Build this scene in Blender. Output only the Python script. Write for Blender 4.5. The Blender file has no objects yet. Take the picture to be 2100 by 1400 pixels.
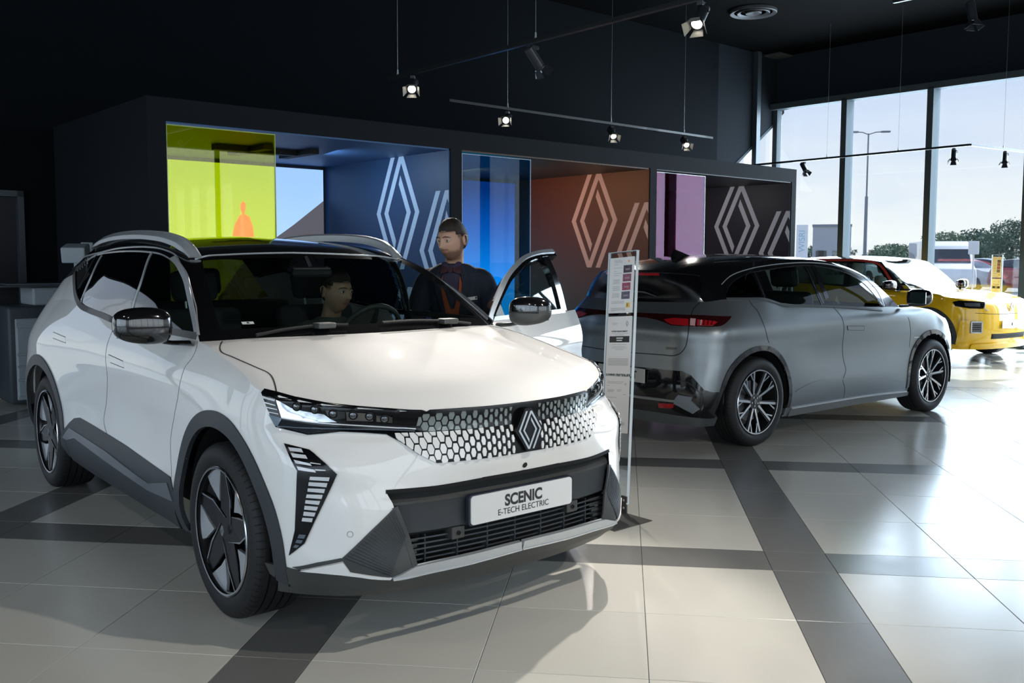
import bpy, bmesh, math, random
import numpy as np
from mathutils import Vector, Matrix, Euler
from mathutils.bvhtree import BVHTree
from mathutils.geometry import delaunay_2d_cdt
random.seed(7)
SC = bpy.context.scene
# ---------------------------------------------------------------- camera
def cam_basis(yaw, pitch, roll):
    cy, sy = math.cos(yaw), math.sin(yaw)
    F = Vector((sy, cy, 0)); R = Vector((cy, -sy, 0)); U = Vector((0, 0, 1))
    F2 = F * math.cos(pitch) - U * math.sin(pitch); U2 = U * math.cos(pitch) + F * math.sin(pitch)
    R2 = R * math.cos(roll) + U2 * math.sin(roll); U3 = U2 * math.cos(roll) - R * math.sin(roll)
    return R2, U3, F2
cam_d = bpy.data.cameras.new('camera'); cam = bpy.data.objects.new('camera', cam_d)
SC.collection.objects.link(cam); SC.camera = cam
r_, u_, f_ = cam_basis(math.radians(-6.80), math.radians(4.39), math.radians(.16))
cam.matrix_world = Matrix(((r_.x, u_.x, -f_.x, 0), (r_.y, u_.y, -f_.y, 0), (r_.z, u_.z, -f_.z, 1.481), (0, 0, 0, 1)))
cam_d.sensor_width = 36; cam_d.lens = 36 * 1912.1 / 2100; cam_d.shift_y = -28 / 2100
cam_d.clip_start = .05; cam_d.clip_end = 800
# ---------------------------------------------------------------- view, sky
SC.view_settings.view_transform = 'Standard'; SC.view_settings.look = 'None'
SC.view_settings.gamma = 1; SC.view_settings.use_curve_mapping = False
SC.view_settings.exposure = 0.12
SC.cycles.use_denoising = True
SC.cycles.max_bounces = 8; SC.cycles.diffuse_bounces = 3; SC.cycles.glossy_bounces = 4
SC.cycles.transmission_bounces = 6; SC.cycles.transparent_max_bounces = 12
SC.cycles.caustics_reflective = False; SC.cycles.caustics_refractive = False
SC.cycles.sample_clamp_indirect = 6
W = bpy.data.worlds.new('sky'); SC.world = W; W.use_nodes = True
nt = W.node_tree; nt.nodes.clear()
def nd(t, typ, **kw):
    n = t.nodes.new(typ)
    for k, v in kw.items():
        if k in n.inputs: n.inputs[k].default_value = v
        else: setattr(n, k, v)
    return n
wo = nd(nt, 'ShaderNodeOutputWorld'); wb = nd(nt, 'ShaderNodeBackground')
tc = nd(nt, 'ShaderNodeTexCoord'); sep = nd(nt, 'ShaderNodeSeparateXYZ')
ramp = nd(nt, 'ShaderNodeValToRGB'); ramp.color_ramp.elements[0].position = .0; ramp.color_ramp.elements[0].color = (.80, .86, .93, 1)
ramp.color_ramp.elements[1].position = .55; ramp.color_ramp.elements[1].color = (.42, .56, .90, 1)
e = ramp.color_ramp.elements.new(.12); e.color = (.70, .78, .95, 1)
mp = nd(nt, 'ShaderNodeMapping'); mp.inputs['Scale'].default_value = (1.6, 1.6, 6)
nz = nd(nt, 'ShaderNodeTexNoise', Scale=2.2, Detail=6, Roughness=.55)
cr_ = nd(nt, 'ShaderNodeValToRGB'); cr_.color_ramp.elements[0].position = .36; cr_.color_ramp.elements[1].position = .56
mh = nd(nt, 'ShaderNodeMapRange'); mh.inputs['From Min'].default_value = .16; mh.inputs['From Max'].default_value = .02
mul = nd(nt, 'ShaderNodeMath', operation='MULTIPLY'); mix = nd(nt, 'ShaderNodeMixRGB'); mix.inputs[2].default_value = (1.0, .99, .97, 1)
L = nt.links.new
L(tc.outputs['Generated'], sep.inputs[0]); L(sep.outputs['Z'], ramp.inputs[0]); L(tc.outputs['Generated'], mp.inputs[0])
L(mp.outputs[0], nz.inputs['Vector']); L(nz.outputs['Fac'], cr_.inputs[0]); L(sep.outputs['Z'], mh.inputs['Value'])
L(cr_.outputs[0], mul.inputs[0]); L(mh.outputs[0], mul.inputs[1]); L(mul.outputs[0], mix.inputs[0]); L(ramp.outputs[0], mix.inputs[1])
L(mix.outputs[0], wb.inputs[0]); L(wb.outputs[0], wo.inputs[0]); wb.inputs[1].default_value = 1.05
# building axes: u runs along the back wall, n from the front of the hall to the back wall
UA = math.radians(48.0); UX = Vector((math.cos(UA), math.sin(UA), 0)); NX = Vector((-math.sin(UA), math.cos(UA), 0))
def B(u, n, z=0.): return UX * u + NX * n + Vector((0, 0, z))
MBLD = Matrix.Rotation(UA, 4, 'Z')
def area(name, loc, size, power, col, direction):
    d = bpy.data.lights.new(name, 'AREA'); d.shape = 'RECTANGLE'; d.size, d.size_y = size; d.energy = power; d.color = col
    o = bpy.data.objects.new(name, d); SC.collection.objects.link(o); o.location = loc
    o.rotation_euler = Vector(direction).to_track_quat('-Z', 'Y').to_euler()
    return o
# daylight coming in through the glass fronts (right, behind the camera, left)
area('daylight_right', B(16.75, 6.0, 2.3), (9.0, 4.2), 1500, (.72, .86, 1.0), -UX + Vector((0,0,-.15)))
area('daylight_behind', B(3.0, -9.6, 2.3), (20.0, 4.2), 520, (.90, .95, 1.0), NX + Vector((0,0,-.1)))
area('daylight_left', B(-9.6, 1.0, 2.3), (16.0, 4.2), 660, (.74, .87, 1.0), UX + Vector((0,0,-.1)))
# ---------------------------------------------------------------- surface tools
def herm(kn, P, ts):
    kn = np.asarray(kn, float); P = np.asarray(P, float)
    d = np.diff(P, axis=0) / np.diff(kn)[:, None]
    h = np.diff(kn)
    m = np.zeros_like(P)
    m[1:-1] = (d[:-1] * h[1:, None] + d[1:] * h[:-1, None]) / (h[1:] + h[:-1])[:, None]
    m[0] = d[0] if len(P) < 3 else 1.5 * d[0] - .5 * m[1]
    m[-1] = d[-1] if len(P) < 3 else 1.5 * d[-1] - .5 * m[-2]
    ts = np.asarray(ts, float)
    i = np.clip(np.searchsorted(kn, ts, side='right') - 1, 0, len(kn) - 2)
    H = h[i][:, None]; t = ((ts - kn[i]) / h[i])[:, None]
    return ((2*t**3 - 3*t**2 + 1) * P[i] + (t**3 - 2*t**2 + t) * H * m[i]
            + (-2*t**3 + 3*t**2) * P[i+1] + (t**3 - t**2) * H * m[i+1])
def knots(P):
    P = np.asarray(P, float)
    return np.concatenate([[0], np.cumsum(np.maximum(np.linalg.norm(np.diff(P, axis=0), axis=1), 1e-4) ** .75)])
def curve(P, n):
    k = knots(P)
    return herm(k, P, np.linspace(0, k[-1], n))
def tsamp(k, step):
    out = [k[0]]
    for a, b in zip(k[:-1], k[1:]):
        n = max(2, int(math.ceil((b - a) / step)))
        out += list(a + (b - a) * np.arange(1, n + 1) / n)
    return np.array(out)
def loft(rows, su=.02, sv=.02, sharp=()):
    """rows [R][S][3] -> dense grid [r][s][3]; rows listed in sharp break the smoothness across rows"""
    A = np.array(rows, float)
    ku = np.mean([np.concatenate([[0], np.cumsum(np.maximum(np.linalg.norm(np.diff(r, axis=0), axis=1), 1e-3))]) for r in A], axis=0)
    kv = np.mean([np.concatenate([[0], np.cumsum(np.maximum(np.linalg.norm(np.diff(A[:, s], axis=0), axis=1), 1e-3))]) for s in range(A.shape[1])], axis=0)
    tu = tsamp(ku, su)
    B = np.array([herm(ku, r, tu) for r in A])
    cuts = [0] + sorted(sharp) + [len(A) - 1]
    out = []
    for a, b in zip(cuts[:-1], cuts[1:]):
        tv = tsamp(kv[a:b+1], sv)
        G = np.array([herm(kv[a:b+1], B[a:b+1, s], tv) for s in range(B.shape[1])]).transpose(1, 0, 2)
        out.append(G if not out else G[1:])
    return np.concatenate(out)
def coons(c0, c1, d0, d1, nu, nv, crown=None):
    """c0,c1: bottom/top along u (same direction); d0,d1: left/right along v"""
    c0, c1, d0, d1 = curve(c0, nu), curve(c1, nu), curve(d0, nv), curve(d1, nv)
    u = np.linspace(0, 1, nu)[None, :, None]; v = np.linspace(0, 1, nv)[:, None, None]
    S = (1-v)*c0[None] + v*c1[None] + (1-u)*d0[:, None] + u*d1[:, None]
    S -= (1-u)*(1-v)*c0[0] + u*(1-v)*c0[-1] + (1-u)*v*c1[0] + u*v*c1[-1]
    if crown is not None: S = S + crown(u, v)
    return S
def grid_faces(nr, ns):
    i = np.arange(nr-1)[:, None] * ns + np.arange(ns-1)[None, :]
    return np.stack([i, i+1, i+ns+1, i+ns], -1).reshape(-1, 4)
MIR = np.array([1, -1, 1.])
class Patch:
    """one side (y >= 0) of a car skin; flip says whether the winding must be turned to face outwards"""
    def __init__(s, name, G, flip=False, both=True):
        s.name = name; s.G = G; s.both = both
        nr, ns = G.shape[:2]
        s.V = G.reshape(-1, 3); s.F = grid_faces(nr, ns)
        if flip: s.F = s.F[:, ::-1]
        du = np.gradient(G, axis=1); dv = np.gradient(G, axis=0)
        n = np.cross(du, dv); n /= np.linalg.norm(n, axis=-1, keepdims=True) + 1e-12
        s.N = (-n if flip else n).reshape(-1, 3)
    def centers(s): return s.V[s.F].mean(1)
def inpoly(P, poly):
    x, y = P[:, 0], P[:, 1]; c = np.zeros(len(P), bool); n = len(poly); j = n - 1
    for i in range(n):
        xi, yi = poly[i]; xj, yj = poly[j]
        if yi != yj:
            c ^= ((yi > y) != (yj > y)) & (x < (xj - xi) * (y - yi) / (yj - yi) + xi)
        j = i
    return c
# ---------------------------------------------------------------- Blender helpers
C = bpy.context.scene.collection
def link(o, parent=None):
    C.objects.link(o)
    if parent is not None: o.parent = parent
    return o
def mobj(name, V, F, mat, parent=None, smooth=True, N=None, mats=None, mi=None, sharp=None):
    me = bpy.data.meshes.new(name)
    V = [tuple(map(float, v)) for v in V]; F = [tuple(int(i) for i in f) for f in F]
    me.from_pydata(V, [], F)
    for m in ([mat] if mats is None else mats): me.materials.append(m)
    if mi is not None: me.polygons.foreach_set('material_index', list(map(int, mi)))
    me.polygons.foreach_set('use_smooth', [bool(smooth)] * len(F))
    me.update()
    if N is not None:
        me.normals_split_custom_set_from_vertices([tuple(map(float, n)) for n in N])
    elif sharp and smooth:
        me.set_sharp_from_angle(angle=math.radians(sharp))
    return link(bpy.data.objects.new(name, me), parent)
def empty(name, loc=(0,0,0), rz=0, parent=None):
    o = bpy.data.objects.new(name, None); o.empty_display_size = .2
    o.location = loc; o.rotation_euler = (0, 0, rz)
    return link(o, parent)
def tag(o, label=None, cat=None, group=None, kind=None):
    if label: o['label'] = label
    if cat: o['category'] = cat
    if group: o['group'] = group
    if kind: o['kind'] = kind
    return o
def copy_tree(o, parent=None):
    c = o.copy(); C.objects.link(c)
    if parent is not None: c.parent = parent
    for ch in list(o.children): copy_tree(ch, c)
    return c
class MB:
    """collects simple solids into one mesh"""
    def __init__(s): s.V = []; s.F = []
    def add(s, V, F):
        k = len(s.V); s.V += [tuple(v) for v in V]; s.F += [tuple(i + k for i in f) for f in F]; return s
    def box(s, x0, x1, y0, y1, z0, z1, M=None, bev=0):
        V = [(x0,y0,z0),(x1,y0,z0),(x1,y1,z0),(x0,y1,z0),(x0,y0,z1),(x1,y0,z1),(x1,y1,z1),(x0,y1,z1)]
        F = [(0,3,2,1),(4,5,6,7),(0,1,5,4),(1,2,6,5),(2,3,7,6),(3,0,4,7)]
        if bev:
            bm = bmesh.new(); vs = [bm.verts.new(v) for v in V]
            for f in F: bm.faces.new([vs[i] for i in f])
            bmesh.ops.bevel(bm, geom=bm.edges[:], offset=bev, segments=2, affect='EDGES', profile=.5)
            bm.verts.index_update(); V = [v.co[:] for v in bm.verts]; F = [[v.index for v in f.verts] for f in bm.faces]; bm.free()
        if M is not None: V = [tuple(M @ Vector(v)) for v in V]
        return s.add(V, F)
    def tube(s, P, r, n=8, cap=True, rz=None):
        P = [np.array(p, float) for p in P]; R = r if isinstance(r, (list, tuple)) else [r] * len(P)
        V = []; F = []; up = None
        for i, p in enumerate(P):
            t = P[min(i+1, len(P)-1)] - P[max(i-1, 0)]; t /= np.linalg.norm(t) + 1e-12
            if up is None: up = np.array([0, 0, 1.]) if abs(t[2]) < .9 else np.array([1., 0, 0])
            a = np.cross(t, up); a /= np.linalg.norm(a); b = np.cross(a, t); up = b
            for k in range(n):
                th = 2 * math.pi * k / n
                V.append(p + R[i] * (a * math.cos(th) + b * math.sin(th) * (1 if rz is None else rz)))
        for i in range(len(P) - 1):
            for k in range(n): F.append((i*n+k, i*n+(k+1)%n, (i+1)*n+(k+1)%n, (i+1)*n+k))
        if cap: F += [tuple(range(n))[::-1], tuple((len(P)-1)*n + k for k in range(n))]
        return s.add(V, F)
    def lathe(s, prof, n=24, M=None, arc=None):
        """profile (radius, height) about z"""
        V = []; F = []; m = len(prof)
        for k in range(n):
            th = 2 * math.pi * k / n
            V += [(r * math.cos(th), r * math.sin(th), z) for r, z in prof]
        for k in range(n):
            for i in range(m - 1): F.append((k*m+i, ((k+1)%n)*m+i, ((k+1)%n)*m+i+1, k*m+i+1))
        if M is not None: V = [tuple(M @ Vector(v)) for v in V]
        return s.add(V, F)
    def prism(s, poly, z0, z1, M=None):
        n = len(poly)
        a = sum(poly[i][0]*poly[(i+1)%n][1] - poly[(i+1)%n][0]*poly[i][1] for i in range(n))
        if a < 0: poly = poly[::-1]
        V = [(x, y, z0) for x, y in poly] + [(x, y, z1) for x, y in poly]
        F = [tuple(range(n))[::-1], tuple(range(n, 2*n))] + [(i, (i+1)%n, n+(i+1)%n, n+i) for i in range(n)]
        if M is not None: V = [tuple(M @ Vector(v)) for v in V]
        return s.add(V, F)
    def build(s, name, mat, parent=None, smooth=False, sharp=None):
        return mobj(name, s.V, s.F, mat, parent, smooth=smooth or bool(sharp), sharp=sharp)
class Skin:
    """ray-castable skin of a car (both sides) with panels, ribbons and cuts laid on it"""
    def __init__(s, patches):
        s.P = {p.name: p for p in patches}
        V = []; F = []; k = 0
        for p in patches:
            V += [tuple(v) for v in p.V] + [tuple(v) for v in p.V * MIR]
            F += [tuple(f + k) for f in p.F.tolist()] if False else [tuple(int(i) + k for i in f) for f in p.F]
            n = len(p.V)
            F += [tuple(int(i) + k + n for i in f[::-1]) for f in p.F]
            k += 2 * n
        s.bvh = BVHTree.FromPolygons(V, F)
    def hit(s, p, d, back=.5):
        p = Vector(p); d = Vector(d).normalized()
        r = s.bvh.ray_cast(p + d * back, -d)
        if r[0] is None or (r[0] - p).length > back * 2:
            q = s.bvh.find_nearest(p); return q[0], (q[1] if q[1].dot(d) > 0 else -q[1])
        n = r[1]
        return r[0], (n if n.dot(d) > 0 else -n)
    def panel(s, name, poly, d, mat, parent, off=.003, thick=.006, step=.03, both=True, mirror=False, flat=False):
        """closed outline of 3-D points; d: outward viewing direction; both: also build the mirrored one"""
        d = Vector(d).normalized(); poly = [Vector(p) for p in poly]
        if mirror: d.y = -d.y; poly = [Vector((p.x, -p.y, p.z)) for p in poly]
        e1 = Vector((0,0,1)).cross(d)
        e1 = Vector((1,0,0)) if e1.length < .1 else e1.normalized()
        e2 = d.cross(e1)
        q = []
        for a, b in zip(poly, poly[1:] + poly[:1]):
            n = max(1, int((b - a).length / step))
            for i in range(n): q.append(a.lerp(b, i / n))
        P2 = [Vector((p.dot(e1), p.dot(e2))) for p in q]
        base = sum((p.dot(d) for p in poly)) / len(poly)
        pts = list(P2); xs = [p.x for p in P2]; ys = [p.y for p in P2]
        pol = [(p.x, p.y) for p in P2]
        gx = np.arange(min(xs) + step * .5, max(xs), step); gy = np.arange(min(ys) + step * .5, max(ys), step)
        if len(gx) and len(gy):
            G = np.stack(np.meshgrid(gx, gy), -1).reshape(-1, 2)
            G = G[inpoly(G, pol)]
            B = np.array(pol)
            A0 = B; A1 = np.roll(B, -1, 0); dd = A1 - A0
            for g in G:
                t = np.clip(((g - A0) * dd).sum(1) / ((dd**2).sum(1) + 1e-12), 0, 1)
                if np.linalg.norm(A0 + t[:, None] * dd - g, axis=1).min() > step * .35: pts.append(Vector(g))
        nb = len(P2)
        r = delaunay_2d_cdt(pts, [(i, (i+1) % nb) for i in range(nb)], [], 1, 1e-6)
        v2, fs, ov = r[0], r[2], r[3]
        V = []; 
        for v in v2:
            p = e1 * v.x + e2 * v.y + d * base
            h, n = s.hit(p, d)
            V.append((h, n))
        top = [h + n * off for h, n in V]; bot = [h + n * (off - thick) for h, n in V]
        F = []
        for f in fs:
            a, b, c = (v2[i] for i in f[:3])
            F.append(tuple(f) if (b - a).cross(c - a) > 0 else tuple(f[::-1]))
        # skirt
        ec = {}
        for f in F:
            for a, b in zip(f, f[1:] + f[:1]): ec[(a, b)] = ec.get((a, b), 0) + 1
        k = len(top); VV = list(top); idx = {}
        for (a, b) in list(ec):
            if (b, a) not in ec:
                for w in (a, b):
                    if w not in idx: idx[w] = (len(VV), len(VV) + 1); VV += [top[w].copy(), bot[w]]
                F.append((idx[b][0], idx[a][0], idx[a][1], idx[b][1]))
        o = mobj(name, VV, F, mat, parent, smooth=not flat)
        if both and not mirror:
            return [o, s.panel(name, poly, d, mat, parent, off, thick, step, mirror=True)]
        return [o]
    def project(s, P, d, step=.02, both=False):
        P = [Vector(p) for p in P]; q = []
        for a, b in zip(P[:-1], P[1:]):
            n = max(1, int((b - a).length / step))
            for i in range(n): q.append(a.lerp(b, i / n))
        q.append(P[-1])
        return [s.hit(p, d) for p in q]
    def ribbon(s, name, P, d, w, h, mat, parent, sink=.002, both=True, step=.02, smoothpath=True):
        if smoothpath and len(P) > 2: P = curve(P, max(8, len(P) * 6))
        res = []
        for m in ((False, True) if both else (False,)):
            Q = [Vector((p[0], -p[1], p[2])) if m else Vector(p) for p in P]
            dd = Vector((d[0], -d[1], d[2])) if m else Vector(d)
            H = s.project(Q, dd, step); V = []; F = []
            for i, (p, n) in enumerate(H):
                t = (H[min(i+1, len(H)-1)][0] - H[max(i-1, 0)][0])
                if t.length < 1e-6: t = Vector((1, 0, 0))
                sd = t.normalized().cross(n).normalized() * (w / 2)
                V += [p - sd - n * sink, p - sd + n * h, p + sd + n * h, p + sd - n * sink]
            for i in range(len(H) - 1):
                for k in range(3): F.append((4*i+k, 4*i+k+1, 4*i+5+k, 4*i+4+k))
            F += [(0, 1, 2, 3)[::-1], tuple(4*(len(H)-1) + k for k in range(4))]
            bm = bmesh.new(); vs = [bm.verts.new(v) for v in V]
            for f in F:
                try: bm.faces.new([vs[i] for i in f])
                except ValueError: pass
            bmesh.ops.recalc_face_normals(bm, faces=bm.faces[:])
            me = bpy.data.meshes.new(name); bm.to_mesh(me); bm.free(); me.materials.append(mat)
            me.polygons.foreach_set('use_smooth', [True] * len(me.polygons)); me.set_sharp_from_angle(angle=math.radians(40))
            res.append(link(bpy.data.objects.new(name, me), parent))
        return res
    def emit(s, patch, groups, parent, default, side=0):
        """split one patch into parts: groups = [(name, mat, test(centers)->mask)]; side 0: both, 1: y>0, -1: y<0"""
        p = s.P[patch]; cen = p.centers(); done = np.zeros(len(p.F), bool); out = []
        todo = []
        for nm, mat, test in groups:
            m = test(cen) & ~done; done |= m; todo.append((nm, mat, m))
        todo.append((default[0], default[1], ~done))
        for nm, mat, m in todo:
            if nm is None or not m.any(): continue
            F = p.F[m]; u, inv = np.unique(F, return_inverse=True); F = inv.reshape(F.shape)
            V = p.V[u]; N = p.N[u]; n = len(V)
            s2 = s.sides
            for part in ([(0,)] if s2 == 0 and V[:, 1].min() < .03 else [(1,), (-1,)] if s2 == 0 else [(s2,)]):
                VV = []; FF = []; NN = []
                if part[0] in (0, 1): VV += list(V); FF += list(F); NN += list(N)
                if part[0] in (0, -1):
                    k = len(VV); VV += list(V * MIR); NN += list(N * MIR); FF += [f[::-1] + k for f in F]
                out.append(mobj(nm, VV, FF, mat, parent, N=NN))
        return out
    sides = 0
# ---------------------------------------------------------------- materials
MATS = {}
def mat(name, col=(.5,.5,.5), rough=.5, metal=0, coat=0, spec=.5, emit=None, es=1, trans=0, ior=1.45, alpha=1, var=0, vscale=20, bump=0, bscale=200, coat_rough=.03):
    if name in MATS: return MATS[name]
    m = bpy.data.materials.new(name); m.use_nodes = True; t = m.node_tree; b = t.nodes['Principled BSDF']
    b.inputs['Base Color'].default_value = (*col, 1); b.inputs['Roughness'].default_value = rough
    b.inputs['Metallic'].default_value = metal; b.inputs['Coat Weight'].default_value = coat; b.inputs['Coat Roughness'].default_value = coat_rough
    b.inputs['Specular IOR Level'].default_value = spec; b.inputs['IOR'].default_value = ior
    b.inputs['Transmission Weight'].default_value = trans; b.inputs['Alpha'].default_value = alpha
    if emit: b.inputs['Emission Color'].default_value = (*emit, 1); b.inputs['Emission Strength'].default_value = es
    if var or bump:
        tcn = nd(t, 'ShaderNodeTexCoord')
        if var:
            n = nd(t, 'ShaderNodeTexNoise', Scale=vscale, Detail=4); t.links.new(tcn.outputs['Object'], n.inputs['Vector'])
            hsv = nd(t, 'ShaderNodeHueSaturation'); mr = nd(t, 'ShaderNodeMapRange'); mr.inputs['To Min'].default_value = 1 - var; mr.inputs['To Max'].default_value = 1 + var
            t.links.new(n.outputs['Fac'], mr.inputs['Value']); t.links.new(mr.outputs[0], hsv.inputs['Value']); hsv.inputs['Color'].default_value = (*col, 1)
            t.links.new(hsv.outputs[0], b.inputs['Base Color'])
        if bump:
            n = nd(t, 'ShaderNodeTexNoise', Scale=bscale, Detail=3); t.links.new(tcn.outputs['Object'], n.inputs['Vector'])
            bp_ = nd(t, 'ShaderNodeBump', Strength=bump, Distance=.002); t.links.new(n.outputs['Fac'], bp_.inputs['Height']); t.links.new(bp_.outputs[0], b.inputs['Normal'])
    MATS[name] = m; return m
def glassy(name, tint=(.6,.6,.6), refl=.04, rough=0.0, rt=(1,1,1)):
    """thin glass: tinted see-through with a clear mirror reflection at grazing angles"""
    if name in MATS: return MATS[name]
    m = bpy.data.materials.new(name); m.use_nodes = True; t = m.node_tree; t.nodes.clear()
    o = nd(t, 'ShaderNodeOutputMaterial'); tr = nd(t, 'ShaderNodeBsdfTransparent'); tr.inputs[0].default_value = (*tint, 1)
    g = nd(t, 'ShaderNodeBsdfGlossy', Roughness=rough); g.inputs['Color'].default_value = (*rt, 1)
    f = nd(t, 'ShaderNodeLayerWeight', Blend=.5); mx = nd(t, 'ShaderNodeMixShader'); pw = nd(t, 'ShaderNodeMath', operation='POWER'); pw.inputs[1].default_value = 5; m96 = nd(t, 'ShaderNodeMath', operation='MULTIPLY_ADD'); m96.inputs[1].default_value = .92; m96.inputs[2].default_value = .045
    t.links.new(f.outputs['Facing'], pw.inputs[0]); t.links.new(pw.outputs[0], m96.inputs[0])
    a = nd(t, 'ShaderNodeMath', operation='ADD'); a.inputs[1].default_value = refl; a.use_clamp = True
    t.links.new(m96.outputs[0], a.inputs[0]); t.links.new(a.outputs[0], mx.inputs[0]); t.links.new(tr.outputs[0], mx.inputs[1]); t.links.new(g.outputs[0], mx.inputs[2])
    t.links.new(mx.outputs[0], o.inputs[0]); MATS[name] = m; return m
def floor_mat(name, col, rough, seed):
    if name in MATS: return MATS[name]
    m = mat(name, col, rough, spec=.5); t = m.node_tree; b = t.nodes['Principled BSDF']
    g = nd(t, 'ShaderNodeNewGeometry'); n = nd(t, 'ShaderNodeTexNoise', Scale=1.7, Detail=5, Roughness=.6); oi = nd(t, 'ShaderNodeObjectInfo')
    t.links.new(g.outputs['Position'], n.inputs['Vector'])
    ad = nd(t, 'ShaderNodeMath', operation='MULTIPLY_ADD'); ad.inputs[1].default_value = .08; ad.inputs[2].default_value = .92
    m2 = nd(t, 'ShaderNodeMath', operation='MULTIPLY_ADD'); m2.inputs[1].default_value = .10
    t.links.new(oi.outputs['Random'], ad.inputs[0]); t.links.new(n.outputs['Fac'], m2.inputs[0]); t.links.new(ad.outputs[0], m2.inputs[2])
    h = nd(t, 'ShaderNodeHueSaturation'); h.inputs['Color'].default_value = (*col, 1); t.links.new(m2.outputs[0], h.inputs['Value']); t.links.new(h.outputs[0], b.inputs['Base Color'])
    n2 = nd(t, 'ShaderNodeTexNoise', Scale=6, Detail=3); t.links.new(g.outputs['Position'], n2.inputs['Vector'])
    mr = nd(t, 'ShaderNodeMapRange'); mr.inputs['To Min'].default_value = rough * .8; mr.inputs['To Max'].default_value = rough * 1.25
    t.links.new(n2.outputs['Fac'], mr.inputs['Value']); t.links.new(mr.outputs[0], b.inputs['Roughness'])
    return m
def paint(name, col, rough=.35, metal=0., coat=1., flake=0):
    return mat(name, col, max(rough, .55), metal=metal, coat=coat, spec=.25, coat_rough=.025)
M_white = paint('white_pearl_paint', (.80, .79, .765), .38)
M_black = mat('gloss_black', (.006, .006, .007), .12, coat=1, coat_rough=.02)
M_plastic = mat('charcoal_plastic', (.032, .038, .044), .45, bump=.25, bscale=900)
M_plastic2 = mat('dark_grey_satin_plastic', (.05, .052, .05), .38, bump=.15, bscale=600)
M_inside = mat('cavity_black', (.004, .004, .005), .8)
M_seam = mat('panel_gap', (.01, .01, .011), .7)
M_greyline = mat('soft_panel_gap', (.22, .22, .22), .6)
M_chrome = mat('satin_chrome', (.66, .69, .72), .3, metal=.55)
M_alu = mat('brushed_aluminium', (.50, .53, .55), .33, metal=.45, var=.05)
M_tyre = mat('tyre_rubber', (.009, .009, .010), .62, bump=.3, bscale=300)
M_glass_w = glassy('windscreen_glass', (.50, .58, .55), .0)
M_glass_d = glassy('privacy_glass', (.05, .055, .06), .05)
M_glass_s = glassy('side_glass', (.45, .54, .50), .0)
M_seat = mat('dark_seat_fabric', (.03, .032, .035), .8, bump=.5, bscale=400)
M_dash = mat('dark_dashboard', (.02, .021, .023), .55, bump=.3, bscale=500)
M_rimsilver = mat('machined_rim_face', (.60, .62, .64), .18, metal=1)
M_lampchrome = mat('lamp_reflector', (.75, .78, .82), .08, metal=1)
M_led = mat('lamp_light_bar', (.62, .64, .66), .25, coat=1)
M_ledgrey = mat('dim_light_bar', (.10, .13, .16), .25, coat=1)
M_plate = mat('plate_white', (.72, .72, .71), .35)
M_ink = mat('printed_ink', (.03, .03, .035), .5)
M_hexw = paint('white_grille_insert', (.80, .79, .765), .35)
M_hexg = mat('smoked_grille_insert', (.20, .23, .22), .3, coat=1)
M_emblem = mat('emblem_silver', (.42, .45, .47), .3, metal=.6)
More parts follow.
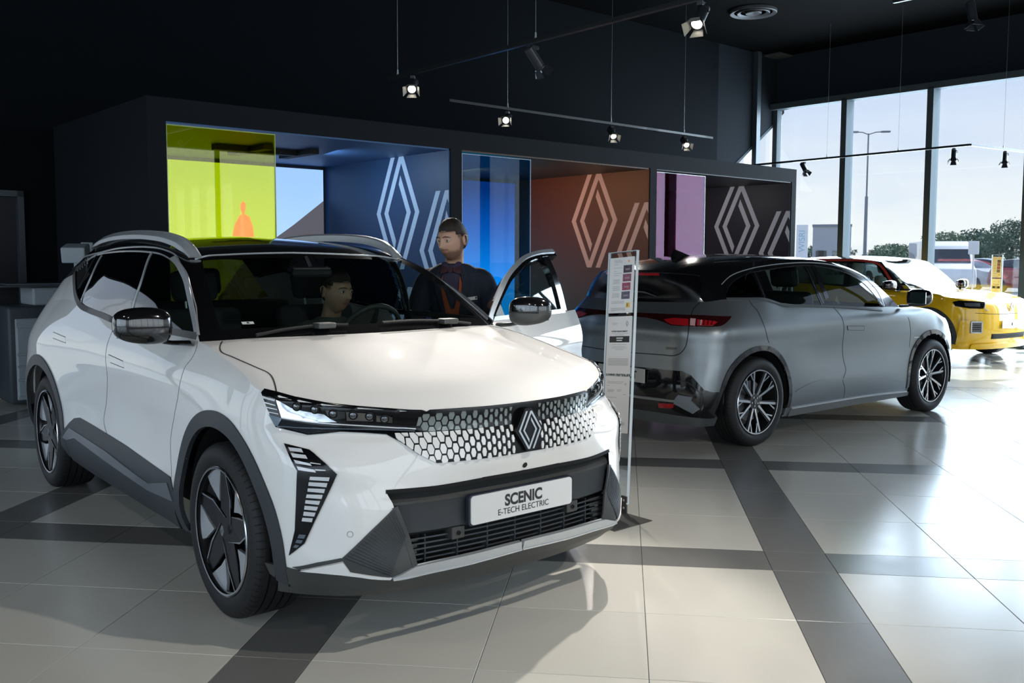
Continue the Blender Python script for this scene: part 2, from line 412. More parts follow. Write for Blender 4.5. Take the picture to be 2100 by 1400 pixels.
# ---------------------------------------------------------------- white crossover: skin tables (metres; x forward from the front axle, y out, z up)
def skin_white():
    # front part of each row: (x, y, z); last one is the corner ridge
    F = [
     [(.79,0,.225),(.785,.2,.225),(.755,.42,.225),(.71,.58,.225),(.63,.70,.222),(.53,.79,.22),(.46,.825,.215),(.38,.85,.21)],
     [(.825,0,.305),(.82,.2,.306),(.80,.42,.308),(.788,.583,.312),(.695,.70,.318),(.60,.785,.325),(.53,.835,.33),(.41,.868,.33)],
     [(.84,0,.43),(.835,.2,.43),(.81,.42,.43),(.776,.57,.43),(.70,.70,.43),(.60,.79,.435),(.542,.84,.44),(.42,.88,.44)],
     [(.842,0,.565),(.835,.2,.565),(.81,.42,.565),(.772,.56,.565),(.695,.70,.565),(.61,.785,.565),(.558,.838,.565),(.43,.885,.56)],
     [(.842,0,.62),(.834,.2,.62),(.805,.42,.618),(.75,.577,.618),(.685,.70,.62),(.61,.787,.62),(.56,.838,.62),(.43,.887,.62)],
     [(.868,0,.70),(.858,.2,.70),(.81,.40,.705),(.735,.58,.71),(.675,.71,.715),(.605,.79,.72),(.556,.838,.72),(.42,.886,.72)],
     [(.86,0,.79),(.85,.2,.79),(.79,.40,.79),(.715,.56,.785),(.635,.69,.785),(.54,.785,.79),(.465,.843,.805),(.36,.885,.82)],
     [(.845,0,.83),(.835,.2,.83),(.765,.40,.822),(.70,.51,.82),(.60,.67,.825),(.50,.78,.838),(.42,.845,.85),(.33,.88,.87)],
     [(.85,0,.902),(.838,.2,.903),(.775,.40,.903),(.72,.50,.907),(.60,.67,.925),(.50,.77,.94),(.42,.828,.955),(.325,.862,.968)]]
    xs = [.10,-.35,-.9,-1.45,-2.0,-2.45,-2.85,-3.2]
    zs = [.24,.33,.43,.55,.63,.72,.83,.94]
    Y = [[.83,.86,.87,.87,.87,.86,.86,.84],[.87,.90,.905,.905,.905,.90,.90,.88],[.90,.912,.92,.92,.92,.92,.93,.91],
         [.912,.908,.905,.905,.91,.922,.938,.92],[.917,.908,.90,.90,.905,.925,.94,.925],[.917,.91,.90,.90,.908,.927,.94,.925],
         [.912,.912,.908,.908,.915,.93,.94,.915],[.89,.91,.915,.915,.92,.93,.935,.90]]
    top = [(.10,.845,1.022),(-.385,.825,1.103),(-.9,.835,1.125),(-1.45,.84,1.13),(-2.0,.838,1.165),(-2.35,.82,1.205),(-2.75,.80,1.20),(-3.15,.79,1.165)]
    rear = [[(-3.38,.78),(-3.47,.62),(-3.53,.35),(-3.55,0)],[(-3.43,.82),(-3.53,.65),(-3.60,.35),(-3.62,0)],[(-3.45,.85),(-3.56,.66),(-3.62,.35),(-3.64,0)],
            [(-3.45,.855),(-3.56,.67),(-3.62,.35),(-3.64,0)],[(-3.44,.855),(-3.55,.67),(-3.61,.35),(-3.63,0)],[(-3.43,.85),(-3.54,.66),(-3.60,.35),(-3.62,0)],
            [(-3.42,.84),(-3.53,.66),(-3.59,.35),(-3.61,0)],[(-3.41,.82),(-3.51,.64),(-3.57,.35),(-3.59,0)]]
    rt = [(-3.38,.72,1.13),(-3.46,.57,1.10),(-3.49,.33,1.08),(-3.51,0,1.08)]
    rows = []
    for k in range(8):
        zr = [zs[k]] * 4
        rows.append([p for p in F[k]] + [(x, Y[k][i], zs[k]) for i, x in enumerate(xs)] + [(a, b, z) for (a, b), z in zip(rear[k], zr)])
    rows.append(list(F[8]) + top + rt)
    rows = np.array(rows)
    body = Patch('body', loft(rows, .016, .016), flip=False)
    g = rows[8]
    ku_ = np.mean([np.concatenate([[0], np.cumsum(np.maximum(np.linalg.norm(np.diff(r, axis=0), axis=1), 1e-3))]) for r in rows], axis=0)
    def sub(a, b, n=60): return herm(ku_, rows[8], np.linspace(ku_[a], ku_[b], n))
    hood = coons(sub(0, 7), [(-.235,0,1.112),(-.25,.2,1.112),(-.275,.4,1.112),(-.31,.6,1.112),(-.335,.72,1.108),(-.385,.825,1.103)],
                 [g[0],(.70,0,.965),(.45,0,1.018),(.15,0,1.068),(-.235,0,1.112)], sub(7, 9), 50, 70,
                 lambda u, v: np.concatenate([np.zeros_like(u*v)]*2 + [.012*np.sin(np.pi*np.clip(v,0,1))*np.sin(np.pi*u) + .009*v*(1-v)*3/(1+np.exp((u-.60+.10*v)*45))], -1))
    hood = Patch('hood', hood)
    A = [(-.385,.825,1.103),(-.55,.785,1.22),(-.72,.735,1.33),(-.88,.68,1.415),(-1.02,.62,1.468)]
    ws = coons([(-.235,0,1.112),(-.25,.2,1.112),(-.275,.4,1.112),(-.31,.6,1.112),(-.335,.72,1.108),(-.385,.825,1.103)],
               [(-1.15,0,1.497),(-1.135,.2,1.493),(-1.09,.4,1.485),(-1.055,.52,1.478),(-1.02,.62,1.468)],
               [(-.235,0,1.112),(-.55,0,1.262),(-.85,0,1.388),(-1.15,0,1.497)], A, 46, 46)
    ws = Patch('windshield', ws)
    redge = [(-1.02,.62,1.468),(-1.25,.645,1.512),(-1.6,.655,1.545),(-2.0,.65,1.552),(-2.4,.63,1.538),(-2.8,.60,1.505),(-3.14,.575,1.445)]
    roof = coons([(-1.15,0,1.497),(-1.135,.2,1.493),(-1.09,.4,1.485),(-1.055,.52,1.478),(-1.02,.62,1.468)],
                 [(-3.28,0,1.48),(-3.27,.2,1.478),(-3.24,.4,1.465),(-3.14,.575,1.445)],
                 [(-1.15,0,1.497),(-1.4,0,1.548),(-1.8,0,1.594),(-2.2,0,1.60),(-2.7,0,1.572),(-3.28,0,1.48)], redge, 40, 90)
    roof = Patch('roof', roof)
    bot = sub(9, 15)
    side = coons(bot, redge, A, [g[15],(-3.17,.72,1.26),(-3.16,.65,1.36),(-3.14,.575,1.445)], 110, 30,
                 lambda u, v: np.concatenate([0*u*v, .012*np.sin(np.pi*v)*np.minimum(1, 6*u)*np.minimum(1,6*(1-u))*np.ones_like(u*v), 0*u*v], -1))
    side = Patch('side', side, flip=False)
    rg = coons(sub(15, 19), [(-3.14,.575,1.445),(-3.24,.4,1.465),(-3.27,.2,1.478),(-3.28,0,1.48)],
               [g[15],(-3.17,.72,1.26),(-3.16,.65,1.36),(-3.14,.575,1.445)], [g[19],(-3.42,0,1.25),(-3.28,0,1.48)], 40, 30)
    rg = Patch('rear_glass', rg, flip=False)
    return [body, hood, ws, roof, side, rg]
# outlines of the parts of the white car on its skin (metres, car axes)
OUT_WHITE = {
'dlo':[(-2.464,0.682,1.471),(-2.046,0.692,1.498),(-1.66,0.695,1.503),(-1.455,0.691,1.499),(-1.262,0.686,1.487),(-1.068,0.69,1.45),(-0.916,0.71,1.401),(-0.764,0.742,1.332),(-0.603,0.779,1.241),(-0.509,0.8,1.182),(-0.442,0.818,1.128),(-0.671,0.827,1.129),(-1.046,0.836,1.131),(-1.504,0.841,1.131),(-1.766,0.839,1.151),(-1.968,0.839,1.163),(-2.166,0.834,1.18),(-2.283,0.823,1.204),(-2.41,0.803,1.244),(-2.561,0.767,1.305),(-2.731,0.722,1.365),(-2.649,0.709,1.403),(-2.57,0.691,1.444)],
'trim_top':[(-3.009,0.593,1.462),(-2.409,0.669,1.494),(-1.967,0.677,1.521),(-1.612,0.673,1.527),(-1.521,0.669,1.526),(-1.334,0.659,1.516),(-1.149,0.653,1.487),(-0.983,0.68,1.438),(-0.81,0.71,1.377),(-0.599,0.759,1.256),(-0.491,0.789,1.182),(-0.421,0.812,1.131)],
'glass_top':[(-2.57,0.691,1.444),(-2.464,0.682,1.471),(-2.046,0.692,1.498),(-1.66,0.695,1.503),(-1.455,0.691,1.499),(-1.262,0.686,1.487),(-1.068,0.69,1.45),(-0.916,0.71,1.401),(-0.764,0.742,1.332),(-0.603,0.779,1.241),(-0.509,0.8,1.182),(-0.442,0.818,1.128)],
'belt':[(-2.731,0.722,1.365),(-2.561,0.767,1.305),(-2.41,0.803,1.244),(-2.283,0.823,1.204),(-2.166,0.834,1.18),(-1.968,0.839,1.163),(-1.766,0.839,1.151),(-1.504,0.841,1.131),(-1.045,0.836,1.129),(-0.67,0.827,1.126),(-0.429,0.819,1.124)],
'b_post':[(-1.37,0.692,1.493),(-1.286,0.771,1.364),(-1.289,0.82,1.212),(-1.282,0.836,1.14)],
'c_post':[(-2.238,0.696,1.478),(-2.215,0.756,1.374),(-2.221,0.819,1.216),(-2.207,0.826,1.197)],
'c_post2':[(-2.381,0.685,1.478),(-2.356,0.751,1.372),(-2.381,0.789,1.283)],
'quarter_line':[(-2.436,0.687,1.468),(-2.5,0.71,1.426),(-2.614,0.721,1.389),(-2.723,0.722,1.366)],
'hood_seam':[(-0.321,0.748,1.104),(-0.162,0.816,1.074),(-0.066,0.808,1.061),(0.023,0.8,1.048),(0.131,0.786,1.031),(0.192,0.777,1.021),(0.233,0.78,1.012),(0.29,0.795,0.996),(0.373,0.825,0.968)],
'door_seam_a':[(-0.404,0.827,1.103),(-0.36,0.855,1.06),(-0.356,0.872,1.034),(-0.378,0.893,0.997),(-0.384,0.909,0.949),(-0.41,0.914,0.882),(-0.477,0.91,0.776),(-0.549,0.904,0.644),(-0.526,0.912,0.486)],
'door_seam_b':[(-1.496,0.845,1.123),(-1.48,0.892,1.028),(-1.447,0.913,0.878),(-1.519,0.9,0.699),(-1.565,0.902,0.598),(-1.472,0.912,0.5),(-1.514,0.919,0.416),(-1.568,0.909,0.344)],
'handle_rear':[(-2.511,0.911,1.012),(-2.244,0.911,1.0),(-2.207,0.919,0.969),(-2.482,0.921,0.978)],
'handle_front':[(-1.412,0.911,0.966),(-1.174,0.913,0.954),(-1.153,0.916,0.922),(-1.368,0.915,0.929)],
'flap_top':[(-0.317,0.897,0.983),(-0.28,0.894,0.988),(-0.202,0.892,0.985),(-0.125,0.893,0.974),(-0.107,0.895,0.968)],
'flap_bot':[(-0.372,0.912,0.825),(-0.273,0.913,0.81),(-0.182,0.913,0.849)],
'sensor_a':[(0.39,0.895,0.571)],
'sensor_b':[(0.699,0.701,0.472)],
'sensor_c':[(0.85,0.018,0.647)],
'sill':[(-2.396,0.915,0.392),(-2.178,0.917,0.503),(-2.088,0.912,0.541),(-1.997,0.91,0.556),(-1.741,0.907,0.547),(-1.495,0.906,0.538),(-1.169,0.908,0.525),(-0.532,0.912,0.485),(-0.474,0.913,0.403),(-0.537,0.866,0.24),(-0.771,0.881,0.267),(-1.406,0.891,0.287),(-1.872,0.894,0.293),(-2.37,0.876,0.269),(-2.448,0.898,0.325)],
'sill_insert':[(-2.341,0.915,0.391),(-2.163,0.919,0.474),(-1.46,0.919,0.451),(-0.807,0.918,0.406),(-0.557,0.915,0.456),(-0.496,0.913,0.383),(-0.837,0.913,0.369),(-1.471,0.918,0.397),(-2.052,0.92,0.431),(-2.253,0.915,0.39)],
'skirt':[(0.357,0.873,0.318),(0.481,0.852,0.328),(0.549,0.823,0.326),(0.672,0.724,0.325),(0.787,0.581,0.307),(0.806,0.341,0.302),(0.825,0.071,0.309),(0.826,0.001,0.308),(0.814,-0.009,0.271),(0.813,0.061,0.269),(0.791,0.331,0.261),(0.761,0.572,0.266),(0.561,0.785,0.253),(0.446,0.847,0.261),(0.382,0.863,0.277)],
'blade_white':[(0.55,0.822,0.327),(0.619,0.774,0.349),(0.683,0.719,0.369),(0.699,0.7,0.333),(0.788,0.582,0.312),(0.784,0.586,0.307),(0.672,0.724,0.323)],
'blade_strip':[(0.518,0.841,0.333),(0.605,0.786,0.361),(0.676,0.726,0.383),(0.682,0.721,0.372),(0.604,0.786,0.346),(0.546,0.825,0.328)],
'chrome':[(0.789,0.581,0.312),(0.803,0.492,0.338),(0.819,0.291,0.34),(0.831,0.077,0.345),(0.832,0.007,0.345),(0.827,0.002,0.313),(0.825,0.072,0.311),(0.807,0.341,0.304),(0.788,0.578,0.308)],
'wing':[(0.774,0.557,0.563),(0.736,0.648,0.474),(0.677,0.725,0.381),(0.699,0.7,0.333),(0.788,0.582,0.312),(0.803,0.492,0.339),(0.798,0.507,0.394),(0.791,0.519,0.45),(0.783,0.541,0.516)],
'intake':[(0.748,0.579,0.621),(0.81,0.397,0.621),(0.84,0.143,0.628),(0.843,0.017,0.628),(0.832,0.007,0.345),(0.831,0.077,0.345),(0.819,0.291,0.34),(0.803,0.492,0.338),(0.791,0.519,0.45),(0.774,0.557,0.563)],
'band':[(0.329,0.862,0.964),(0.326,0.85,0.973),(0.379,0.829,0.966),(0.454,0.788,0.951),(0.549,0.714,0.934),(0.622,0.635,0.923),(0.675,0.561,0.915),(0.736,0.471,0.906),(0.768,0.415,0.903),(0.817,0.277,0.904),(0.848,0.022,0.903),(0.848,0.022,0.821),(0.845,0.133,0.824),(0.824,0.252,0.823),(0.752,0.426,0.82),(0.748,0.443,0.813),(0.688,0.536,0.817),(0.64,0.608,0.825),(0.592,0.677,0.83),(0.566,0.715,0.825),(0.521,0.774,0.819),(0.474,0.811,0.83),(0.418,0.85,0.842),(0.371,0.858,0.906)],
'lamp_in':[(0.743,0.44,0.823),(0.846,0.021,0.827),(0.849,0.023,0.897),(0.818,0.277,0.897),(0.755,0.435,0.894)],
'vent':[(0.478,0.847,0.789),(0.562,0.788,0.77),(0.582,0.78,0.76),(0.631,0.758,0.728),(0.663,0.731,0.691),(0.637,0.758,0.611),(0.6,0.793,0.509),(0.571,0.817,0.431),(0.548,0.834,0.407),(0.513,0.85,0.378),(0.546,0.841,0.478),(0.557,0.84,0.591),(0.563,0.837,0.701)],
'net':[(0.688,0.536,0.817),(0.744,0.501,0.788),(0.779,0.458,0.748),(0.811,0.395,0.711),(0.845,0.275,0.712),(0.869,0.039,0.712),(0.848,0.022,0.821),(0.845,0.133,0.824),(0.824,0.252,0.823),(0.753,0.427,0.819)],
'vbar0':[(0.503,0.841,0.775),(0.542,0.809,0.771),(0.556,0.809,0.76),(0.517,0.84,0.764)],
'vbar1':[(0.524,0.84,0.758),(0.567,0.805,0.752),(0.58,0.803,0.741),(0.538,0.839,0.745)],
'vbar2':[(0.544,0.839,0.738),(0.592,0.8,0.727),(0.599,0.796,0.72),(0.555,0.836,0.726)],
'vbar3':[(0.591,0.799,0.731),(0.619,0.772,0.727),(0.62,0.772,0.724),(0.593,0.799,0.727)],
'vbar4':[(0.56,0.835,0.718),(0.607,0.791,0.707),(0.612,0.787,0.698),(0.568,0.833,0.705)],
'vbar5':[(0.608,0.789,0.709),(0.636,0.761,0.707),(0.637,0.761,0.704),(0.61,0.789,0.705)],
'vbar6':[(0.598,0.804,0.683),(0.646,0.751,0.681),(0.644,0.753,0.668),(0.596,0.806,0.671)],
'vbar7':[(0.595,0.808,0.663),(0.64,0.757,0.66),(0.637,0.759,0.645),(0.593,0.809,0.65)],
'vbar8':[(0.591,0.81,0.64),(0.633,0.763,0.638),(0.63,0.765,0.623),(0.59,0.811,0.628)],
'vbar9':[(0.588,0.813,0.617),(0.627,0.769,0.616),(0.624,0.772,0.601),(0.586,0.815,0.605)],
'vbar10':[(0.585,0.816,0.596),(0.62,0.776,0.593),(0.617,0.779,0.579),(0.583,0.817,0.584)],
'vbar11':[(0.581,0.818,0.575),(0.614,0.782,0.571),(0.61,0.785,0.557),(0.579,0.819,0.561)],
'vbar12':[(0.578,0.82,0.553),(0.606,0.788,0.549),(0.603,0.791,0.535),(0.576,0.822,0.538)],
'vbar13':[(0.574,0.823,0.53),(0.599,0.795,0.528),(0.596,0.798,0.514),(0.571,0.825,0.517)],
'vgrey0':[(0.559,0.83,0.466),(0.578,0.813,0.465),(0.572,0.817,0.451),(0.554,0.833,0.452)],
'vgrey1':[(0.551,0.834,0.445),(0.568,0.82,0.444),(0.563,0.825,0.432),(0.546,0.837,0.433)],
'vgrey2':[(0.543,0.838,0.425),(0.557,0.828,0.423),(0.548,0.834,0.413),(0.538,0.841,0.414)],
'hbar0':[(0.343,0.86,0.952),(0.401,0.84,0.944),(0.402,0.84,0.937),(0.35,0.86,0.943)],
'hbar1':[(0.357,0.86,0.931),(0.405,0.839,0.924),(0.407,0.839,0.92),(0.36,0.859,0.926)],
'hbar2':[(0.369,0.858,0.914),(0.411,0.837,0.909),(0.413,0.836,0.905),(0.372,0.858,0.91)],
'hbar3':[(0.378,0.857,0.897),(0.417,0.835,0.892),(0.418,0.835,0.889),(0.381,0.856,0.894)],
'reflector':[(0.406,0.837,0.942),(0.42,0.829,0.938),(0.457,0.803,0.916),(0.493,0.774,0.906),(0.55,0.718,0.896),(0.563,0.701,0.879),(0.579,0.682,0.866),(0.517,0.753,0.865),(0.462,0.803,0.871),(0.429,0.829,0.879)],
'facet':[(0.384,0.857,0.886),(0.426,0.831,0.877),(0.43,0.83,0.871),(0.426,0.843,0.845),(0.417,0.85,0.845)],
'lowglass':[(0.431,0.829,0.87),(0.518,0.754,0.856),(0.588,0.674,0.845),(0.591,0.675,0.834),(0.52,0.772,0.823),(0.429,0.841,0.844)],
'hmid1':[(0.556,0.715,0.914),(0.603,0.66,0.908),(0.599,0.658,0.882),(0.571,0.692,0.876),(0.558,0.709,0.895)],
'hmid2':[(0.605,0.658,0.908),(0.663,0.578,0.901),(0.656,0.575,0.871),(0.602,0.653,0.872)],
'hmid3':[(0.668,0.567,0.894),(0.699,0.517,0.887),(0.693,0.514,0.863),(0.662,0.564,0.868)],
'lens':[(0.475,0.789,0.923),(0.528,0.743,0.915),(0.573,0.693,0.9),(0.619,0.636,0.895),(0.653,0.587,0.891),(0.681,0.54,0.88)],
'hline1':[(0.429,0.829,0.877),(0.517,0.753,0.865),(0.639,0.597,0.851),(0.739,0.44,0.836)],
'hline2':[(0.426,0.844,0.843),(0.5,0.779,0.841),(0.582,0.684,0.839),(0.651,0.583,0.835),(0.739,0.444,0.827)],
}
# ---------------------------------------------------------------- other car skins: the same scheme from a short table
def skin_table(F, xs, zs, Y, top, rear, rt, cowl, wcen, apil, wtop, redge, roofc, rtop, dpil, rgc, hoodc, bulge=.012, st=.02):
    rows = []
    for k in range(8):
        rows.append(list(F[k]) + [(x, Y[k][i], zs[k]) for i, x in enumerate(xs)] + [(a, b, zs[k]) for a, b in rear[k]])
    rows.append(list(F[8]) + top + rt)
    rows = np.array(rows, float)
    ku_ = np.mean([np.concatenate([[0], np.cumsum(np.maximum(np.linalg.norm(np.diff(r, axis=0), axis=1), 1e-3))]) for r in rows], axis=0)
    def sub(a, b, n=60): return herm(ku_, rows[8], np.linspace(ku_[a], ku_[b], n))
    body = Patch('body', loft(rows, st, st))
    crown = lambda u, v: np.concatenate([0*u*v, 0*u*v, .012*np.sin(np.pi*v)*np.sin(np.pi*u)], -1)
    hood = Patch('hood', coons(sub(0, 7), cowl, hoodc, sub(7, 9), 40, 50, crown))
    ws = Patch('windshield', coons(cowl, wtop, wcen, apil, 40, 40))
    roof = Patch('roof', coons(wtop, rtop, roofc, redge, 36, 70))
    side = Patch('side', coons(sub(9, 15), redge, apil, dpil, 100, 30, lambda u, v: np.concatenate([0*u*v, bulge*np.sin(np.pi*v)*np.minimum(1, 6*u)*np.minimum(1, 6*(1-u)), 0*u*v], -1)))
    rg = Patch('rear_glass', coons(sub(15, 19), rtop[::-1], dpil, rgc, 44, 30))
    return [body, hood, ws, roof, side, rg]
def front_rows(xc, zs, zt, k=1.0, w=1.0):
    """nose outline from centre-line x per row; lateral law shared by all rows"""
    ys = [0,.2,.42,.57,.68,.765,.805,.84]; dx = [0,-.008,-.045,-.10,-.17,-.26,-.34,-.46]
    out = []
    for i, x in enumerate(xc):
        if i < 8: out.append([(x + d*k, y*w, zs[i]) for d, y in zip(dx, ys)])
        else: out.append([(x + d*k, y*w*.985, z) for d, y, z in zip(dx, ys, zt)])
    return out
def skin_grey():
    zs = [.19,.30,.42,.54,.63,.72,.82,.93]
    F = front_rows([.76,.80,.82,.82,.815,.80,.76,.73,.70], [.19,.30,.42,.54,.63,.71,.78,.83], [.885,.885,.885,.885,.882,.88,.88,.885])
    xs = [.10,-.35,-.9,-1.4,-1.9,-2.3,-2.685,-3.0]
    Y = [[.80,.82,.83,.83,.83,.83,.82,.77],[.84,.855,.86,.86,.86,.86,.855,.815],[.86,.862,.868,.87,.87,.87,.872,.84],[.866,.858,.858,.858,.862,.872,.878,.85],
         [.868,.852,.85,.85,.855,.872,.882,.853],[.864,.852,.85,.85,.856,.874,.884,.856],[.852,.858,.86,.86,.866,.878,.885,.862],[.825,.855,.866,.868,.872,.882,.886,.868]]
    top = [(.10,.79,.962),(-.47,.775,1.02),(-.9,.795,1.035),(-1.4,.80,1.055),(-1.9,.80,1.08),(-2.3,.795,1.11),(-2.6,.785,1.15),(-2.98,.745,1.155)]
    rear = [[(-3.20,.72),(-3.27,.6),(-3.32,.33),(-3.34,0)],[(-3.22,.78),(-3.32,.62),(-3.37,.35),(-3.39,0)],[(-3.215,.81),(-3.33,.64),(-3.385,.35),(-3.40,0)],
            [(-3.20,.82),(-3.33,.65),(-3.385,.35),(-3.40,0)],[(-3.18,.825),(-3.32,.65),(-3.375,.35),(-3.39,0)],[(-3.165,.825),(-3.305,.65),(-3.36,.35),(-3.375,0)],
            [(-3.15,.83),(-3.30,.65),(-3.35,.35),(-3.365,0)],[(-3.13,.835),(-3.29,.65),(-3.345,.35),(-3.36,0)]]
    rt = [(-3.07,.685,1.14),(-3.12,.59,1.135),(-3.18,.35,1.14),(-3.20,0,1.145)]
    cowl = [(-.30,0,1.015),(-.31,.2,1.015),(-.34,.4,1.015),(-.38,.58,1.015),(-.41,.69,1.017),(-.47,.775,1.02)]
    wtop = [(-1.22,0,1.435),(-1.20,.2,1.432),(-1.15,.4,1.42),(-1.10,.5,1.41),(-1.05,.585,1.39)]
    redge = [(-1.05,.585,1.39),(-1.4,.605,1.442),(-1.8,.61,1.462),(-2.2,.605,1.455),(-2.6,.585,1.422),(-2.9,.55,1.375),(-3.04,.53,1.34)]
    return skin_table(F, xs, zs, Y, top, rear, rt, cowl, [(-.30,0,1.015),(-.62,0,1.18),(-.92,0,1.325),(-1.22,0,1.435)],
        [(-.47,.775,1.02),(-.62,.735,1.14),(-.80,.68,1.27),(-.95,.625,1.35),(-1.05,.585,1.39)], wtop, redge,
        [(-1.22,0,1.435),(-1.5,0,1.475),(-1.9,0,1.503),(-2.3,0,1.502),(-2.8,0,1.455),(-3.24,0,1.375)], [(-3.24,0,1.375),(-3.22,.2,1.373),(-3.16,.4,1.36),(-3.04,.53,1.34)],
        [(-2.98,.745,1.155),(-3.0,.69,1.22),(-3.03,.61,1.29),(-3.04,.53,1.34)], [(-3.20,0,1.145),(-3.24,0,1.26),(-3.24,0,1.375)],
        [(.70,0,.885),(.45,0,.945),(.10,0,.99),(-.30,0,1.015)])
def skin_yellow():
    zs = [.19,.30,.42,.54,.63,.72,.80,.90]
    F = front_rows([.69,.735,.75,.75,.745,.74,.73,.71,.64], [.18,.30,.42,.54,.63,.70,.77,.83], [.885,.886,.888,.892,.895,.90,.905,.91], .8, 1.02)
    xs = [.10,-.35,-.9,-1.4,-1.8,-2.2,-2.54,-2.85]
    Y = [[.80,.80,.80,.80,.80,.81,.82,.80],[.85,.83,.82,.82,.83,.85,.86,.83],[.875,.85,.84,.84,.85,.87,.885,.85],[.885,.86,.85,.85,.86,.88,.89,.86],
         [.885,.862,.852,.852,.862,.882,.89,.86],[.88,.862,.852,.852,.862,.882,.888,.86],[.865,.86,.856,.856,.865,.88,.88,.85],[.835,.85,.85,.85,.855,.865,.86,.83]]
    top = [(.10,.80,.952),(-.50,.775,.985),(-.9,.785,.995),(-1.4,.79,1.01),(-1.8,.79,1.03),(-2.2,.785,1.05),(-2.54,.77,1.07),(-2.85,.74,1.07)]
    rear = [[(-3.02,.74),(-3.1,.6),(-3.14,.33),(-3.15,0)]] + [[(-3.04,.78),(-3.13,.62),(-3.18,.35),(-3.19,0)]] * 7
    rt = [(-2.95,.68,1.06),(-3.0,.58,1.05),(-3.04,.35,1.05),(-3.05,0,1.05)]
    cowl = [(-.33,0,.99),(-.34,.2,.99),(-.37,.4,.988),(-.41,.58,.985),(-.44,.69,.983),(-.50,.775,.985)]
    wtop = [(-1.05,0,1.455),(-1.035,.2,1.452),(-1.0,.4,1.44),(-.98,.52,1.43),(-.96,.62,1.41)]
    redge = [(-.96,.62,1.41),(-1.3,.655,1.45),(-1.7,.66,1.46),(-2.1,.65,1.452),(-2.4,.63,1.44),(-2.65,.60,1.42),(-2.8,.58,1.40)]
    return skin_table(F, xs, zs, Y, top, rear, rt, cowl, [(-.33,0,.99),(-.56,0,1.17),(-.8,0,1.33),(-1.05,0,1.455)],
        [(-.50,.775,.985),(-.62,.745,1.12),(-.76,.70,1.25),(-.88,.655,1.35),(-.96,.62,1.41)], wtop, redge,
        [(-1.05,0,1.455),(-1.4,0,1.49),(-1.8,0,1.50),(-2.2,0,1.495),(-2.6,0,1.47),(-2.95,0,1.43)], [(-2.95,0,1.43),(-2.94,.2,1.428),(-2.9,.4,1.42),(-2.8,.58,1.40)],
        [(-2.85,.74,1.07),(-2.86,.70,1.18),(-2.84,.64,1.30),(-2.8,.58,1.40)], [(-3.05,0,1.05),(-3.02,0,1.25),(-2.95,0,1.43)],
        [(.64,0,.885),(.35,0,.94),(.0,0,.975),(-.33,0,.99)])
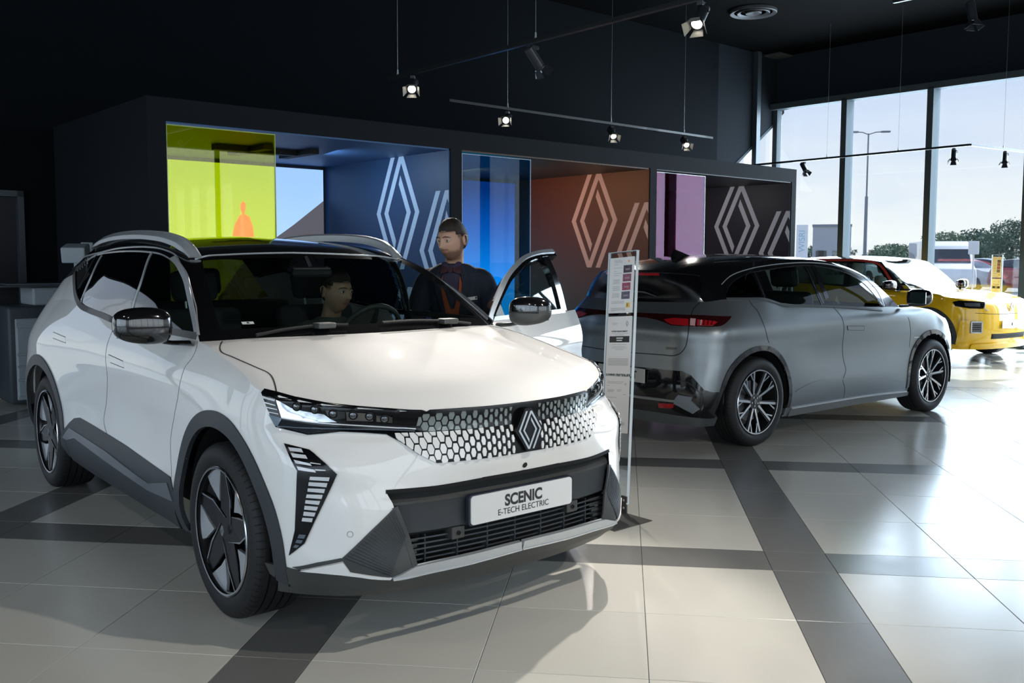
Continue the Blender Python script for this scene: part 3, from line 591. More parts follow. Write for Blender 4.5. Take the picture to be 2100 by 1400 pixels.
# outlines of the parts of the grey car on its skin (metres, car axes)
OUT_GREY = {
'dlo':[(-2.922,0.724,1.205),(-2.878,0.704,1.241),(-2.752,0.678,1.3),(-2.555,0.661,1.351),(-2.283,0.662,1.38),(-2.001,0.658,1.403),(-1.803,0.655,1.41),(-1.463,0.669,1.384),(-1.195,0.692,1.331),(-0.978,0.731,1.229),(-0.842,0.774,1.095),(-0.846,0.817,1.013),(-1.07,0.807,1.033),(-1.59,0.8,1.068),(-1.896,0.799,1.084),(-2.17,0.8,1.094),(-2.283,0.801,1.099),(-2.388,0.792,1.125),(-2.519,0.785,1.154),(-2.715,0.775,1.16),(-2.943,0.749,1.165)],
'trim_outer':[(-2.912,0.673,1.268),(-2.769,0.646,1.331),(-2.522,0.636,1.384),(-2.251,0.637,1.414),(-1.966,0.637,1.43),(-1.663,0.635,1.432),(-1.35,0.636,1.41),(-1.032,0.646,1.35),(-0.9,0.678,1.292),(-0.879,0.694,1.267),(-0.797,0.731,1.184),(-0.752,0.785,1.039)],
'trim_inner':[(-2.916,0.725,1.205),(-2.854,0.699,1.252),(-2.752,0.678,1.3),(-2.555,0.661,1.351),(-2.283,0.662,1.38),(-2.001,0.658,1.403),(-1.803,0.655,1.41),(-1.463,0.669,1.384),(-1.195,0.692,1.331),(-0.978,0.731,1.229),(-0.842,0.774,1.095)],
'belt':[(-2.948,0.752,1.158),(-2.72,0.779,1.153),(-2.523,0.788,1.146),(-2.394,0.797,1.118),(-2.289,0.806,1.093),(-2.177,0.806,1.086),(-1.902,0.803,1.076),(-1.596,0.804,1.06),(-1.083,0.815,1.025),(-0.861,0.826,1.005)],
'b_post':[(-1.805,0.661,1.402),(-1.801,0.749,1.243),(-1.739,0.798,1.083)],
'b_post2':[(-1.698,0.661,1.402),(-1.698,0.741,1.262),(-1.658,0.785,1.13)],
'c_post':[(-2.493,0.661,1.358),(-2.512,0.721,1.274),(-2.516,0.786,1.152)],
'c_post2':[(-2.549,0.662,1.351),(-2.589,0.683,1.321),(-2.667,0.702,1.287),(-2.733,0.726,1.239),(-2.759,0.747,1.202)],
'tail_strip':[(-3.298,0.031,1.032),(-3.279,0.331,1.037),(-3.248,0.529,1.038),(-3.167,0.701,1.038),(-2.981,0.829,1.03),(-3.005,0.834,1.011),(-3.062,0.84,0.981),(-3.109,0.832,0.96),(-3.157,0.798,0.955),(-3.291,0.618,0.955),(-3.316,0.523,0.958),(-3.312,0.438,0.979),(-3.309,0.359,0.993),(-3.312,0.259,1.003),(-3.319,0.052,1.004)],
'tail_red1':[(-3.299,0.436,0.997),(-3.277,0.519,1.01),(-3.241,0.633,1.008),(-3.269,0.655,0.96),(-3.313,0.527,0.962),(-3.308,0.471,0.98)],
'tail_pink':[(-3.232,0.642,1.012),(-3.212,0.678,1.01),(-3.241,0.696,0.961),(-3.262,0.665,0.962)],
'tail_red2':[(-3.208,0.687,1.007),(-3.13,0.788,0.997),(-3.116,0.808,0.988),(-3.155,0.793,0.963),(-3.233,0.706,0.962)],
'tail_pink2':[(-3.202,0.703,1.001),(-3.189,0.72,1.002),(-3.211,0.731,0.965),(-3.222,0.717,0.965)],
'tail_green':[(-3.245,0.583,1.026),(-3.126,0.768,1.021),(-3.131,0.772,1.012),(-3.25,0.588,1.019)],
'gate_seam':[(-3.113,0.628,1.128),(-3.171,0.617,1.082),(-3.22,0.636,1.027),(-3.266,0.66,0.96),(-3.29,0.667,0.873),(-3.3,0.653,0.797),(-3.317,0.619,0.751),(-3.332,0.574,0.732),(-3.348,0.47,0.73),(-3.364,0.309,0.726),(-3.373,0.155,0.723)],
'glass':[(-3.241,-0.031,1.342),(-3.176,0.383,1.348),(-3.053,0.525,1.338),(-3.036,0.554,1.327),(-3.061,0.61,1.269),(-3.1,0.626,1.176),(-3.115,0.606,1.135),(-3.137,0.553,1.131),(-3.226,-0.042,1.116)],
'gate_line':[(-3.238,0.059,1.358),(-3.174,0.385,1.351),(-3.029,0.548,1.333)],
'brake_lamp':[(-3.241,-0.023,1.351),(-3.204,0.294,1.351),(-3.208,0.298,1.331),(-3.242,-0.021,1.332)],
'wiper':[(-3.218,-0.081,1.194),(-3.22,0.035,1.195),(-3.214,0.158,1.194),(-3.204,0.222,1.178),(-3.196,0.269,1.166)],
'badge':[(-3.341,0.505,0.793),(-3.324,0.595,0.796),(-3.325,0.592,0.778),(-3.342,0.502,0.775)],
'bumper_black':[(-3.39,0.129,0.619),(-3.371,0.409,0.621),(-3.321,0.652,0.619),(-3.292,0.709,0.593),(-3.272,0.749,0.547),(-3.238,0.795,0.485),(-3.187,0.825,0.469),(-3.069,0.84,0.462),(-3.026,0.81,0.294),(-3.122,0.786,0.259),(-3.249,0.741,0.27),(-3.344,0.512,0.282),(-3.38,0.125,0.281)],
'diffuser':[(-3.398,0.131,0.395),(-3.343,0.601,0.397),(-3.344,0.594,0.381),(-3.397,0.131,0.376)],
'chevron':[(-3.336,0.631,0.442),(-3.29,0.727,0.43),(-3.293,0.717,0.402),(-3.254,0.768,0.345),(-3.276,0.725,0.308),(-3.343,0.597,0.372),(-3.342,0.607,0.409)],
'chevron_lit':[(-3.336,0.631,0.442),(-3.29,0.727,0.43),(-3.293,0.717,0.402),(-3.342,0.607,0.402)],
'reflector':[(-3.369,0.463,0.361),(-3.343,0.594,0.368),(-3.341,0.589,0.336),(-3.363,0.466,0.325)],
'bumper_edge':[(-3.342,0.622,0.542),(-3.308,0.692,0.537),(-3.281,0.743,0.496),(-3.257,0.776,0.447),(-3.251,0.773,0.351),(-3.258,0.752,0.311)],
'sill_line':[(-2.23,0.851,0.259),(-1.667,0.851,0.26),(-1.151,0.851,0.259),(-0.421,0.839,0.237)],
'sill_strip':[(-2.233,0.85,0.253),(-1.664,0.849,0.254),(-1.147,0.849,0.251),(-0.371,0.835,0.228),(-0.362,0.82,0.19),(-0.983,0.831,0.19),(-1.636,0.83,0.19),(-2.249,0.831,0.19)],
'door_crease':[(-2.187,0.869,0.388),(-2.029,0.87,0.43),(-1.887,0.869,0.448),(-1.504,0.87,0.437),(-1.19,0.869,0.423),(-0.829,0.867,0.398),(-0.621,0.864,0.358),(-0.481,0.861,0.329)],
'seam_rear':[(-2.709,0.785,1.143),(-2.702,0.808,1.105),(-2.674,0.827,1.073),(-2.66,0.857,1.014),(-2.651,0.879,0.961),(-2.618,0.889,0.867),(-2.585,0.886,0.81)],
'seam_mid':[(-1.603,0.804,1.06),(-1.574,0.834,1.019),(-1.548,0.858,0.972),(-1.531,0.869,0.912),(-1.513,0.864,0.851),(-1.512,0.858,0.797),(-1.491,0.852,0.608),(-1.463,0.861,0.512),(-1.517,0.87,0.423),(-1.482,0.868,0.362),(-1.472,0.851,0.261)],
'seam_front':[(-0.459,0.859,0.929),(-0.418,0.86,0.849),(-0.396,0.855,0.77),(-0.402,0.851,0.645)],
'handle':[(-1.475,0.868,0.893),(-1.205,0.866,0.881),(-1.202,0.862,0.841),(-1.454,0.864,0.856)],
'flap':[(-0.368,0.859,0.898),(-0.152,0.85,0.889),(-0.135,0.855,0.845),(-0.154,0.859,0.806)],
'flap2':[(-0.33,0.853,0.735),(-0.216,0.857,0.73)],
}
# ---------------------------------------------------------------- hall
M_wall = mat('charcoal_wall', (.0040, .0055, .0075), .8, spec=.06, var=.04, vscale=6, bump=.15, bscale=300)
M_ceil = mat('black_ceiling', (.0016, .0018, .002), .9, spec=.03, var=.1, vscale=3)
M_booth = mat('booth_slate_panel', (.0105, .0125, .0155), .7, spec=.12, var=.05, vscale=5, bump=.1, bscale=250)
M_frame = mat('window_frame_slate', (.045, .060, .070), .6, spec=.1, var=.03)
M_pane = glassy('facade_glass', (.93, .96, .97), .0)
def struct(o): o['kind'] = 'structure'; return o
def bbox(name, u0, u1, n0, n1, z0, z1, m, parent=None, bev=0):
    return MB().box(u0, u1, n0, n1, z0, z1, MBLD, bev).build(name, m, parent)
ZC = 5.4; U0, U1, N0, N1 = -9.0, 16.28, -9.0, 10.68
# floor: a screed bed with single tiles on it, laid on the diagonal of the hall
bed = MB().box(U0 - .3, U1 + .3, N0 - .3, N1 + .3, -.25, -.006, MBLD).build('floor', mat('floor_grout', (.10, .10, .10), .8))
struct(bed)
M_tile = floor_mat('pale_stone_tile', (.70, .67, .59), .20, 1)
M_tile_d = floor_mat('grey_stone_tile', (.21, .205, .19), .22, 2)
def edges(a0, lo, hi):
    out = []; k = math.floor((lo - a0) / 2.14) - 1
    while a0 + k * 2.14 < hi:
        a = a0 + k * 2.14
        out.append((a, a + .298, True)); x = a + .298
        for j in range(3): out.append((x, x + .614, False)); x += .614
        k += 1
    return [e for e in out if e[1] > lo and e[0] < hi]
tile_mesh = {}
def tile_obj(x0, x1, y0, y1, dark, name='tile'):
    key = (round(x1 - x0, 3), round(y1 - y0, 3), dark)
    g = .0014; w, h = (x1 - x0) / 2 - g, (y1 - y0) / 2 - g
    if key not in tile_mesh:
        b = .0012; V = [(-w,-h,-.007),(w,-h,-.007),(w,h,-.007),(-w,h,-.007),(-w,-h,-b),(w,-h,-b),(w,h,-b),(-w,h,-b),(-w+b,-h+b,0),(w-b,-h+b,0),(w-b,h-b,0),(-w+b,h-b,0)]
        F = [(8,9,10,11)] + [(i,(i+1)%4,4+(i+1)%4,4+i) for i in range(4)] + [(4+i,4+(i+1)%4,8+(i+1)%4,8+i) for i in range(4)]
        me = bpy.data.meshes.new(name); me.from_pydata(V, [], F); me.materials.append(M_tile_d if dark else M_tile); me.update(); tile_mesh[key] = me
    o = bpy.data.objects.new(name, tile_mesh[key]); o.location = ((x0+x1)/2, (y0+y1)/2, 0); link(o, bed); return o
def seen(x, y):
    d = Vector((x, y, -1.481)); f = d.dot(f_)
    if f < .5: return None
    px = 1050 + 1912.1 * d.dot(r_) / f; py = 672 - 1912.1 * d.dot(u_) / f
    return f if -260 < px < 2360 and 480 < py < 1750 else None
cand = []
for x0, x1, dx in edges(.72, -14, 16):
    for y0, y1, dy in edges(4.437, -8, 22):
        c = B(0, 0); p = Vector(((x0+x1)/2, (y0+y1)/2, 0)); uu, nn = p.dot(UX), p.dot(NX)
        if U0 < uu < U1 + .3 and N0 < nn < N1 + .3:
            f = seen(p.x, p.y); cand.append((f if f else 1e3 + p.length, x0, x1, y0, y1, dx or dy))
cand.sort()
far = MB(); fard = MB()
for i, (f, x0, x1, y0, y1, dk) in enumerate(cand):
    if i < 290: tile_obj(x0, x1, y0, y1, dk)
    else: (fard if dk else far).add([(x0+.0014,y0+.0014,0),(x1-.0014,y0+.0014,0),(x1-.0014,y1-.0014,0),(x0+.0014,y1-.0014,0)], [(0,1,2,3)])
o = far.build('pale_tiles_beyond', M_tile, bed); o['kind'] = 'stuff'
o = fard.build('grey_tiles_beyond', M_tile_d, bed); o['kind'] = 'stuff'
struct(bbox('ceiling', U0 - .3, U1 + .3, N0 - .3, N1 + .3, ZC, ZC + .2, M_ceil))
# back wall, with the dark doorway at its left end
def wall_piece(mbs, *a): mbs.box(*a, MBLD)
w = MB(); wall_piece(w, U0 - .3, -6.5, N1, N1 + .25, 0, ZC); wall_piece(w, -6.5, 1.0, N1, N1 + .25, 2.3, ZC); wall_piece(w, 1.0, 1.35, N1, N1 + .25, 0, ZC); wall_piece(w, 1.35, 2.58, N1, N1 + .25, 2.10, ZC); wall_piece(w, 2.58, 14.4, N1, N1 + .25, 0, ZC)
struct(w.build('wall_back', M_wall))
cw = MB()
def prism_n(mb, poly, n0, n1):
    k = len(poly); V = [tuple(B(u, n0, z)) for u, z in poly] + [tuple(B(u, n1, z)) for u, z in poly]
    mb.add(V, [tuple(range(k)), tuple(range(k, 2*k))[::-1]] + [(i, k+i, k+(i+1)%k, (i+1)%k) for i in range(k)])
prism_n(cw, [(14.4,0),(U1+.3,0),(U1+.3,2.84),(14.4,2.84)], N1, N1 + .25); prism_n(cw, [(14.4,2.84),(U1,4.15),(U1+.3,4.35),(U1+.3,ZC),(14.4,ZC)], N1, N1 + .25)
struct(cw.build('wall_corner', mat('grey_corner_wall', (.011,.014,.018), .8, spec=.08)))
rg_ = MB(); prism_n(rg_, [(14.4,2.80),(U1,4.10),(U1,4.16),(14.4,2.86)], N1 - .01, N1 + .1)  # raked opening added in the shape of the bright patch on the wall
rw = struct(rg_.build('window_70', M_frame)); gp = MB(); prism_n(gp, [(14.45,2.84),(U1,2.84),(U1,4.12)], N1 + .12, N1 + .13); gp.build('pane', M_pane, rw)
dr = struct(bbox('door_1', 1.37, 2.54, N1 + .05, N1 + .10, .02, 2.08, mat('dark_door_leaf', (.006, .007, .009), .5)))
fr = MB(); wall_piece(fr, 2.54, 2.60, N1 - .035, N1 + .12, 0, 2.14); wall_piece(fr, 1.33, 1.39, N1 - .035, N1 + .12, 0, 2.14); wall_piece(fr, 1.33, 2.60, N1 - .035, N1 + .12, 2.08, 2.14)
fr.build('door_frame', mat('dark_steel_frame', (.05, .065, .075), .35, metal=.3), dr)
MB().tube([B(1.47, N1 - .02, 1.05), B(1.58, N1 - .02, 1.05)], .01).build('door_handle', M_alu, dr)
for k_ in range(4): bbox('pane', -6.5 + 1.875*k_ + .05, -6.5 + 1.875*(k_+1) - .05, N1 + .10, N1 + .11, 0, 2.3, M_pane, struct(bbox('window_%d' % (60 + k_), -6.5 + 1.875*(k_+1) - .05, -6.5 + 1.875*(k_+1) + .05, N1 + .02, N1 + .2, 0, 2.3, M_frame)))
struct(bbox('baseboard_back', 1.02, 1.33, N1 - .015, N1, 0, .15, mat('grey_skirting', (.18, .20, .22), .5)))
struct(bbox('baseboard_door', 1.39, 2.54, N1 + .02, N1 + .05, .01, .15, MATS['grey_skirting']))
# right-hand glass front
w = MB(); wall_piece(w, U1, U1 + .3, N0, N1 + .3, 4.46, ZC); wall_piece(w, U1, U1 + .3, N0, N1, -.2, .02)
struct(w.build('wall_right', mat('blue_black_wall', (.016,.021,.028), .8, spec=.1)))
MU = [N1 - .10, 9.10, 7.50, 5.90, 4.30, 2.70, 1.10, -.5, -2.1, -3.7, -5.3, -6.9, -8.5]
fh = bbox('trim_1', U1 - .20, U1 + .02, N0, N1, 4.36, 4.47, M_frame); struct(fh)
fs = bbox('trim_2', U1 - .06, U1 + .05, N0, N1, 0.0, .10, M_frame); struct(fs)
for k, (a, b) in enumerate(zip(MU[:-1], MU[1:])):
    wn = struct(bbox('window_%d' % (k + 1), U1 - .20, U1 + .06, b - .055, b + .055, .02, 4.40, M_frame))
    bbox('pane', U1 - .005, U1 + .005, b + .04, a - .04, .08, 4.40, M_pane, wn)
struct(bbox('trim_3', U1 - .09, U1 + .06, N1 - .10, N1, .02, 4.40, M_frame))
struct(bbox('trim_4', 15.50, 15.62, N1 - .10, N1, 0, ZC, MATS['dark_steel_frame']))
# glass fronts behind and to the left of the camera (out of frame, they let the daylight in and are mirrored in the cars)
def facade(nm, k0, along, fixed, lo, hi):
    n = 0; x = lo
    while x < hi - .5:
        x2 = min(hi, x + 2.0)
        if along == 'u':
            o = struct(bbox('window_%d' % (k0 + n), x - .05, x + .05, fixed - .06, fixed + .06, 0, 4.4, M_frame)); bbox('pane', x + .05, x2 - .05, fixed - .005, fixed + .005, .1, 4.4, M_pane, o)
        else:
            o = struct(bbox('window_%d' % (k0 + n), fixed - .06, fixed + .06, x - .05, x + .05, 0, 4.4, M_frame)); bbox('pane', fixed - .005, fixed + .005, x + .05, x2 - .05, .1, 4.4, M_pane, o)
        n += 1; x = x2
facade('b', 20, 'u', N0, U0, U1); facade('l', 40, 'n', U0, N0, N1)
struct(bbox('wall_front', U0 - .3, U1 + .3, N0 - .3, N0 - .05, 4.4, ZC, M_wall)); struct(bbox('wall_left', U0 - .3, U0 - .05, N0, N1 + .3, 4.4, ZC, M_wall))
# ---------------------------------------------------------------- wheels
def wheel_tyre(R, w, rim, name_parent, mat_t):
    """tyre with shoulder and tread grooves; axis along y, outer side at y = 0, inner at y = +w"""
    s = rim
    prof = [(s-.004, .012), (s+.004, .004), (s+.012, .0), (s+(R-s)*.35, -.006), (s+(R-s)*.62, -.004), (R-.022, .004), (R-.010, .012), (R-.004, .022), (R-.0005, .036)]
    k = [.036]
    for g in (.055, .095, .135, .175):
        if g < w - .04: prof += [(R, g - .004), (R - .008, g - .003), (R - .008, g + .003), (R, g + .004)]
    prof += [(R-.0005, w-.036), (R-.004, w-.022), (R-.010, w-.012), (R-.022, w-.004), (s+(R-s)*.5, w+.004), (s+.01, w-.002), (s-.004, w-.012)]
    M = Matrix(((1,0,0,0),(0,0,1,0),(0,1,0,0),(0,0,0,1)))
    mb = MB().lathe(prof, 72, M)
    mb.F = [f[::-1] for f in mb.F]
    o = mb.build('tyre', mat_t, name_parent, sharp=30)
    n = 72; tr = MB()
    for i in range(n):
        th = 2*math.pi*i/n
        for (rad, y0, dl) in ((R - .006, .010, .028),):
            c, sn = math.cos(th), math.sin(th); c2, s2 = math.cos(th + .012), math.sin(th + .012)
            a = [(R+.0006)*c, y0, (R+.0006)*sn]
            P = []
            for (yy, rr) in ((.004, R-.020), (.014, R-.007), (.034, R+.0008)):
                P += [(rr*c, yy-.0012, rr*sn), (rr*c2, yy-.0012, rr*s2)]
            tr.add(P, [(0,1,3,2),(2,3,5,4)])
    g_ = tr.build('tread_grooves', M_inside, o); g_['kind'] = 'stuff'
    return o
def rim_poly(name, polys, y0, y1, m, parent, curve_in=None):
    mb = MB()
    for p in polys:
        n = len(p); a = sum(p[i][0]*p[(i+1)%n][1] - p[(i+1)%n][0]*p[i][1] for i in range(n))
        if a > 0: p = p[::-1]
        f = curve_in or (lambda r: 0)
        V = [(x, y0 + f(math.hypot(x, z)), z) for x, z in p] + [(x, y1 + f(math.hypot(x, z)), z) for x, z in p]
        F = [tuple(range(n))[::-1], tuple(range(n, 2*n))] + [(i, (i+1)%n, n+(i+1)%n, n+i) for i in range(n)]
        mb.add(V, F)
    o = mb.build(name, m, parent)
    bm = bmesh.new(); bm.from_mesh(o.data); bmesh.ops.recalc_face_normals(bm, faces=bm.faces[:]); bm.to_mesh(o.data); bm.free()
    return o
def rotp(p, a): c, s = math.cos(a), math.sin(a); return [(x*c - z*s, x*s + z*c) for x, z in p]
def pol(r, deg): return (r*math.cos(math.radians(deg)), r*math.sin(math.radians(deg)))
def wheel_base(parent, R, w, rim):
    """barrel, brake disc and hub behind the face; outer side at y = 0 looking to -y"""
    M = Matrix(((1,0,0,0),(0,0,1,0),(0,1,0,0),(0,0,0,1)))
    b = MB().lathe([(rim-.002,.004),(rim+.004,0),(rim+.004,.008),(rim-.012,.014),(rim-.02,.05),(rim-.03,w-.03),(rim-.01,w-.01)], 60, M)
    b.build('rim_barrel', mat('rim_black', (.012,.012,.013), .3, coat=.6), parent, sharp=35)
    d = MB().lathe([(.0,.085),(.16,.085),(.16,.105),(0,.105)], 40, M); d.build('brake_disc', mat('brake_steel', (.28,.28,.28), .35, metal=.9), parent)
    MB().lathe([(.0,.06),(.07,.06),(.075,.09),(0,.09)], 24, M).build('hub', mat('hub_black', (.01,.01,.011), .4), parent)
def wheel_white(name, parent):
    R, w, rim = .3595, .235, .262
    e = empty(name, parent=parent)
    wheel_tyre(R, w, rim, e, M_tyre); wheel_base(e, R, w, rim)
    dish = lambda r: .016 - .014 * min(1, (r / rim) ** 2)
    blk = mat('blade_gloss_black', (.005,.005,.006), .22, spec=.35); sil = M_rimsilver; glossy = mat('rim_gloss_plate', (.42,.44,.46), .22, metal=.35, coat=.8)
    blades, plates, plates2, lines = [], [], [], []
    for k in range(5):
        a = math.radians(90 + 72 * k)
        # broad black blade running from one side of the hub to the rim, a silver plate beside it, a slim bright edge
        blades.append(rotp([pol(.055,-70), pol(.155,-20), pol(rim-.004,-4), pol(rim-.004,6), pol(.165,16), pol(.07,50)], a))
        plates.append(rotp([pol(.125,33), pol(.17,22), pol(rim-.008,8.5), pol(rim-.008,20), pol(rim-.008,32), pol(rim-.008,43), pol(.215,44)], a))
        plates2.append(rotp([pol(.135,-22), pol(rim-.01,-6), pol(rim-.01,-20), pol(.18,-30)], a))
        lines.append(rotp([pol(rim-.004,-5.2), pol(rim-.004,-3.6), pol(.156,-18.5), pol(.056,-66), pol(.052,-72), pol(.153,-22)], a))
    hubp = [pol(.078, 12*i) for i in range(30)]
    for q in blades: rim_poly('blade', [q], .010, .030, blk, e, dish)
    rim_poly('hub_plate', [hubp], .010, .030, blk, e, dish)
    for q in plates: rim_poly('silver_plate', [q], .012, .024, glossy, e, dish)
    for q in plates2: rim_poly('dark_plate', [q], .030, .040, mat('rim_graphite', (.05,.05,.055), .25, metal=.6), e, dish)
    for q in lines: rim_poly('bright_edge', [q], .006, .014, sil, e, dish)
    ring = MB().lathe([(rim-.008,-.002),(rim-.001,-.003),(rim+.003,.003)], 60, Matrix(((1,0,0,0),(0,0,1,0),(0,1,0,0),(0,0,0,1)))); ring.build('rim_lip', sil, e, sharp=40)
    cap = logo_mesh('wheel_cap_mark', .016, .003, M_emblem, e); cap.matrix_local = Matrix(((1,0,0,0),(0,0,1,.004+.006),(0,1,0,0),(0,0,0,1))) @ Matrix.Rotation(math.pi, 4, 'Y') @ Matrix.Diagonal((1,1,1,1))
    return e
# ---------------------------------------------------------------- diamond mark: two interlaced open rhombs
def logo_polys(h=1.45, s=.19, k=.715):
    ax = .19
    t = (.81 - s) / .62 * .62 / k if False else .62 / k
    R2 = [[(-.62,0),(ax-s/2,h),(ax,h),(ax,h*t),(-.62+s,0)],
          [(ax,h),(ax+s/2,h),(1,0),(1-s,0),(ax,h*t)],
          [(1,0),(ax+s/2,-h),(ax-s/2,-h),(1-s,0)],
          [(-.62,0),(-.62+s,0),(-.62+s+.5*k,-.5*h),(-.62+.66*k,-.66*h)]]
    return R2 + [[(-x, -y) for x, y in p] for p in R2]
def logo_mesh(name, w, depth, m, parent, h=1.3, **kw):
    """flat mark in the xy plane, half width w, front face at z = depth"""
    mb = MB()
    for p in logo_polys(h, **kw): mb.prism([(x*w, y*w) for x, y in p], 0, depth)
    return mb.build(name, m, parent)
def text_obj(name, txt, size, loc, M, m, parent, extrude=.0004, bold=0, align='CENTER', sx=1.0, spacing=1.0):
    c = bpy.data.curves.new(name, 'FONT'); c.body = txt; c.size = size; c.align_x = align; c.align_y = 'CENTER'; c.extrude = extrude
    c.offset = bold; c.space_character = spacing
    o = bpy.data.objects.new(name, c); SC.collection.objects.link(o)
    dg = bpy.context.evaluated_depsgraph_get(); me = bpy.data.meshes.new_from_object(o.evaluated_get(dg)); bpy.data.objects.remove(o); bpy.data.curves.remove(c)
    me.materials.clear(); me.materials.append(m)
    me.transform(Matrix.Translation(loc) @ M @ Matrix.Diagonal((sx, 1, 1, 1)))
    return link(bpy.data.objects.new(name, me), parent)
def frame_matrix(x, y, z):
    """columns are the given axes"""
    x, y, z = Vector(x).normalized(), Vector(y).normalized(), Vector(z).normalized()
    return Matrix(((x.x,y.x,z.x,0),(x.y,y.y,z.y,0),(x.z,y.z,z.z,0),(0,0,0,1)))
# ---------------------------------------------------------------- white car
def xz_in(poly): return lambda c: inpoly(c[:, [0, 2]], [(p[0], p[2]) for p in poly])
def circ_in(x0, z0, r): return lambda c: (c[:,0]-x0)**2 + (c[:,2]-z0)**2 < r*r
def build_white():
    T = dict(OUT_WHITE)
    for k_ in ('band', 'net', 'lamp_in'): T[k_] = [((p[0], -.004, p[2]) if p[1] < .05 else p) for p in T[k_]]
    car = empty('crossover_car', (-0.998, 4.219, 0), math.radians(-43.62))
    tag(car, 'white crossover car with black roof and open driver door in the foreground', 'car')
    sk = Skin(skin_white())
    SIDE = (0, 1, 0); FRONT = (1, .0, 0); CORNER = (math.cos(math.radians(38)), math.sin(math.radians(38)), 0); CORN2 = (math.cos(math.radians(25)), math.sin(math.radians(25)), 0)
    arch_f = circ_in(0, .365, .43); arch_r = circ_in(-2.785, .365, .43)
    intake = [(p[1], p[2]) for p in T['intake']]; intake = intake[:-1]
    ytop = T['intake'][3]
    ipoly = [(-.01, T['intake'][3][2])] + [(p[1], p[2]) for p in reversed(T['intake'][:3])] + [(p[1], p[2]) for p in T['intake'][:3-1:-1][:-1]]
    ipoly = [(0, T['intake'][3][2]+.003)] + [(T['intake'][i][1], T['intake'][i][2]) for i in (2,1,0,9,8,7,6,5)] + [(0, T['intake'][4][2]-.003)]
    def in_intake(c): return (c[:,0] > .6) & inpoly(c[:, 1:], ipoly)
    seam_a = T['door_seam_a']; seam_b = T['door_seam_b']
    def xs(seam, z): zz = np.array([p[2] for p in seam])[::-1]; xx = np.array([p[0] for p in seam])[::-1]; return np.interp(z, zz, xx)
    def underside(c): return (c[:,2] < .20)
    def cutall(c): return arch_f(c) | arch_r(c) | in_intake(c) | underside(c)
    door_top = lambda c: c[:,1] > .6
    body_groups = lambda left: [(None, None, cutall)] + ([(None, None, lambda c: (c[:,0] < xs(seam_a, c[:,2])) & (c[:,0] > xs(seam_b, c[:,2])) & (c[:,2] > .42) & (c[:,1] > .5) & (c[:,0] > -1.8))] if left else
        [('front_door', M_white, lambda c: (c[:,0] < xs(seam_a, c[:,2])) & (c[:,0] > xs(seam_b, c[:,2])) & (c[:,2] > .42) & (c[:,1] > .5) & (c[:,0] > -1.8))]) + [
        ('rear_door', M_white, lambda c: (c[:,0] <= xs(seam_b, c[:,2])) & (c[:,0] > -2.3) & (c[:,2] > .42) & (c[:,1] > .5) & ~circ_in(-2.785, .365, .60)(c)),
        ('front_valance', M_plastic2, lambda c: (c[:,0] > .36) & (c[:,2] < .315)), ('sill', M_plastic, lambda c: (c[:,0] <= .36) & (c[:,0] > -3.3) & (c[:,2] < .42)), ('rear_valance', M_plastic, lambda c: (c[:,0] <= -3.3) & (c[:,2] < .45)),
        ('front_bumper', M_white, lambda c: (c[:,0] > .36) & (c[:,2] < .93)),
        ('front_fender', M_white, lambda c: c[:,0] > -.6),
        ('rear_bumper', M_white, lambda c: (c[:,0] < -3.2) & (c[:,2] < .8)),
        ('tailgate', M_white, lambda c: (c[:,0] < -3.35) & (c[:,1] < .7))]
    sk.sides = -1; sk.emit('body', body_groups(False), car, ('rear_quarter', M_white))
    sk.sides = 1; sk.emit('body', body_groups(True), car, ('rear_quarter', M_white))
    sk.sides = 0
    hs = T['hood_seam']
    hx = np.array([p[0] for p in hs]); hy = np.array([p[1] for p in hs]); oi = np.argsort(hx)
    sk.emit('hood', [('hood', M_white, lambda c: (c[:,1] < np.interp(c[:,0], hx[oi], hy[oi])) & (c[:,0] > -.36))], car, ('fender_top', M_white))
    # windscreen: black surround, glass in the middle
    P = sk.P['windshield']; nr, ns = P.G.shape[:2]
    ii = np.arange(len(P.F)); rr = ii // (ns-1) / (nr-1); ss = ii % (ns-1) / (ns-1)
    gl = (ss < .86) & (rr > .075) & (rr < .90)
    sk.emit('windshield', [('windscreen_glass', M_glass_w, lambda c: gl)], car, ('windscreen_surround', M_black))
    sk.emit('roof', [], car, ('roof_panel', M_black))
    dlo = [(p[0], p[2]) for p in T['dlo']]
    fdoor = lambda c: (c[:,0] > -1.29) & (c[:,2] < 1.52)
    inside = lambda c: inpoly(c[:, [0, 2]], dlo)
    wline = lambda c: (c[:,0] < -2.3) & (c[:,2] < 1.365 - .12*np.clip(-2.72 - c[:,0], 0, 1))
    lowline = lambda c: c[:,2] < 1.15 + .0*c[:,0]
    outside_front = lambda c: (c[:,2] < np.interp(-c[:,0], [.3,.44,1.5,1.97,2.17,2.41,2.6], [1.125,1.128,1.131,1.163,1.18,1.244,1.32]))
    for side, nm in ((-1, 'r'), (1, 'l')):
        sk.sides = side
        g = []
        if side == 1: g.append((None, None, lambda c: (c[:,0] > -1.27) & (c[:,0] < np.interp(c[:,2], [1.10,1.18,1.24,1.33,1.40,1.45,1.50], [-.40,-.50,-.59,-.75,-.90,-1.05,-1.26]))))
        g += [('front_side_glass', M_glass_s, lambda c: inside(c) & (c[:,0] > -1.33)), ('rear_side_glass', M_glass_d, inside), ('door_skin_upper', M_white, lambda c: outside_front(c) & (c[:,0] > -2.3)), ('rear_quarter_pillar', M_white, wline)]
        sk.emit('side', g, car, ('roof_side', M_black))
    sk.sides = 0
    sk.emit('rear_glass', [], car, ('rear_window', M_glass_d))
    # trims, seams
    R = sk.ribbon
    R('window_trim', T['trim_top'], SIDE, .006, .004, M_chrome, car)
    gt = T['glass_top']
    R('window_trim', gt[:8], SIDE, .005, .005, M_chrome, car)
    q = T['glass_top'][5:]
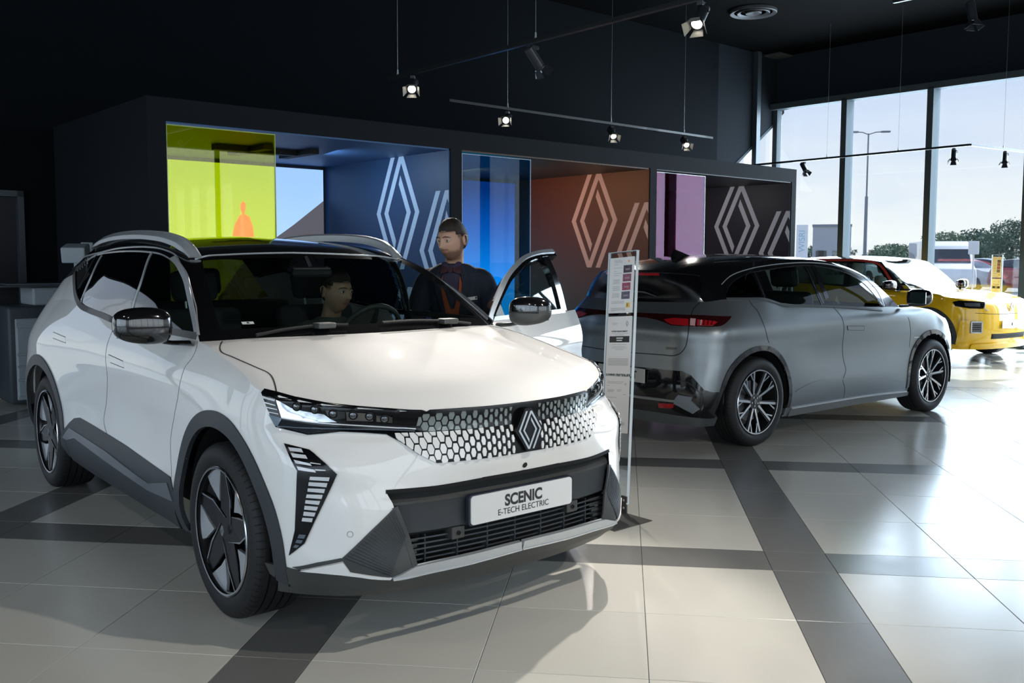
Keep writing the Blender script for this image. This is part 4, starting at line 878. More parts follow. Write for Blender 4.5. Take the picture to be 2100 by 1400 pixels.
    wf = [tuple((np.array(a) + np.array(b)) / 2) for a, b in zip(T['trim_top'][6:], T['glass_top'][6:])]
    R('pillar_trim', wf, SIDE, .026, .006, M_chrome, car)
    R('belt_trim', T['belt'], SIDE, .032, .006, M_plastic2, car)
    R('door_post', T['b_post'], SIDE, .014, .004, M_alu, car); R('door_post', T['c_post'], SIDE, .012, .004, M_alu, car); R('door_post', T['c_post2'], SIDE, .010, .003, M_seam, car)
    for k in range(6):
        a = Vector(T['quarter_line'][1]).lerp(Vector(T['quarter_line'][3]), k / 5 - .05); b = a + Vector((-.13 + .012*k, 0, .035))
        R('quarter_slat', [a, b], SIDE, .004, .003, M_chrome, car)
    R('hood_gap', T['hood_seam'], (.3, .25, 1), .005, .0012, M_seam, car)
    R('door_gap', seam_a, SIDE, .004, .001, M_greyline, car, both=False) if False else None
    for o in R('door_gap', seam_a, SIDE, .004, .001, M_greyline, car) + R('door_gap', seam_b, SIDE, .005, .001, M_greyline, car): pass
    for nm in ('handle_rear', 'handle_front'):
        hp = T[nm]
        sk.panel('door_handle', hp, SIDE, M_white, car, off=.0015, thick=.002)
        R('handle_gap', [hp[0], hp[1]], SIDE, .003, .002, M_seam, car, smoothpath=False); R('handle_gap', [hp[3], hp[2]], SIDE, .003, .002, M_seam, car, smoothpath=False)
    R('flap_gap', T['flap_top'], SIDE, .003, .001, M_seam, car, both=False); R('flap_gap', T['flap_bot'], SIDE, .003, .001, M_seam, car, both=False)
    # wheel arch cladding, sills, skirts
    for x0 in (0, -2.785):
        a0, a1 = (-14, 194) if x0 == 0 else (-8, 200)
        out = []
        for i in range(49): th = math.radians(a0 + (a1-a0)*i/48); out.append((x0 + .49*math.cos(th), .9, max(.205, .365 + .49*math.sin(th))))
        inn = []
        for i in range(49): th = math.radians(a1 - (a1-a0)*i/48); inn.append((x0 + .424*math.cos(th), .9, max(.205, .365 + .424*math.sin(th))))
        sk.panel('arch_cladding', out + inn, SIDE, M_plastic, car, off=.007, thick=.02, step=.025)
    sk.panel('sill_cladding', T['sill'], SIDE, M_plastic, car, off=.006, thick=.012, step=.04)
    sk.panel('sill_insert', T['sill_insert'], SIDE, mat('grey_sill_insert', (.10,.11,.12), .3, coat=.4), car, off=.010, thick=.006)
    sk.panel('front_skirt', T['skirt'], CORN2, M_plastic2, car, off=.006, thick=.012, step=.03)
    sk.panel('bumper_blade', T['blade_white'], CORN2, M_white, car, off=.012, thick=.01)
    sk.panel('bumper_strip', T['blade_strip'], CORN2, M_plastic2, car, off=.004, thick=.006)
    sk.panel('chrome_blade', T['chrome'], FRONT, M_alu, car, off=.014, thick=.02)
    R('chrome_edge', [T['chrome'][8], T['chrome'][7], T['chrome'][6], T['chrome'][5]], FRONT, .005, .018, M_chrome, car)
    wing = sk.panel('bumper_wing', T['wing'], CORN2, M_plastic2, car, off=.005, thick=.012)
    wp = T['wing']
    for k in range(20):
        t = (k + .5) / 20
        a = Vector(wp[0]).lerp(Vector(wp[2]), t); b = Vector(wp[6]).lerp(Vector(wp[4]), min(1, t*1.0)); b = Vector(wp[7]).lerp(Vector(wp[4]), t)
        R('wing_rib', [a.lerp(b, .04), a.lerp(b, .96)], CORN2, .004, .008, M_plastic, car, smoothpath=False)
    # headlamp and grille band
    sk.panel('lamp_band', T['band'], CORN2, mat('lamp_band_black', (.004,.004,.005), .15, spec=.35), car, off=.006, thick=.010, step=.014)
    for k in range(4): sk.panel('position_light', T['hbar%d' % k], CORNER, M_led, car, off=.010, thick=.004)
    sk.panel('lamp_reflector', T['reflector'], CORN2, M_lampchrome, car, off=.009, thick=.003, step=.015)
    sk.panel('lamp_facet', T['facet'], CORNER, mat('lamp_blue_facet', (.16,.22,.27), .15, coat=1), car, off=.010, thick=.003)
    sk.panel('lamp_lower_facet', T['lowglass'], CORN2, mat('lamp_dark_facet', (.02,.024,.03), .08, coat=1), car, off=.011, thick=.006)
    for k in (1, 2, 3): sk.panel('lamp_module', T['hmid%d' % k], CORN2, mat('lamp_module_chrome', (.25,.26,.27), .12, metal=1), car, off=.011, thick=.004)
    for p in T['lens']:
        for sg in (1, -1):
            q, n = sk.hit((p[0], p[1]*sg, p[2]), (CORN2[0], CORN2[1]*sg, 0))
            Mx = Matrix.Translation(q + n*.011) @ n.to_track_quat('Z', 'Y').to_matrix().to_4x4()
            MB().lathe([(.014,0),(.0135,.003),(.010,.005),(.0,.007)], 16, Mx).build('projector_lens', mat('lens_glass', (.10,.11,.12), .08, metal=.6, coat=1), car, sharp=60)
            MB().lathe([(.014,0),(.016,.005),(.018,.0)], 16, Mx).build('lens_ring', M_seam, car)
    R('lamp_line', T['hline1'], CORN2, .004, .012, M_led, car); R('lamp_line', T['hline2'], CORN2, .003, .014, M_ledgrey, car)
    # honeycomb grille: black field, single white cells below, smoked cells above
    sk.panel('grille_field', T['net'] , (1,.12,0), mat('grille_black', (.004,.004,.005), .35, spec=.3), car, off=.004, thick=.006, step=.016)
    net = [(p[1], p[2]) for p in T['net']]; lampin = [(p[1], p[2]) for p in T['lamp_in']]
    px_, pz_ = .0225, .0415
    for side in (1, -1):
        for c in range(1, 24):
            yc = .052 + c * px_
            for r in range(-6, 8):
                zc = .845 + (r + (c % 2) * .5) * pz_ - .012 * math.exp(-((yc) / .2) ** 2)
                shrink = min(1, .42 + yc * 1.5)
                hexp = [(yc + dx * px_ * .545 * shrink, zc + dz * pz_ * .425 * (.6 + .4*shrink)) for dx, dz in ((-.55,1),(.55,1),(1.02,0),(.55,-1),(-.55,-1),(-1.02,0))]
                for poly, m, nm in ((net, M_hexw, 'grille_cell'), (lampin, M_hexg, 'smoked_cell')):
                    pp = clip_poly(hexp, poly)
                    if len(pp) > 2 and abs(poly_area(pp)) > .00012:
                        q3 = [(.8, y*side, z) for y, z in pp]
                        V = []
                        for y, z in pp:
                            h = sk.bvh.ray_cast(Vector((1.3, y*side, z)), Vector((-1, 0, 0)))
                            V.append((h[0] if h[0] else Vector((.8, y*side, z)), h[1] if h[0] else Vector((1,0,0))))
                        n = len(V); top = [h + nn*.0095 for h, nn in V]; bot = [h for h, nn in V]
                        F = [tuple(range(n))] + [(i, n+i, n+(i+1)%n, (i+1)%n) for i in range(n)]
                        if side > 0: F = [f[::-1] for f in F]
                        o = mobj(nm, top + bot, F, m, car, smooth=False)
                        bm = bmesh.new(); bm.from_mesh(o.data); bmesh.ops.recalc_face_normals(bm, faces=bm.faces[:])
                        bm.faces.ensure_lookup_table()
                        if bm.faces[0].normal.x < 0: bmesh.ops.reverse_faces(bm, faces=bm.faces[:])
                        bm.to_mesh(o.data); bm.free()
    # emblem block
    em = MB().prism([(x*.068, y*.082) for x, y in ((-1.05,0),(-.25,1.02),(.25,1.02),(1.05,0),(.25,-1.02),(-.25,-1.02))], 0, .040, Matrix.Translation((.842, 0, .797)) @ frame_matrix((0,1,0), (-.10,0,1), (1,0,.10)))
    eo = em.build('emblem_block', MATS['grille_black'], car)
    lm = logo_mesh('emblem_mark', .058, .004, M_emblem, eo, h=1.28, s=.15); lm.matrix_local = Matrix.Translation((.842, 0, .797)) @ frame_matrix((0,1,0), (-.10,0,1), (1,0,.10)) @ Matrix.Translation((0,0,.040))
    # corner light blades
    sk.panel('corner_vent', T['vent'], CORNER, MATS['lamp_band_black'], car, off=.005, thick=.012, step=.015)
    for k in range(14): sk.panel('daytime_light', T['vbar%d' % k], CORNER, M_led, car, off=.009, thick=.004)
    for k in range(3): sk.panel('dim_light', T['vgrey%d' % k], CORNER, M_ledgrey, car, off=.009, thick=.003)
    # lower intake, recessed
    def fx(y, z):
        h = sk.bvh.ray_cast(Vector((1.4, y, z)), Vector((-1, 0, 0))); return h[0].x if h[0] else .78
    ys = np.linspace(-.60, .60, 41)
    zt = lambda y: .622 - .006 * (abs(y)/.57)
    def sweep(name, rows, m, parent=car, flat=True):
        V = []; F = []
        for y in ys:
            for (dx, z) in rows: V.append((fx(y, z) - dx, y, z))
        k = len(rows)
        for i in range(len(ys)-1):
            for j in range(k-1): F.append((i*k+j, i*k+j+1, (i+1)*k+j+1, (i+1)*k+j))
        o = mobj(name, V, F, m, parent, smooth=True, sharp=25); return o
    ped = sweep('intake_ledge', [(.006,.635),(.05,.632),(.055,.612),(.012,.575),(.014,.565)], M_plastic2)
    sweep('plate_carrier', [(.014,.566),(.020,.545),(.020,.455),(.045,.440),(.10,.438)], M_plastic)
    sweep('intake_back', [(.10,.44),(.13,.40),(.12,.29)], M_inside)
    for k in range(6): sweep('intake_slat', [(.034+.0035*k,.428-.0215*k),(.032+.0035*k,.422-.0215*k),(.060,.419-.0215*k)], M_plastic)
    for y in (-.42,-.28,-.14,0,.14,.28,.42):
        MB().box(fx(y,.36)-.075, fx(y,.36)-.04, y-.003, y+.003, .305, .435).build('intake_post', M_plastic, car)
    for sg in (1, -1):
        for k in range(5):
            y0 = .575 - .006*k; z = .422 - .0215*k; xx = fx(y0*.97, z) - .026
            MB().box(xx-.03, xx, min(sg*(y0-.13+.012*k), sg*y0), max(sg*(y0-.13+.012*k), sg*y0), z-.012, z, bev=.002).build('intake_fin', M_plastic2, car)
        yb = sg*.298; xx = fx(yb, .43)
        sb = MB().box(xx-.06, xx-.012, yb-.03, yb+.03, .405, .452, bev=.004).build('radar_bracket', M_plastic2, car)
        MB().lathe([(.0,0),(.009,0),(.009,.003),(.006,.003),(.006,-.002)], 12, Matrix.Translation((xx-.011, yb, .428)) @ frame_matrix((0,1,0),(0,0,1),(1,0,0))).build('radar_eye', M_inside, sb)
    for sg in (1, -1):
        sk.ribbon('intake_frame', [(p[0], p[1]*sg, p[2]) for p in [T['intake'][9], T['intake'][8], T['intake'][7]]], (CORN2[0], CORN2[1]*sg, 0), .022, .006, M_plastic2, car, both=False, smoothpath=False)
    sk.ribbon('intake_lip', [(T['intake'][i][0], T['intake'][i][1], T['intake'][i][2]-.002) for i in (0,1,2,3)] + [(.84, 0, T['intake'][3][2]-.001)], FRONT, .014, .003, M_inside, car, smoothpath=False)
    # number plate
    px0 = fx(0, .51) + .004
    V = []; pw, ph = .262, .056
    pl = MB()
    Mp = Matrix.Translation((px0 - .004, 0, .512)) @ frame_matrix((0,1,0), (.0,0,1), (1,0,0))
    rr = .014; poly = [(sx*(pw-rr)+rr*math.cos(a), sz*(ph-rr)+rr*math.sin(a)) for sx, sz, a0 in ((1,1,0),(-1,1,90),(-1,-1,180),(1,-1,270)) for a in [math.radians(a0+i*22.5) for i in range(5)]]
    plo = pl.prism(poly, 0, .006, Mp).build('number_plate', M_plate, car)
    MB().prism([(x*1.03, y*1.08) for x, y in poly], -.018, .0005, Mp).build('plate_holder', mat('plate_holder_dark', (.02,.024,.04), .4), car)
    tm = Mp.to_3x3().to_4x4()
    text_obj('plate_lettering', 'SCENIC', .062, Mp @ Vector((.0, .013, .0066)), tm, M_ink, plo, bold=.0022, sx=.92, spacing=1.0)
    text_obj('plate_lettering', 'E-TECH ELECTRIC', .034, Mp @ Vector((.0, -.029, .0066)), tm, M_ink, plo, bold=0, sx=.98)
    # sensors
    for nm, m in (('sensor_b', M_white), ('sensor_a', M_white)):
        for sg in (1, -1):
            p = T[nm][0]; q, n = sk.hit((p[0], p[1]*sg, p[2]), (CORN2[0], CORN2[1]*sg, 0))
            Mx = Matrix.Translation(q) @ n.to_track_quat('Z', 'Y').to_matrix().to_4x4()
            MB().lathe([(.0,.0015),(.009,.0015),(.0095,0)], 16, Mx).build('parking_sensor', m, car); MB().lathe([(.0095,.0012),(.0115,.0012),(.012,0)], 16, Mx).build('sensor_ring', mat('sensor_grey', (.35,.36,.37), .5), car)
    q, n = sk.hit((.9, 0, .655), FRONT); Mx = Matrix.Translation(q) @ n.to_track_quat('Z', 'Y').to_matrix().to_4x4()
    MB().lathe([(.0,.001),(.007,.003),(.011,.003),(.012,0)], 16, Mx).build('front_camera', M_seam, car)
    # roof rails
    for sg in (1, -1):
        Pr = [(-1.0,.598,1.476),(-1.04,.602,1.507),(-1.12,.607,1.545),(-1.3,.612,1.580),(-1.6,.614,1.602),(-2.0,.612,1.608),(-2.4,.603,1.592),(-2.62,.595,1.565),(-2.72,.59,1.53)]
        Cc = curve(Pr, 40); V = []; F = []
        prof = [(-.030,-.035),(-.030,.004),(-.020,.014),(-.004,.014),(.006,.004),(.018,-.001),(.030,-.012),(.034,-.035)]
        for i, c in enumerate(Cc):
            t = Cc[min(i+1,39)] - Cc[max(i-1,0)]; t /= np.linalg.norm(t); sd = np.array([0, 1., 0]); up = np.cross(t, sd); up = up if up[2] > 0 else -up
            sc_ = min(1, .25 + min(i, 39-i) / 5)
            for a, b in prof: V.append(tuple((c + sd*a*1.0 + up*b*sc_) * [1, sg, 1]))
        k = len(prof)
        for i in range(39):
            for j in range(k-1): F.append((i*k+j, i*k+j+1, (i+1)*k+j+1, (i+1)*k+j) if sg > 0 else ((i+1)*k+j, (i+1)*k+j+1, i*k+j+1, i*k+j))
        F += [tuple(range(k)), tuple(39*k + j for j in range(k))[::-1]]
        o = mobj('roof_rail', V, F, M_alu, car, smooth=True, sharp=35)
        bm = bmesh.new(); bm.from_mesh(o.data); bmesh.ops.recalc_face_normals(bm, faces=bm.faces[:]); bm.to_mesh(o.data); bm.free()
    R('roof_front_seam', [(-1.0,.60,1.47),(-1.055,.52,1.478),(-1.09,.4,1.485),(-1.135,.2,1.493),(-1.15,0,1.497)], (.2,0,1), .006, .004, M_alu, car)
    # wheels
    for (x, sg) in ((0,-1),(0,1),(-2.785,-1),(-2.785,1)):
        wn = 'wheel'
        w0 = wheels.get('w')
        if w0 is None: w0 = wheels['w'] = wheel_white(wn, car); o = w0
        else: o = copy_tree(w0, car)
        o.matrix_local = Matrix.Translation((x, sg*.905, .3595)) @ (Matrix.Rotation(math.pi, 4, 'Z') if sg > 0 else Matrix.Identity(4)) @ Matrix.Rotation(math.radians({(0,-1):4,(0,1):20,(-2.785,-1):38,(-2.785,1):10}[(x,sg)]), 4, 'Y')
        # wheel housing
        M_ = Matrix.Translation((x, 0, .365)) @ Matrix(((1,0,0,0),(0,0,1,0),(0,1,0,0),(0,0,0,1)))
        hs_ = MB(); na = 24
        for i in range(na):
            a0 = math.radians(-14 + 208*i/na); a1 = math.radians(-14 + 208*(i+1)/na)
            q = [(x + .43*math.cos(a), .365 + .43*math.sin(a)) for a in (a0, a1)]
            hs_.add([(q[0][0], sg*.865, q[0][1]), (q[1][0], sg*.865, q[1][1]), (q[1][0], sg*.6, q[1][1]), (q[0][0], sg*.6, q[0][1]), (x, sg*.6, .365)], [(0,1,2,3),(3,2,4)])
        hs_.build('wheel_housing', M_inside, car)
    # floor pan keeps the light from passing under the cabin
    MB().box(-3.35, .62, -.62, .62, .21, .27, bev=.02).build('underbody', M_inside, car)
    return car, sk
wheels = {}
def poly_area(p): return .5*sum(p[i][0]*p[(i+1)%len(p)][1]-p[(i+1)%len(p)][0]*p[i][1] for i in range(len(p)))
def clip_poly(sub, clip):
    """keep a small convex cell only against a (possibly concave) field: shrink corners that fall outside"""
    ins = inpoly(np.array(sub), clip)
    if ins.all(): return sub
    if not ins.any(): return []
    out = []; n = len(sub)
    for i in range(n):
        a, b = np.array(sub[i]), np.array(sub[(i+1)%n])
        if ins[i]: out.append(tuple(a))
        if ins[i] != ins[(i+1)%n]:
            lo, hi = 0., 1.
            for _ in range(12):
                m = (lo+hi)/2
                if inpoly(np.array([a + (b-a)*m]), clip)[0] == ins[i]: lo = m
                else: hi = m
            out.append(tuple(a + (b-a)*lo))
    return out
car_white, skin_w = build_white()
# ---------------------------------------------------------------- display booth along the back wall
BN0, BN1, BZ = 7.95, 10.62, 2.81
booth = empty('display_booth', B(7.8, BN0, 0)); booth.rotation_euler = (0, 0, 0)
tag(booth, 'long slate grey display booth with three open bays behind the cars', 'booth')
def loc(o):
    o.matrix_parent_inverse = Matrix.Translation(booth.location).inverted(); return o
def bb(name, u0, u1, n0, n1, z0, z1, m, bev=0): return loc(MB().box(u0, u1, n0, n1, z0, z1, MBLD, bev).build(name, m, booth))
M_blue = mat('blue_lit_panel', (.010, .045, .115), .5, var=.03)  # blue light of the first bay is put into the panel colour
M_brown = mat('orange_lit_panel', (.13, .045, .018), .5, var=.03)  # orange light of the second bay is put into the panel colour
M_ink2 = mat('ink_black_panel', (.012, .014, .018), .5, var=.03)
bb('side_panel', 2.90, 3.06, BN0, BN1, 0, BZ, M_booth); bb('side_panel', 12.60, 12.72, BN0, BN1, 0, BZ, M_booth)
bb('roof_slab', 3.06, 12.60, BN0, BN1, 2.615, BZ, M_booth)
bb('divider', 6.09, 6.24, BN0, BN1 - .08, 0, 2.615, M_booth); bb('divider', 9.32, 9.45, BN0, BN1 - .08, 0, 2.615, M_booth)
bb('bay_lining', 6.075, 6.09, BN0 + .012, BN1 - .08, .03, 2.60, M_blue); bb('bay_lining', 9.305, 9.32, BN0 + .012, BN1 - .08, .03, 2.60, M_brown); bb('bay_lining', 12.585, 12.60, BN0 + .012, BN1 - .08, .03, 2.60, M_ink2)
bb('bay_ceiling', 3.06, 6.075, BN0 + .012, BN1 - .08, 2.600, 2.615, mat('blue_lit_ceiling', (.05,.12,.26), .5)); bb('bay_ceiling', 6.24, 9.305, BN0 + .012, BN1 - .08, 2.600, 2.615, mat('orange_lit_ceiling', (.10,.045,.02), .5)); bb('bay_ceiling', 9.45, 12.585, BN0 + .012, BN1 - .08, 2.600, 2.615, M_ink2)  # blue and rust ceiling colours carry the coloured light of their bays
for a, b in ((3.06, 6.09), (6.24, 9.32), (9.45, 12.60)): bb('bay_back', a, b, BN1 - .08, BN1, 0, 2.615, M_ink2)
bb('booth_floor', 3.06, 12.60, BN0 + .02, BN1, 0, .03, M_ink2)
def screen_mat(name, stops, horiz=0, s=1.0):
    m = bpy.data.materials.new(name); m.use_nodes = True; t = m.node_tree; t.nodes.clear()
    o = nd(t, 'ShaderNodeOutputMaterial'); e = nd(t, 'ShaderNodeEmission'); e.inputs[1].default_value = s
    tcn = nd(t, 'ShaderNodeTexCoord'); sp = nd(t, 'ShaderNodeSeparateXYZ'); r = nd(t, 'ShaderNodeValToRGB')
    el = r.color_ramp.elements; el[0].position, el[0].color = stops[0][0], (*stops[0][1], 1); el[1].position, el[1].color = stops[-1][0], (*stops[-1][1], 1)
    for p, c in stops[1:-1]: x = el.new(p); x.color = (*c, 1)
    n = nd(t, 'ShaderNodeTexNoise', Scale=2.5, Detail=3); ad = nd(t, 'ShaderNodeMath', operation='MULTIPLY_ADD'); ad.inputs[1].default_value = .12
    t.links.new(tcn.outputs['Generated'], sp.inputs[0]); t.links.new(tcn.outputs['Generated'], n.inputs['Vector'])
    t.links.new(n.outputs['Fac'], ad.inputs[0]); t.links.new(sp.outputs[0 if horiz else 2], ad.inputs[2]); t.links.new(ad.outputs[0], r.inputs[0])
    t.links.new(r.outputs[0], e.inputs[0]); t.links.new(e.outputs[0], o.inputs[0]); return m
scr1 = bb('screen', 3.2, 6.02, BN1 - .12, BN1 - .085, .45, 2.555, screen_mat('screen_sky', [(0, (.62,.80,.98)), (.45, (.42,.64,.97)), (1, (.30,.50,.92))], s=1.15))
scr2 = bb('screen', 6.45, 9.24, BN1 - .12, BN1 - .085, .45, 2.555, screen_mat('screen_ocean', [(0, (.04,.75,.85)), (.40, (.01,.46,.80)), (.75, (.003,.16,.40)), (1, (.002,.05,.15))], s=1.3))
scr3 = bb('screen', 9.65, 12.45, BN1 - .12, BN1 - .085, .45, 2.555, screen_mat('magenta_back_glow', [(0, (.35,.30,.40)), (1, (.50,.35,.45))], s=.7))  # unseen panel; its glow is added to bring out the magenta glass
def on_un(name, poly, n, t, m, parent):
    """flat piece on a plane of constant n, outline in (u, z)"""
    V = [tuple(B(u, n, z)) for u, z in poly] + [tuple(B(u, n - t, z)) for u, z in poly]; k = len(poly)
    F = [tuple(range(k)), tuple(range(k, 2*k))[::-1]] + [(i, k+i, k+(i+1)%k, (i+1)%k) for i in range(k)]
    o = mobj(name, V, F, m, parent, smooth=False); bm = bmesh.new(); bm.from_mesh(o.data); bmesh.ops.recalc_face_normals(bm, faces=bm.faces[:]); bm.to_mesh(o.data); bm.free(); return o
def emis(name, c, s=1):
    m = mat(name, (0,0,0), .5, emit=c, es=s); return m
ns = BN1 - .12
hill = on_un('screen_hill', [(4.9,1.36),(5.36,1.70),(5.6,1.86),(6.02,2.17),(6.02,.45),(4.2,.45)], ns, .002, emis('screen_hill_grey', (.10,.10,.125), 1), scr1); hill.parent = booth; loc(hill)
car_pic = on_un('screen_vehicle', [(5.62,1.62),(5.7,1.72),(5.78,1.755),(5.9,1.75),(5.96,1.70),(5.98,1.62)], ns - .002, .002, emis('screen_mauve', (.12,.075,.085), 1), booth); loc(car_pic)
fig = [(4.83,1.45),(4.80,1.72),(4.83,1.84),(4.89,1.95),(4.925,1.975),(4.90,2.03),(4.905,2.09),(4.94,2.125),(4.975,2.09),(4.97,2.03),(4.955,1.975),(5.02,1.94),(5.06,1.82),(5.07,1.70),(5.04,1.68),(5.03,1.45)]
loc(on_un('screen_figure', fig, ns - .002, .002, emis('screen_orange', (1.0,.16,.0), 1.3), booth))
# tinted glass sheets standing in the front openings
for nm, u0, u1, zt, m, ec in (('lime_glass', 3.075, 4.07, 2.585, glassy('lime_glass', (1.0,.93,.0), .0), (.5,.7,.2)), ('blue_glass', 6.26, 7.25, 2.575, glassy('blue_glass', (.26,.62,.90), .0), (.6,.7,.8)), ('magenta_glass', 9.47, 10.49, 2.575, glassy('magenta_glass', (.60,.05,.30), .0, rt=(.42,.32,.42)), (.7,.7,.75))):
    g = bb(nm, u0, u1, BN0 + .02, BN0 + .032, .03, zt, m)
    e = mat(nm + '_edge', ec, .25, coat=1)
    for a in ((u0 - .006, u0, .03, zt + .006), (u1, u1 + .006, .03, zt + .006), (u0, u1, zt, zt + .006)): bb('glass_edge', a[0], a[1], BN0 + .018, BN0 + .034, a[2], a[3], e)
# diamond marks on the bay linings, outline in (n, z), cut at the front edge
def clip_half(poly, lim):
    out = []; n = len(poly)
    for i in range(n):
        a, b = poly[i], poly[(i+1) % n]; ia, ib = a[0] >= lim, b[0] >= lim
        if ia: out.append(a)
        if ia != ib: t = (lim - a[0]) / (b[0] - a[0]); out.append((lim, a[1] + t*(b[1]-a[1])))
    return out
for u, m in ((6.075, mat('blue_lit_mark', (.50,.62,.76), .6)), (9.305, mat('orange_lit_mark', (.72,.50,.42), .6)), (12.585, mat('light_grey_mark', (.60,.58,.60), .6))):  # blue and orange mark tints carry the bay light in their colour
    for cn, cz in ((8.93, 1.97), (8.07, 1.54), (8.77, .49)):
        mb = MB()
        for p in logo_polys(1.49, .19):
            q = clip_half([(cn - x*.43, max(.04, cz + y*.43)) for x, y in p], BN0 + .014)
            if len(q) > 2:
                k = len(q); V = [tuple(B(u, a, b)) for a, b in q] + [tuple(B(u - .003, a, b)) for a, b in q]
                mb.add(V, [tuple(range(k)), tuple(range(k, 2*k))[::-1]] + [(i, k+i, k+(i+1)%k, (i+1)%k) for i in range(k)])
        o = loc(mb.build('diamond_mark', m, booth)); bm = bmesh.new(); bm.from_mesh(o.data); bmesh.ops.recalc_face_normals(bm, faces=bm.faces[:]); bm.to_mesh(o.data); bm.free()
# cross-shaped ceiling fitting of the first bay
for a in ((4.0, 4.9, 9.1, 9.2), (4.35, 4.45, 8.75, 9.6), (4.9, 5.0, 8.8, 9.5)): bb('ceiling_fitting', a[0], a[1], a[2], a[3], 2.545, 2.60, M_seam)
def lamp(name, typ, locn, power, col, aim=None, size=.1, angle=60, blend=.5):
    d = bpy.data.lights.new(name, typ); d.energy = power; d.color = col
    o = bpy.data.objects.new(name, d); SC.collection.objects.link(o); o.location = locn
    if typ == 'SPOT': d.spot_size = math.radians(angle); d.spot_blend = blend; d.shadow_soft_size = size
    elif typ == 'AREA': d.size = size
    else: d.shadow_soft_size = size
    if aim is not None: o.rotation_euler = (Vector(aim) - Vector(locn)).to_track_quat('-Z', 'Y').to_euler()
    return o
lamp('bay_fill_light', 'AREA', B(7.6, 9.6, 2.55), 24, (1.0, .50, .24), B(9.3, 9.3, 1.6), .5)  # added fill lights for the bay linings; only the first bay has a fitting
lamp('bay_fill_light', 'AREA', B(11.4, 9.2, 2.55), 5, (.95, .95, 1.0), B(12.6, 9.0, 1.6), .5)
lamp('bay_fill_light', 'AREA', B(5.2, 9.0, 2.55), 14, (.55, .75, 1.0), B(6.1, 8.8, 1.6), .5)
# ---------------------------------------------------------------- lighting tracks and spotlights
M_track = mat('black_track', (.012,.013,.014), .45, coat=.2)
M_spot = mat('spot_housing', (.022,.025,.030), .4, coat=.3)
M_flap_lit = mat('lit_barn_door', (.35,.33,.28), .5)  # lamp glow put into the flap colour; unlit spots use the housing colour
M_wire = mat('steel_wire', (.35,.37,.38), .35, metal=1)
ZT = 3.15
def track(label, pts, wires):
    t = empty('lighting_track', pts[0]); tag(t, label, 'lighting track')
    inv = Matrix.Translation(t.location).inverted()
    def put(o): o.matrix_parent_inverse = inv; return o
    for a, b in zip(pts[:-1], pts[1:]):
        a, b = Vector(a), Vector(b); d = (b - a); x = d.normalized(); M_ = Matrix.Translation(a) @ frame_matrix(x, Vector((0,0,1)).cross(x), (0,0,1))
        put(MB().box(0, d.length, -.018, .018, -.014, .018, M_, .002).build('rail', M_track, t))
    for w in wires:
        wv = Vector(w); put(MB().tube([wv + Vector((0,0,.015)), Vector((wv.x, wv.y, ZC))], .0018, 5).build('suspension_wire', M_wire, t))
        put(MB().lathe([(0,.07),(.006,.065),(.008,.03),(.012,.02),(.012,.015)], 10, Matrix.Translation(wv)).build('wire_grip', M_alu, t))
    return t
def spot(at, aim, label, power, on=True, ang=50, group=None, drop=.085):
    """barn-door spotlight hanging from a track point"""
    at = Vector(at); aim = Vector(aim)
    s = empty('track_spotlight', at); tag(s, label, 'spotlight', group)
    inv = Matrix.Translation(at).inverted()
    def put(o): o.matrix_parent_inverse = inv; return o
    piv = at + Vector((0, 0, -drop)); d = (aim - piv).normalized()
    x = Vector((0,0,1)).cross(d).normalized(); y = d.cross(x)
    Mz = Matrix.Translation(piv) @ frame_matrix(x, y, d)
    put(MB().box(-.02, .02, -.05, .05, -.045, -.014, Matrix.Translation(at) @ frame_matrix(y.cross(Vector((0,0,1))), Vector((y.x,y.y,0)), (0,0,1)), .004).build('adapter', M_spot, s))
    put(MB().tube([at + Vector((0,0,-.03)), piv - y*.0 + x*.045 + Vector((0,0,.03)), piv + x*.045], .006, 6).build('arm', M_spot, s))
    put(MB().lathe([(0,-.07),(.030,-.07),(.040,-.06),(.040,.11),(.044,.115),(.044,.13),(.036,.13),(.034,.10),(.0,.09)], 24, Mz).build('housing', M_spot, s, sharp=35))
    put(MB().lathe([(.0,.100),(.033,.102),(.034,.098)], 20, Mz).build('lens', mat('spot_lens_lit', (.1,.1,.1), .3, emit=(1,.93,.80), es=14) if on else mat('spot_lens_off', (.05,.05,.05), .2), s))
    for k in range(4):
        a = k * math.pi / 2; ca, sa = math.cos(a), math.sin(a)
        o_, t_ = Vector((ca, sa, 0)), Vector((-sa, ca, 0)); z = Vector((0,0,1)); r0 = .044; L_ = .062; sp = (.035, .045)
        tilt = (.45, .15, .5, .2)[k]
        P = [o_*r0 - t_*.030 + z*.125, o_*r0 + t_*.030 + z*.125, o_*(r0 + L_*tilt) + t_*sp[1] + z*(.125 + L_), o_*(r0 + L_*tilt) - t_*sp[1] + z*(.125 + L_)]
        Q = [p + o_*.0015 for p in P]
        V = [tuple(Mz @ p) for p in P + Q]
        put(MB().add(V, [(0,1,2,3),(7,6,5,4),(0,4,5,1),(1,5,6,2),(2,6,7,3),(3,7,4,0)]).build('barn_door', M_flap_lit if on else M_spot, s))
    if on and power:
        p = piv + d * .20
        l = lamp('spot_beam', 'SPOT', p, power, (1, .95, .89), aim, .03, ang, .6)
    return s
WH = Vector((-1.2, 4.6, .8)); GR = Vector((1.6, 9.6, .8))
track('black lighting track running towards the camera over the white car', [(-2.246,8.804,ZT),(.425,6.323,ZT),(1.6,5.23,ZT)], [(-2.12,8.69,ZT),(-.70,7.37,ZT),(1.3,5.51,ZT)])
track('black lighting track running along the front of the display booth', [(-1.892,10.043,ZT),(1.216,13.559,ZT)], [(-1.33,10.68-.0,ZT),(-.176,11.985,ZT),(.8,13.09,ZT)])
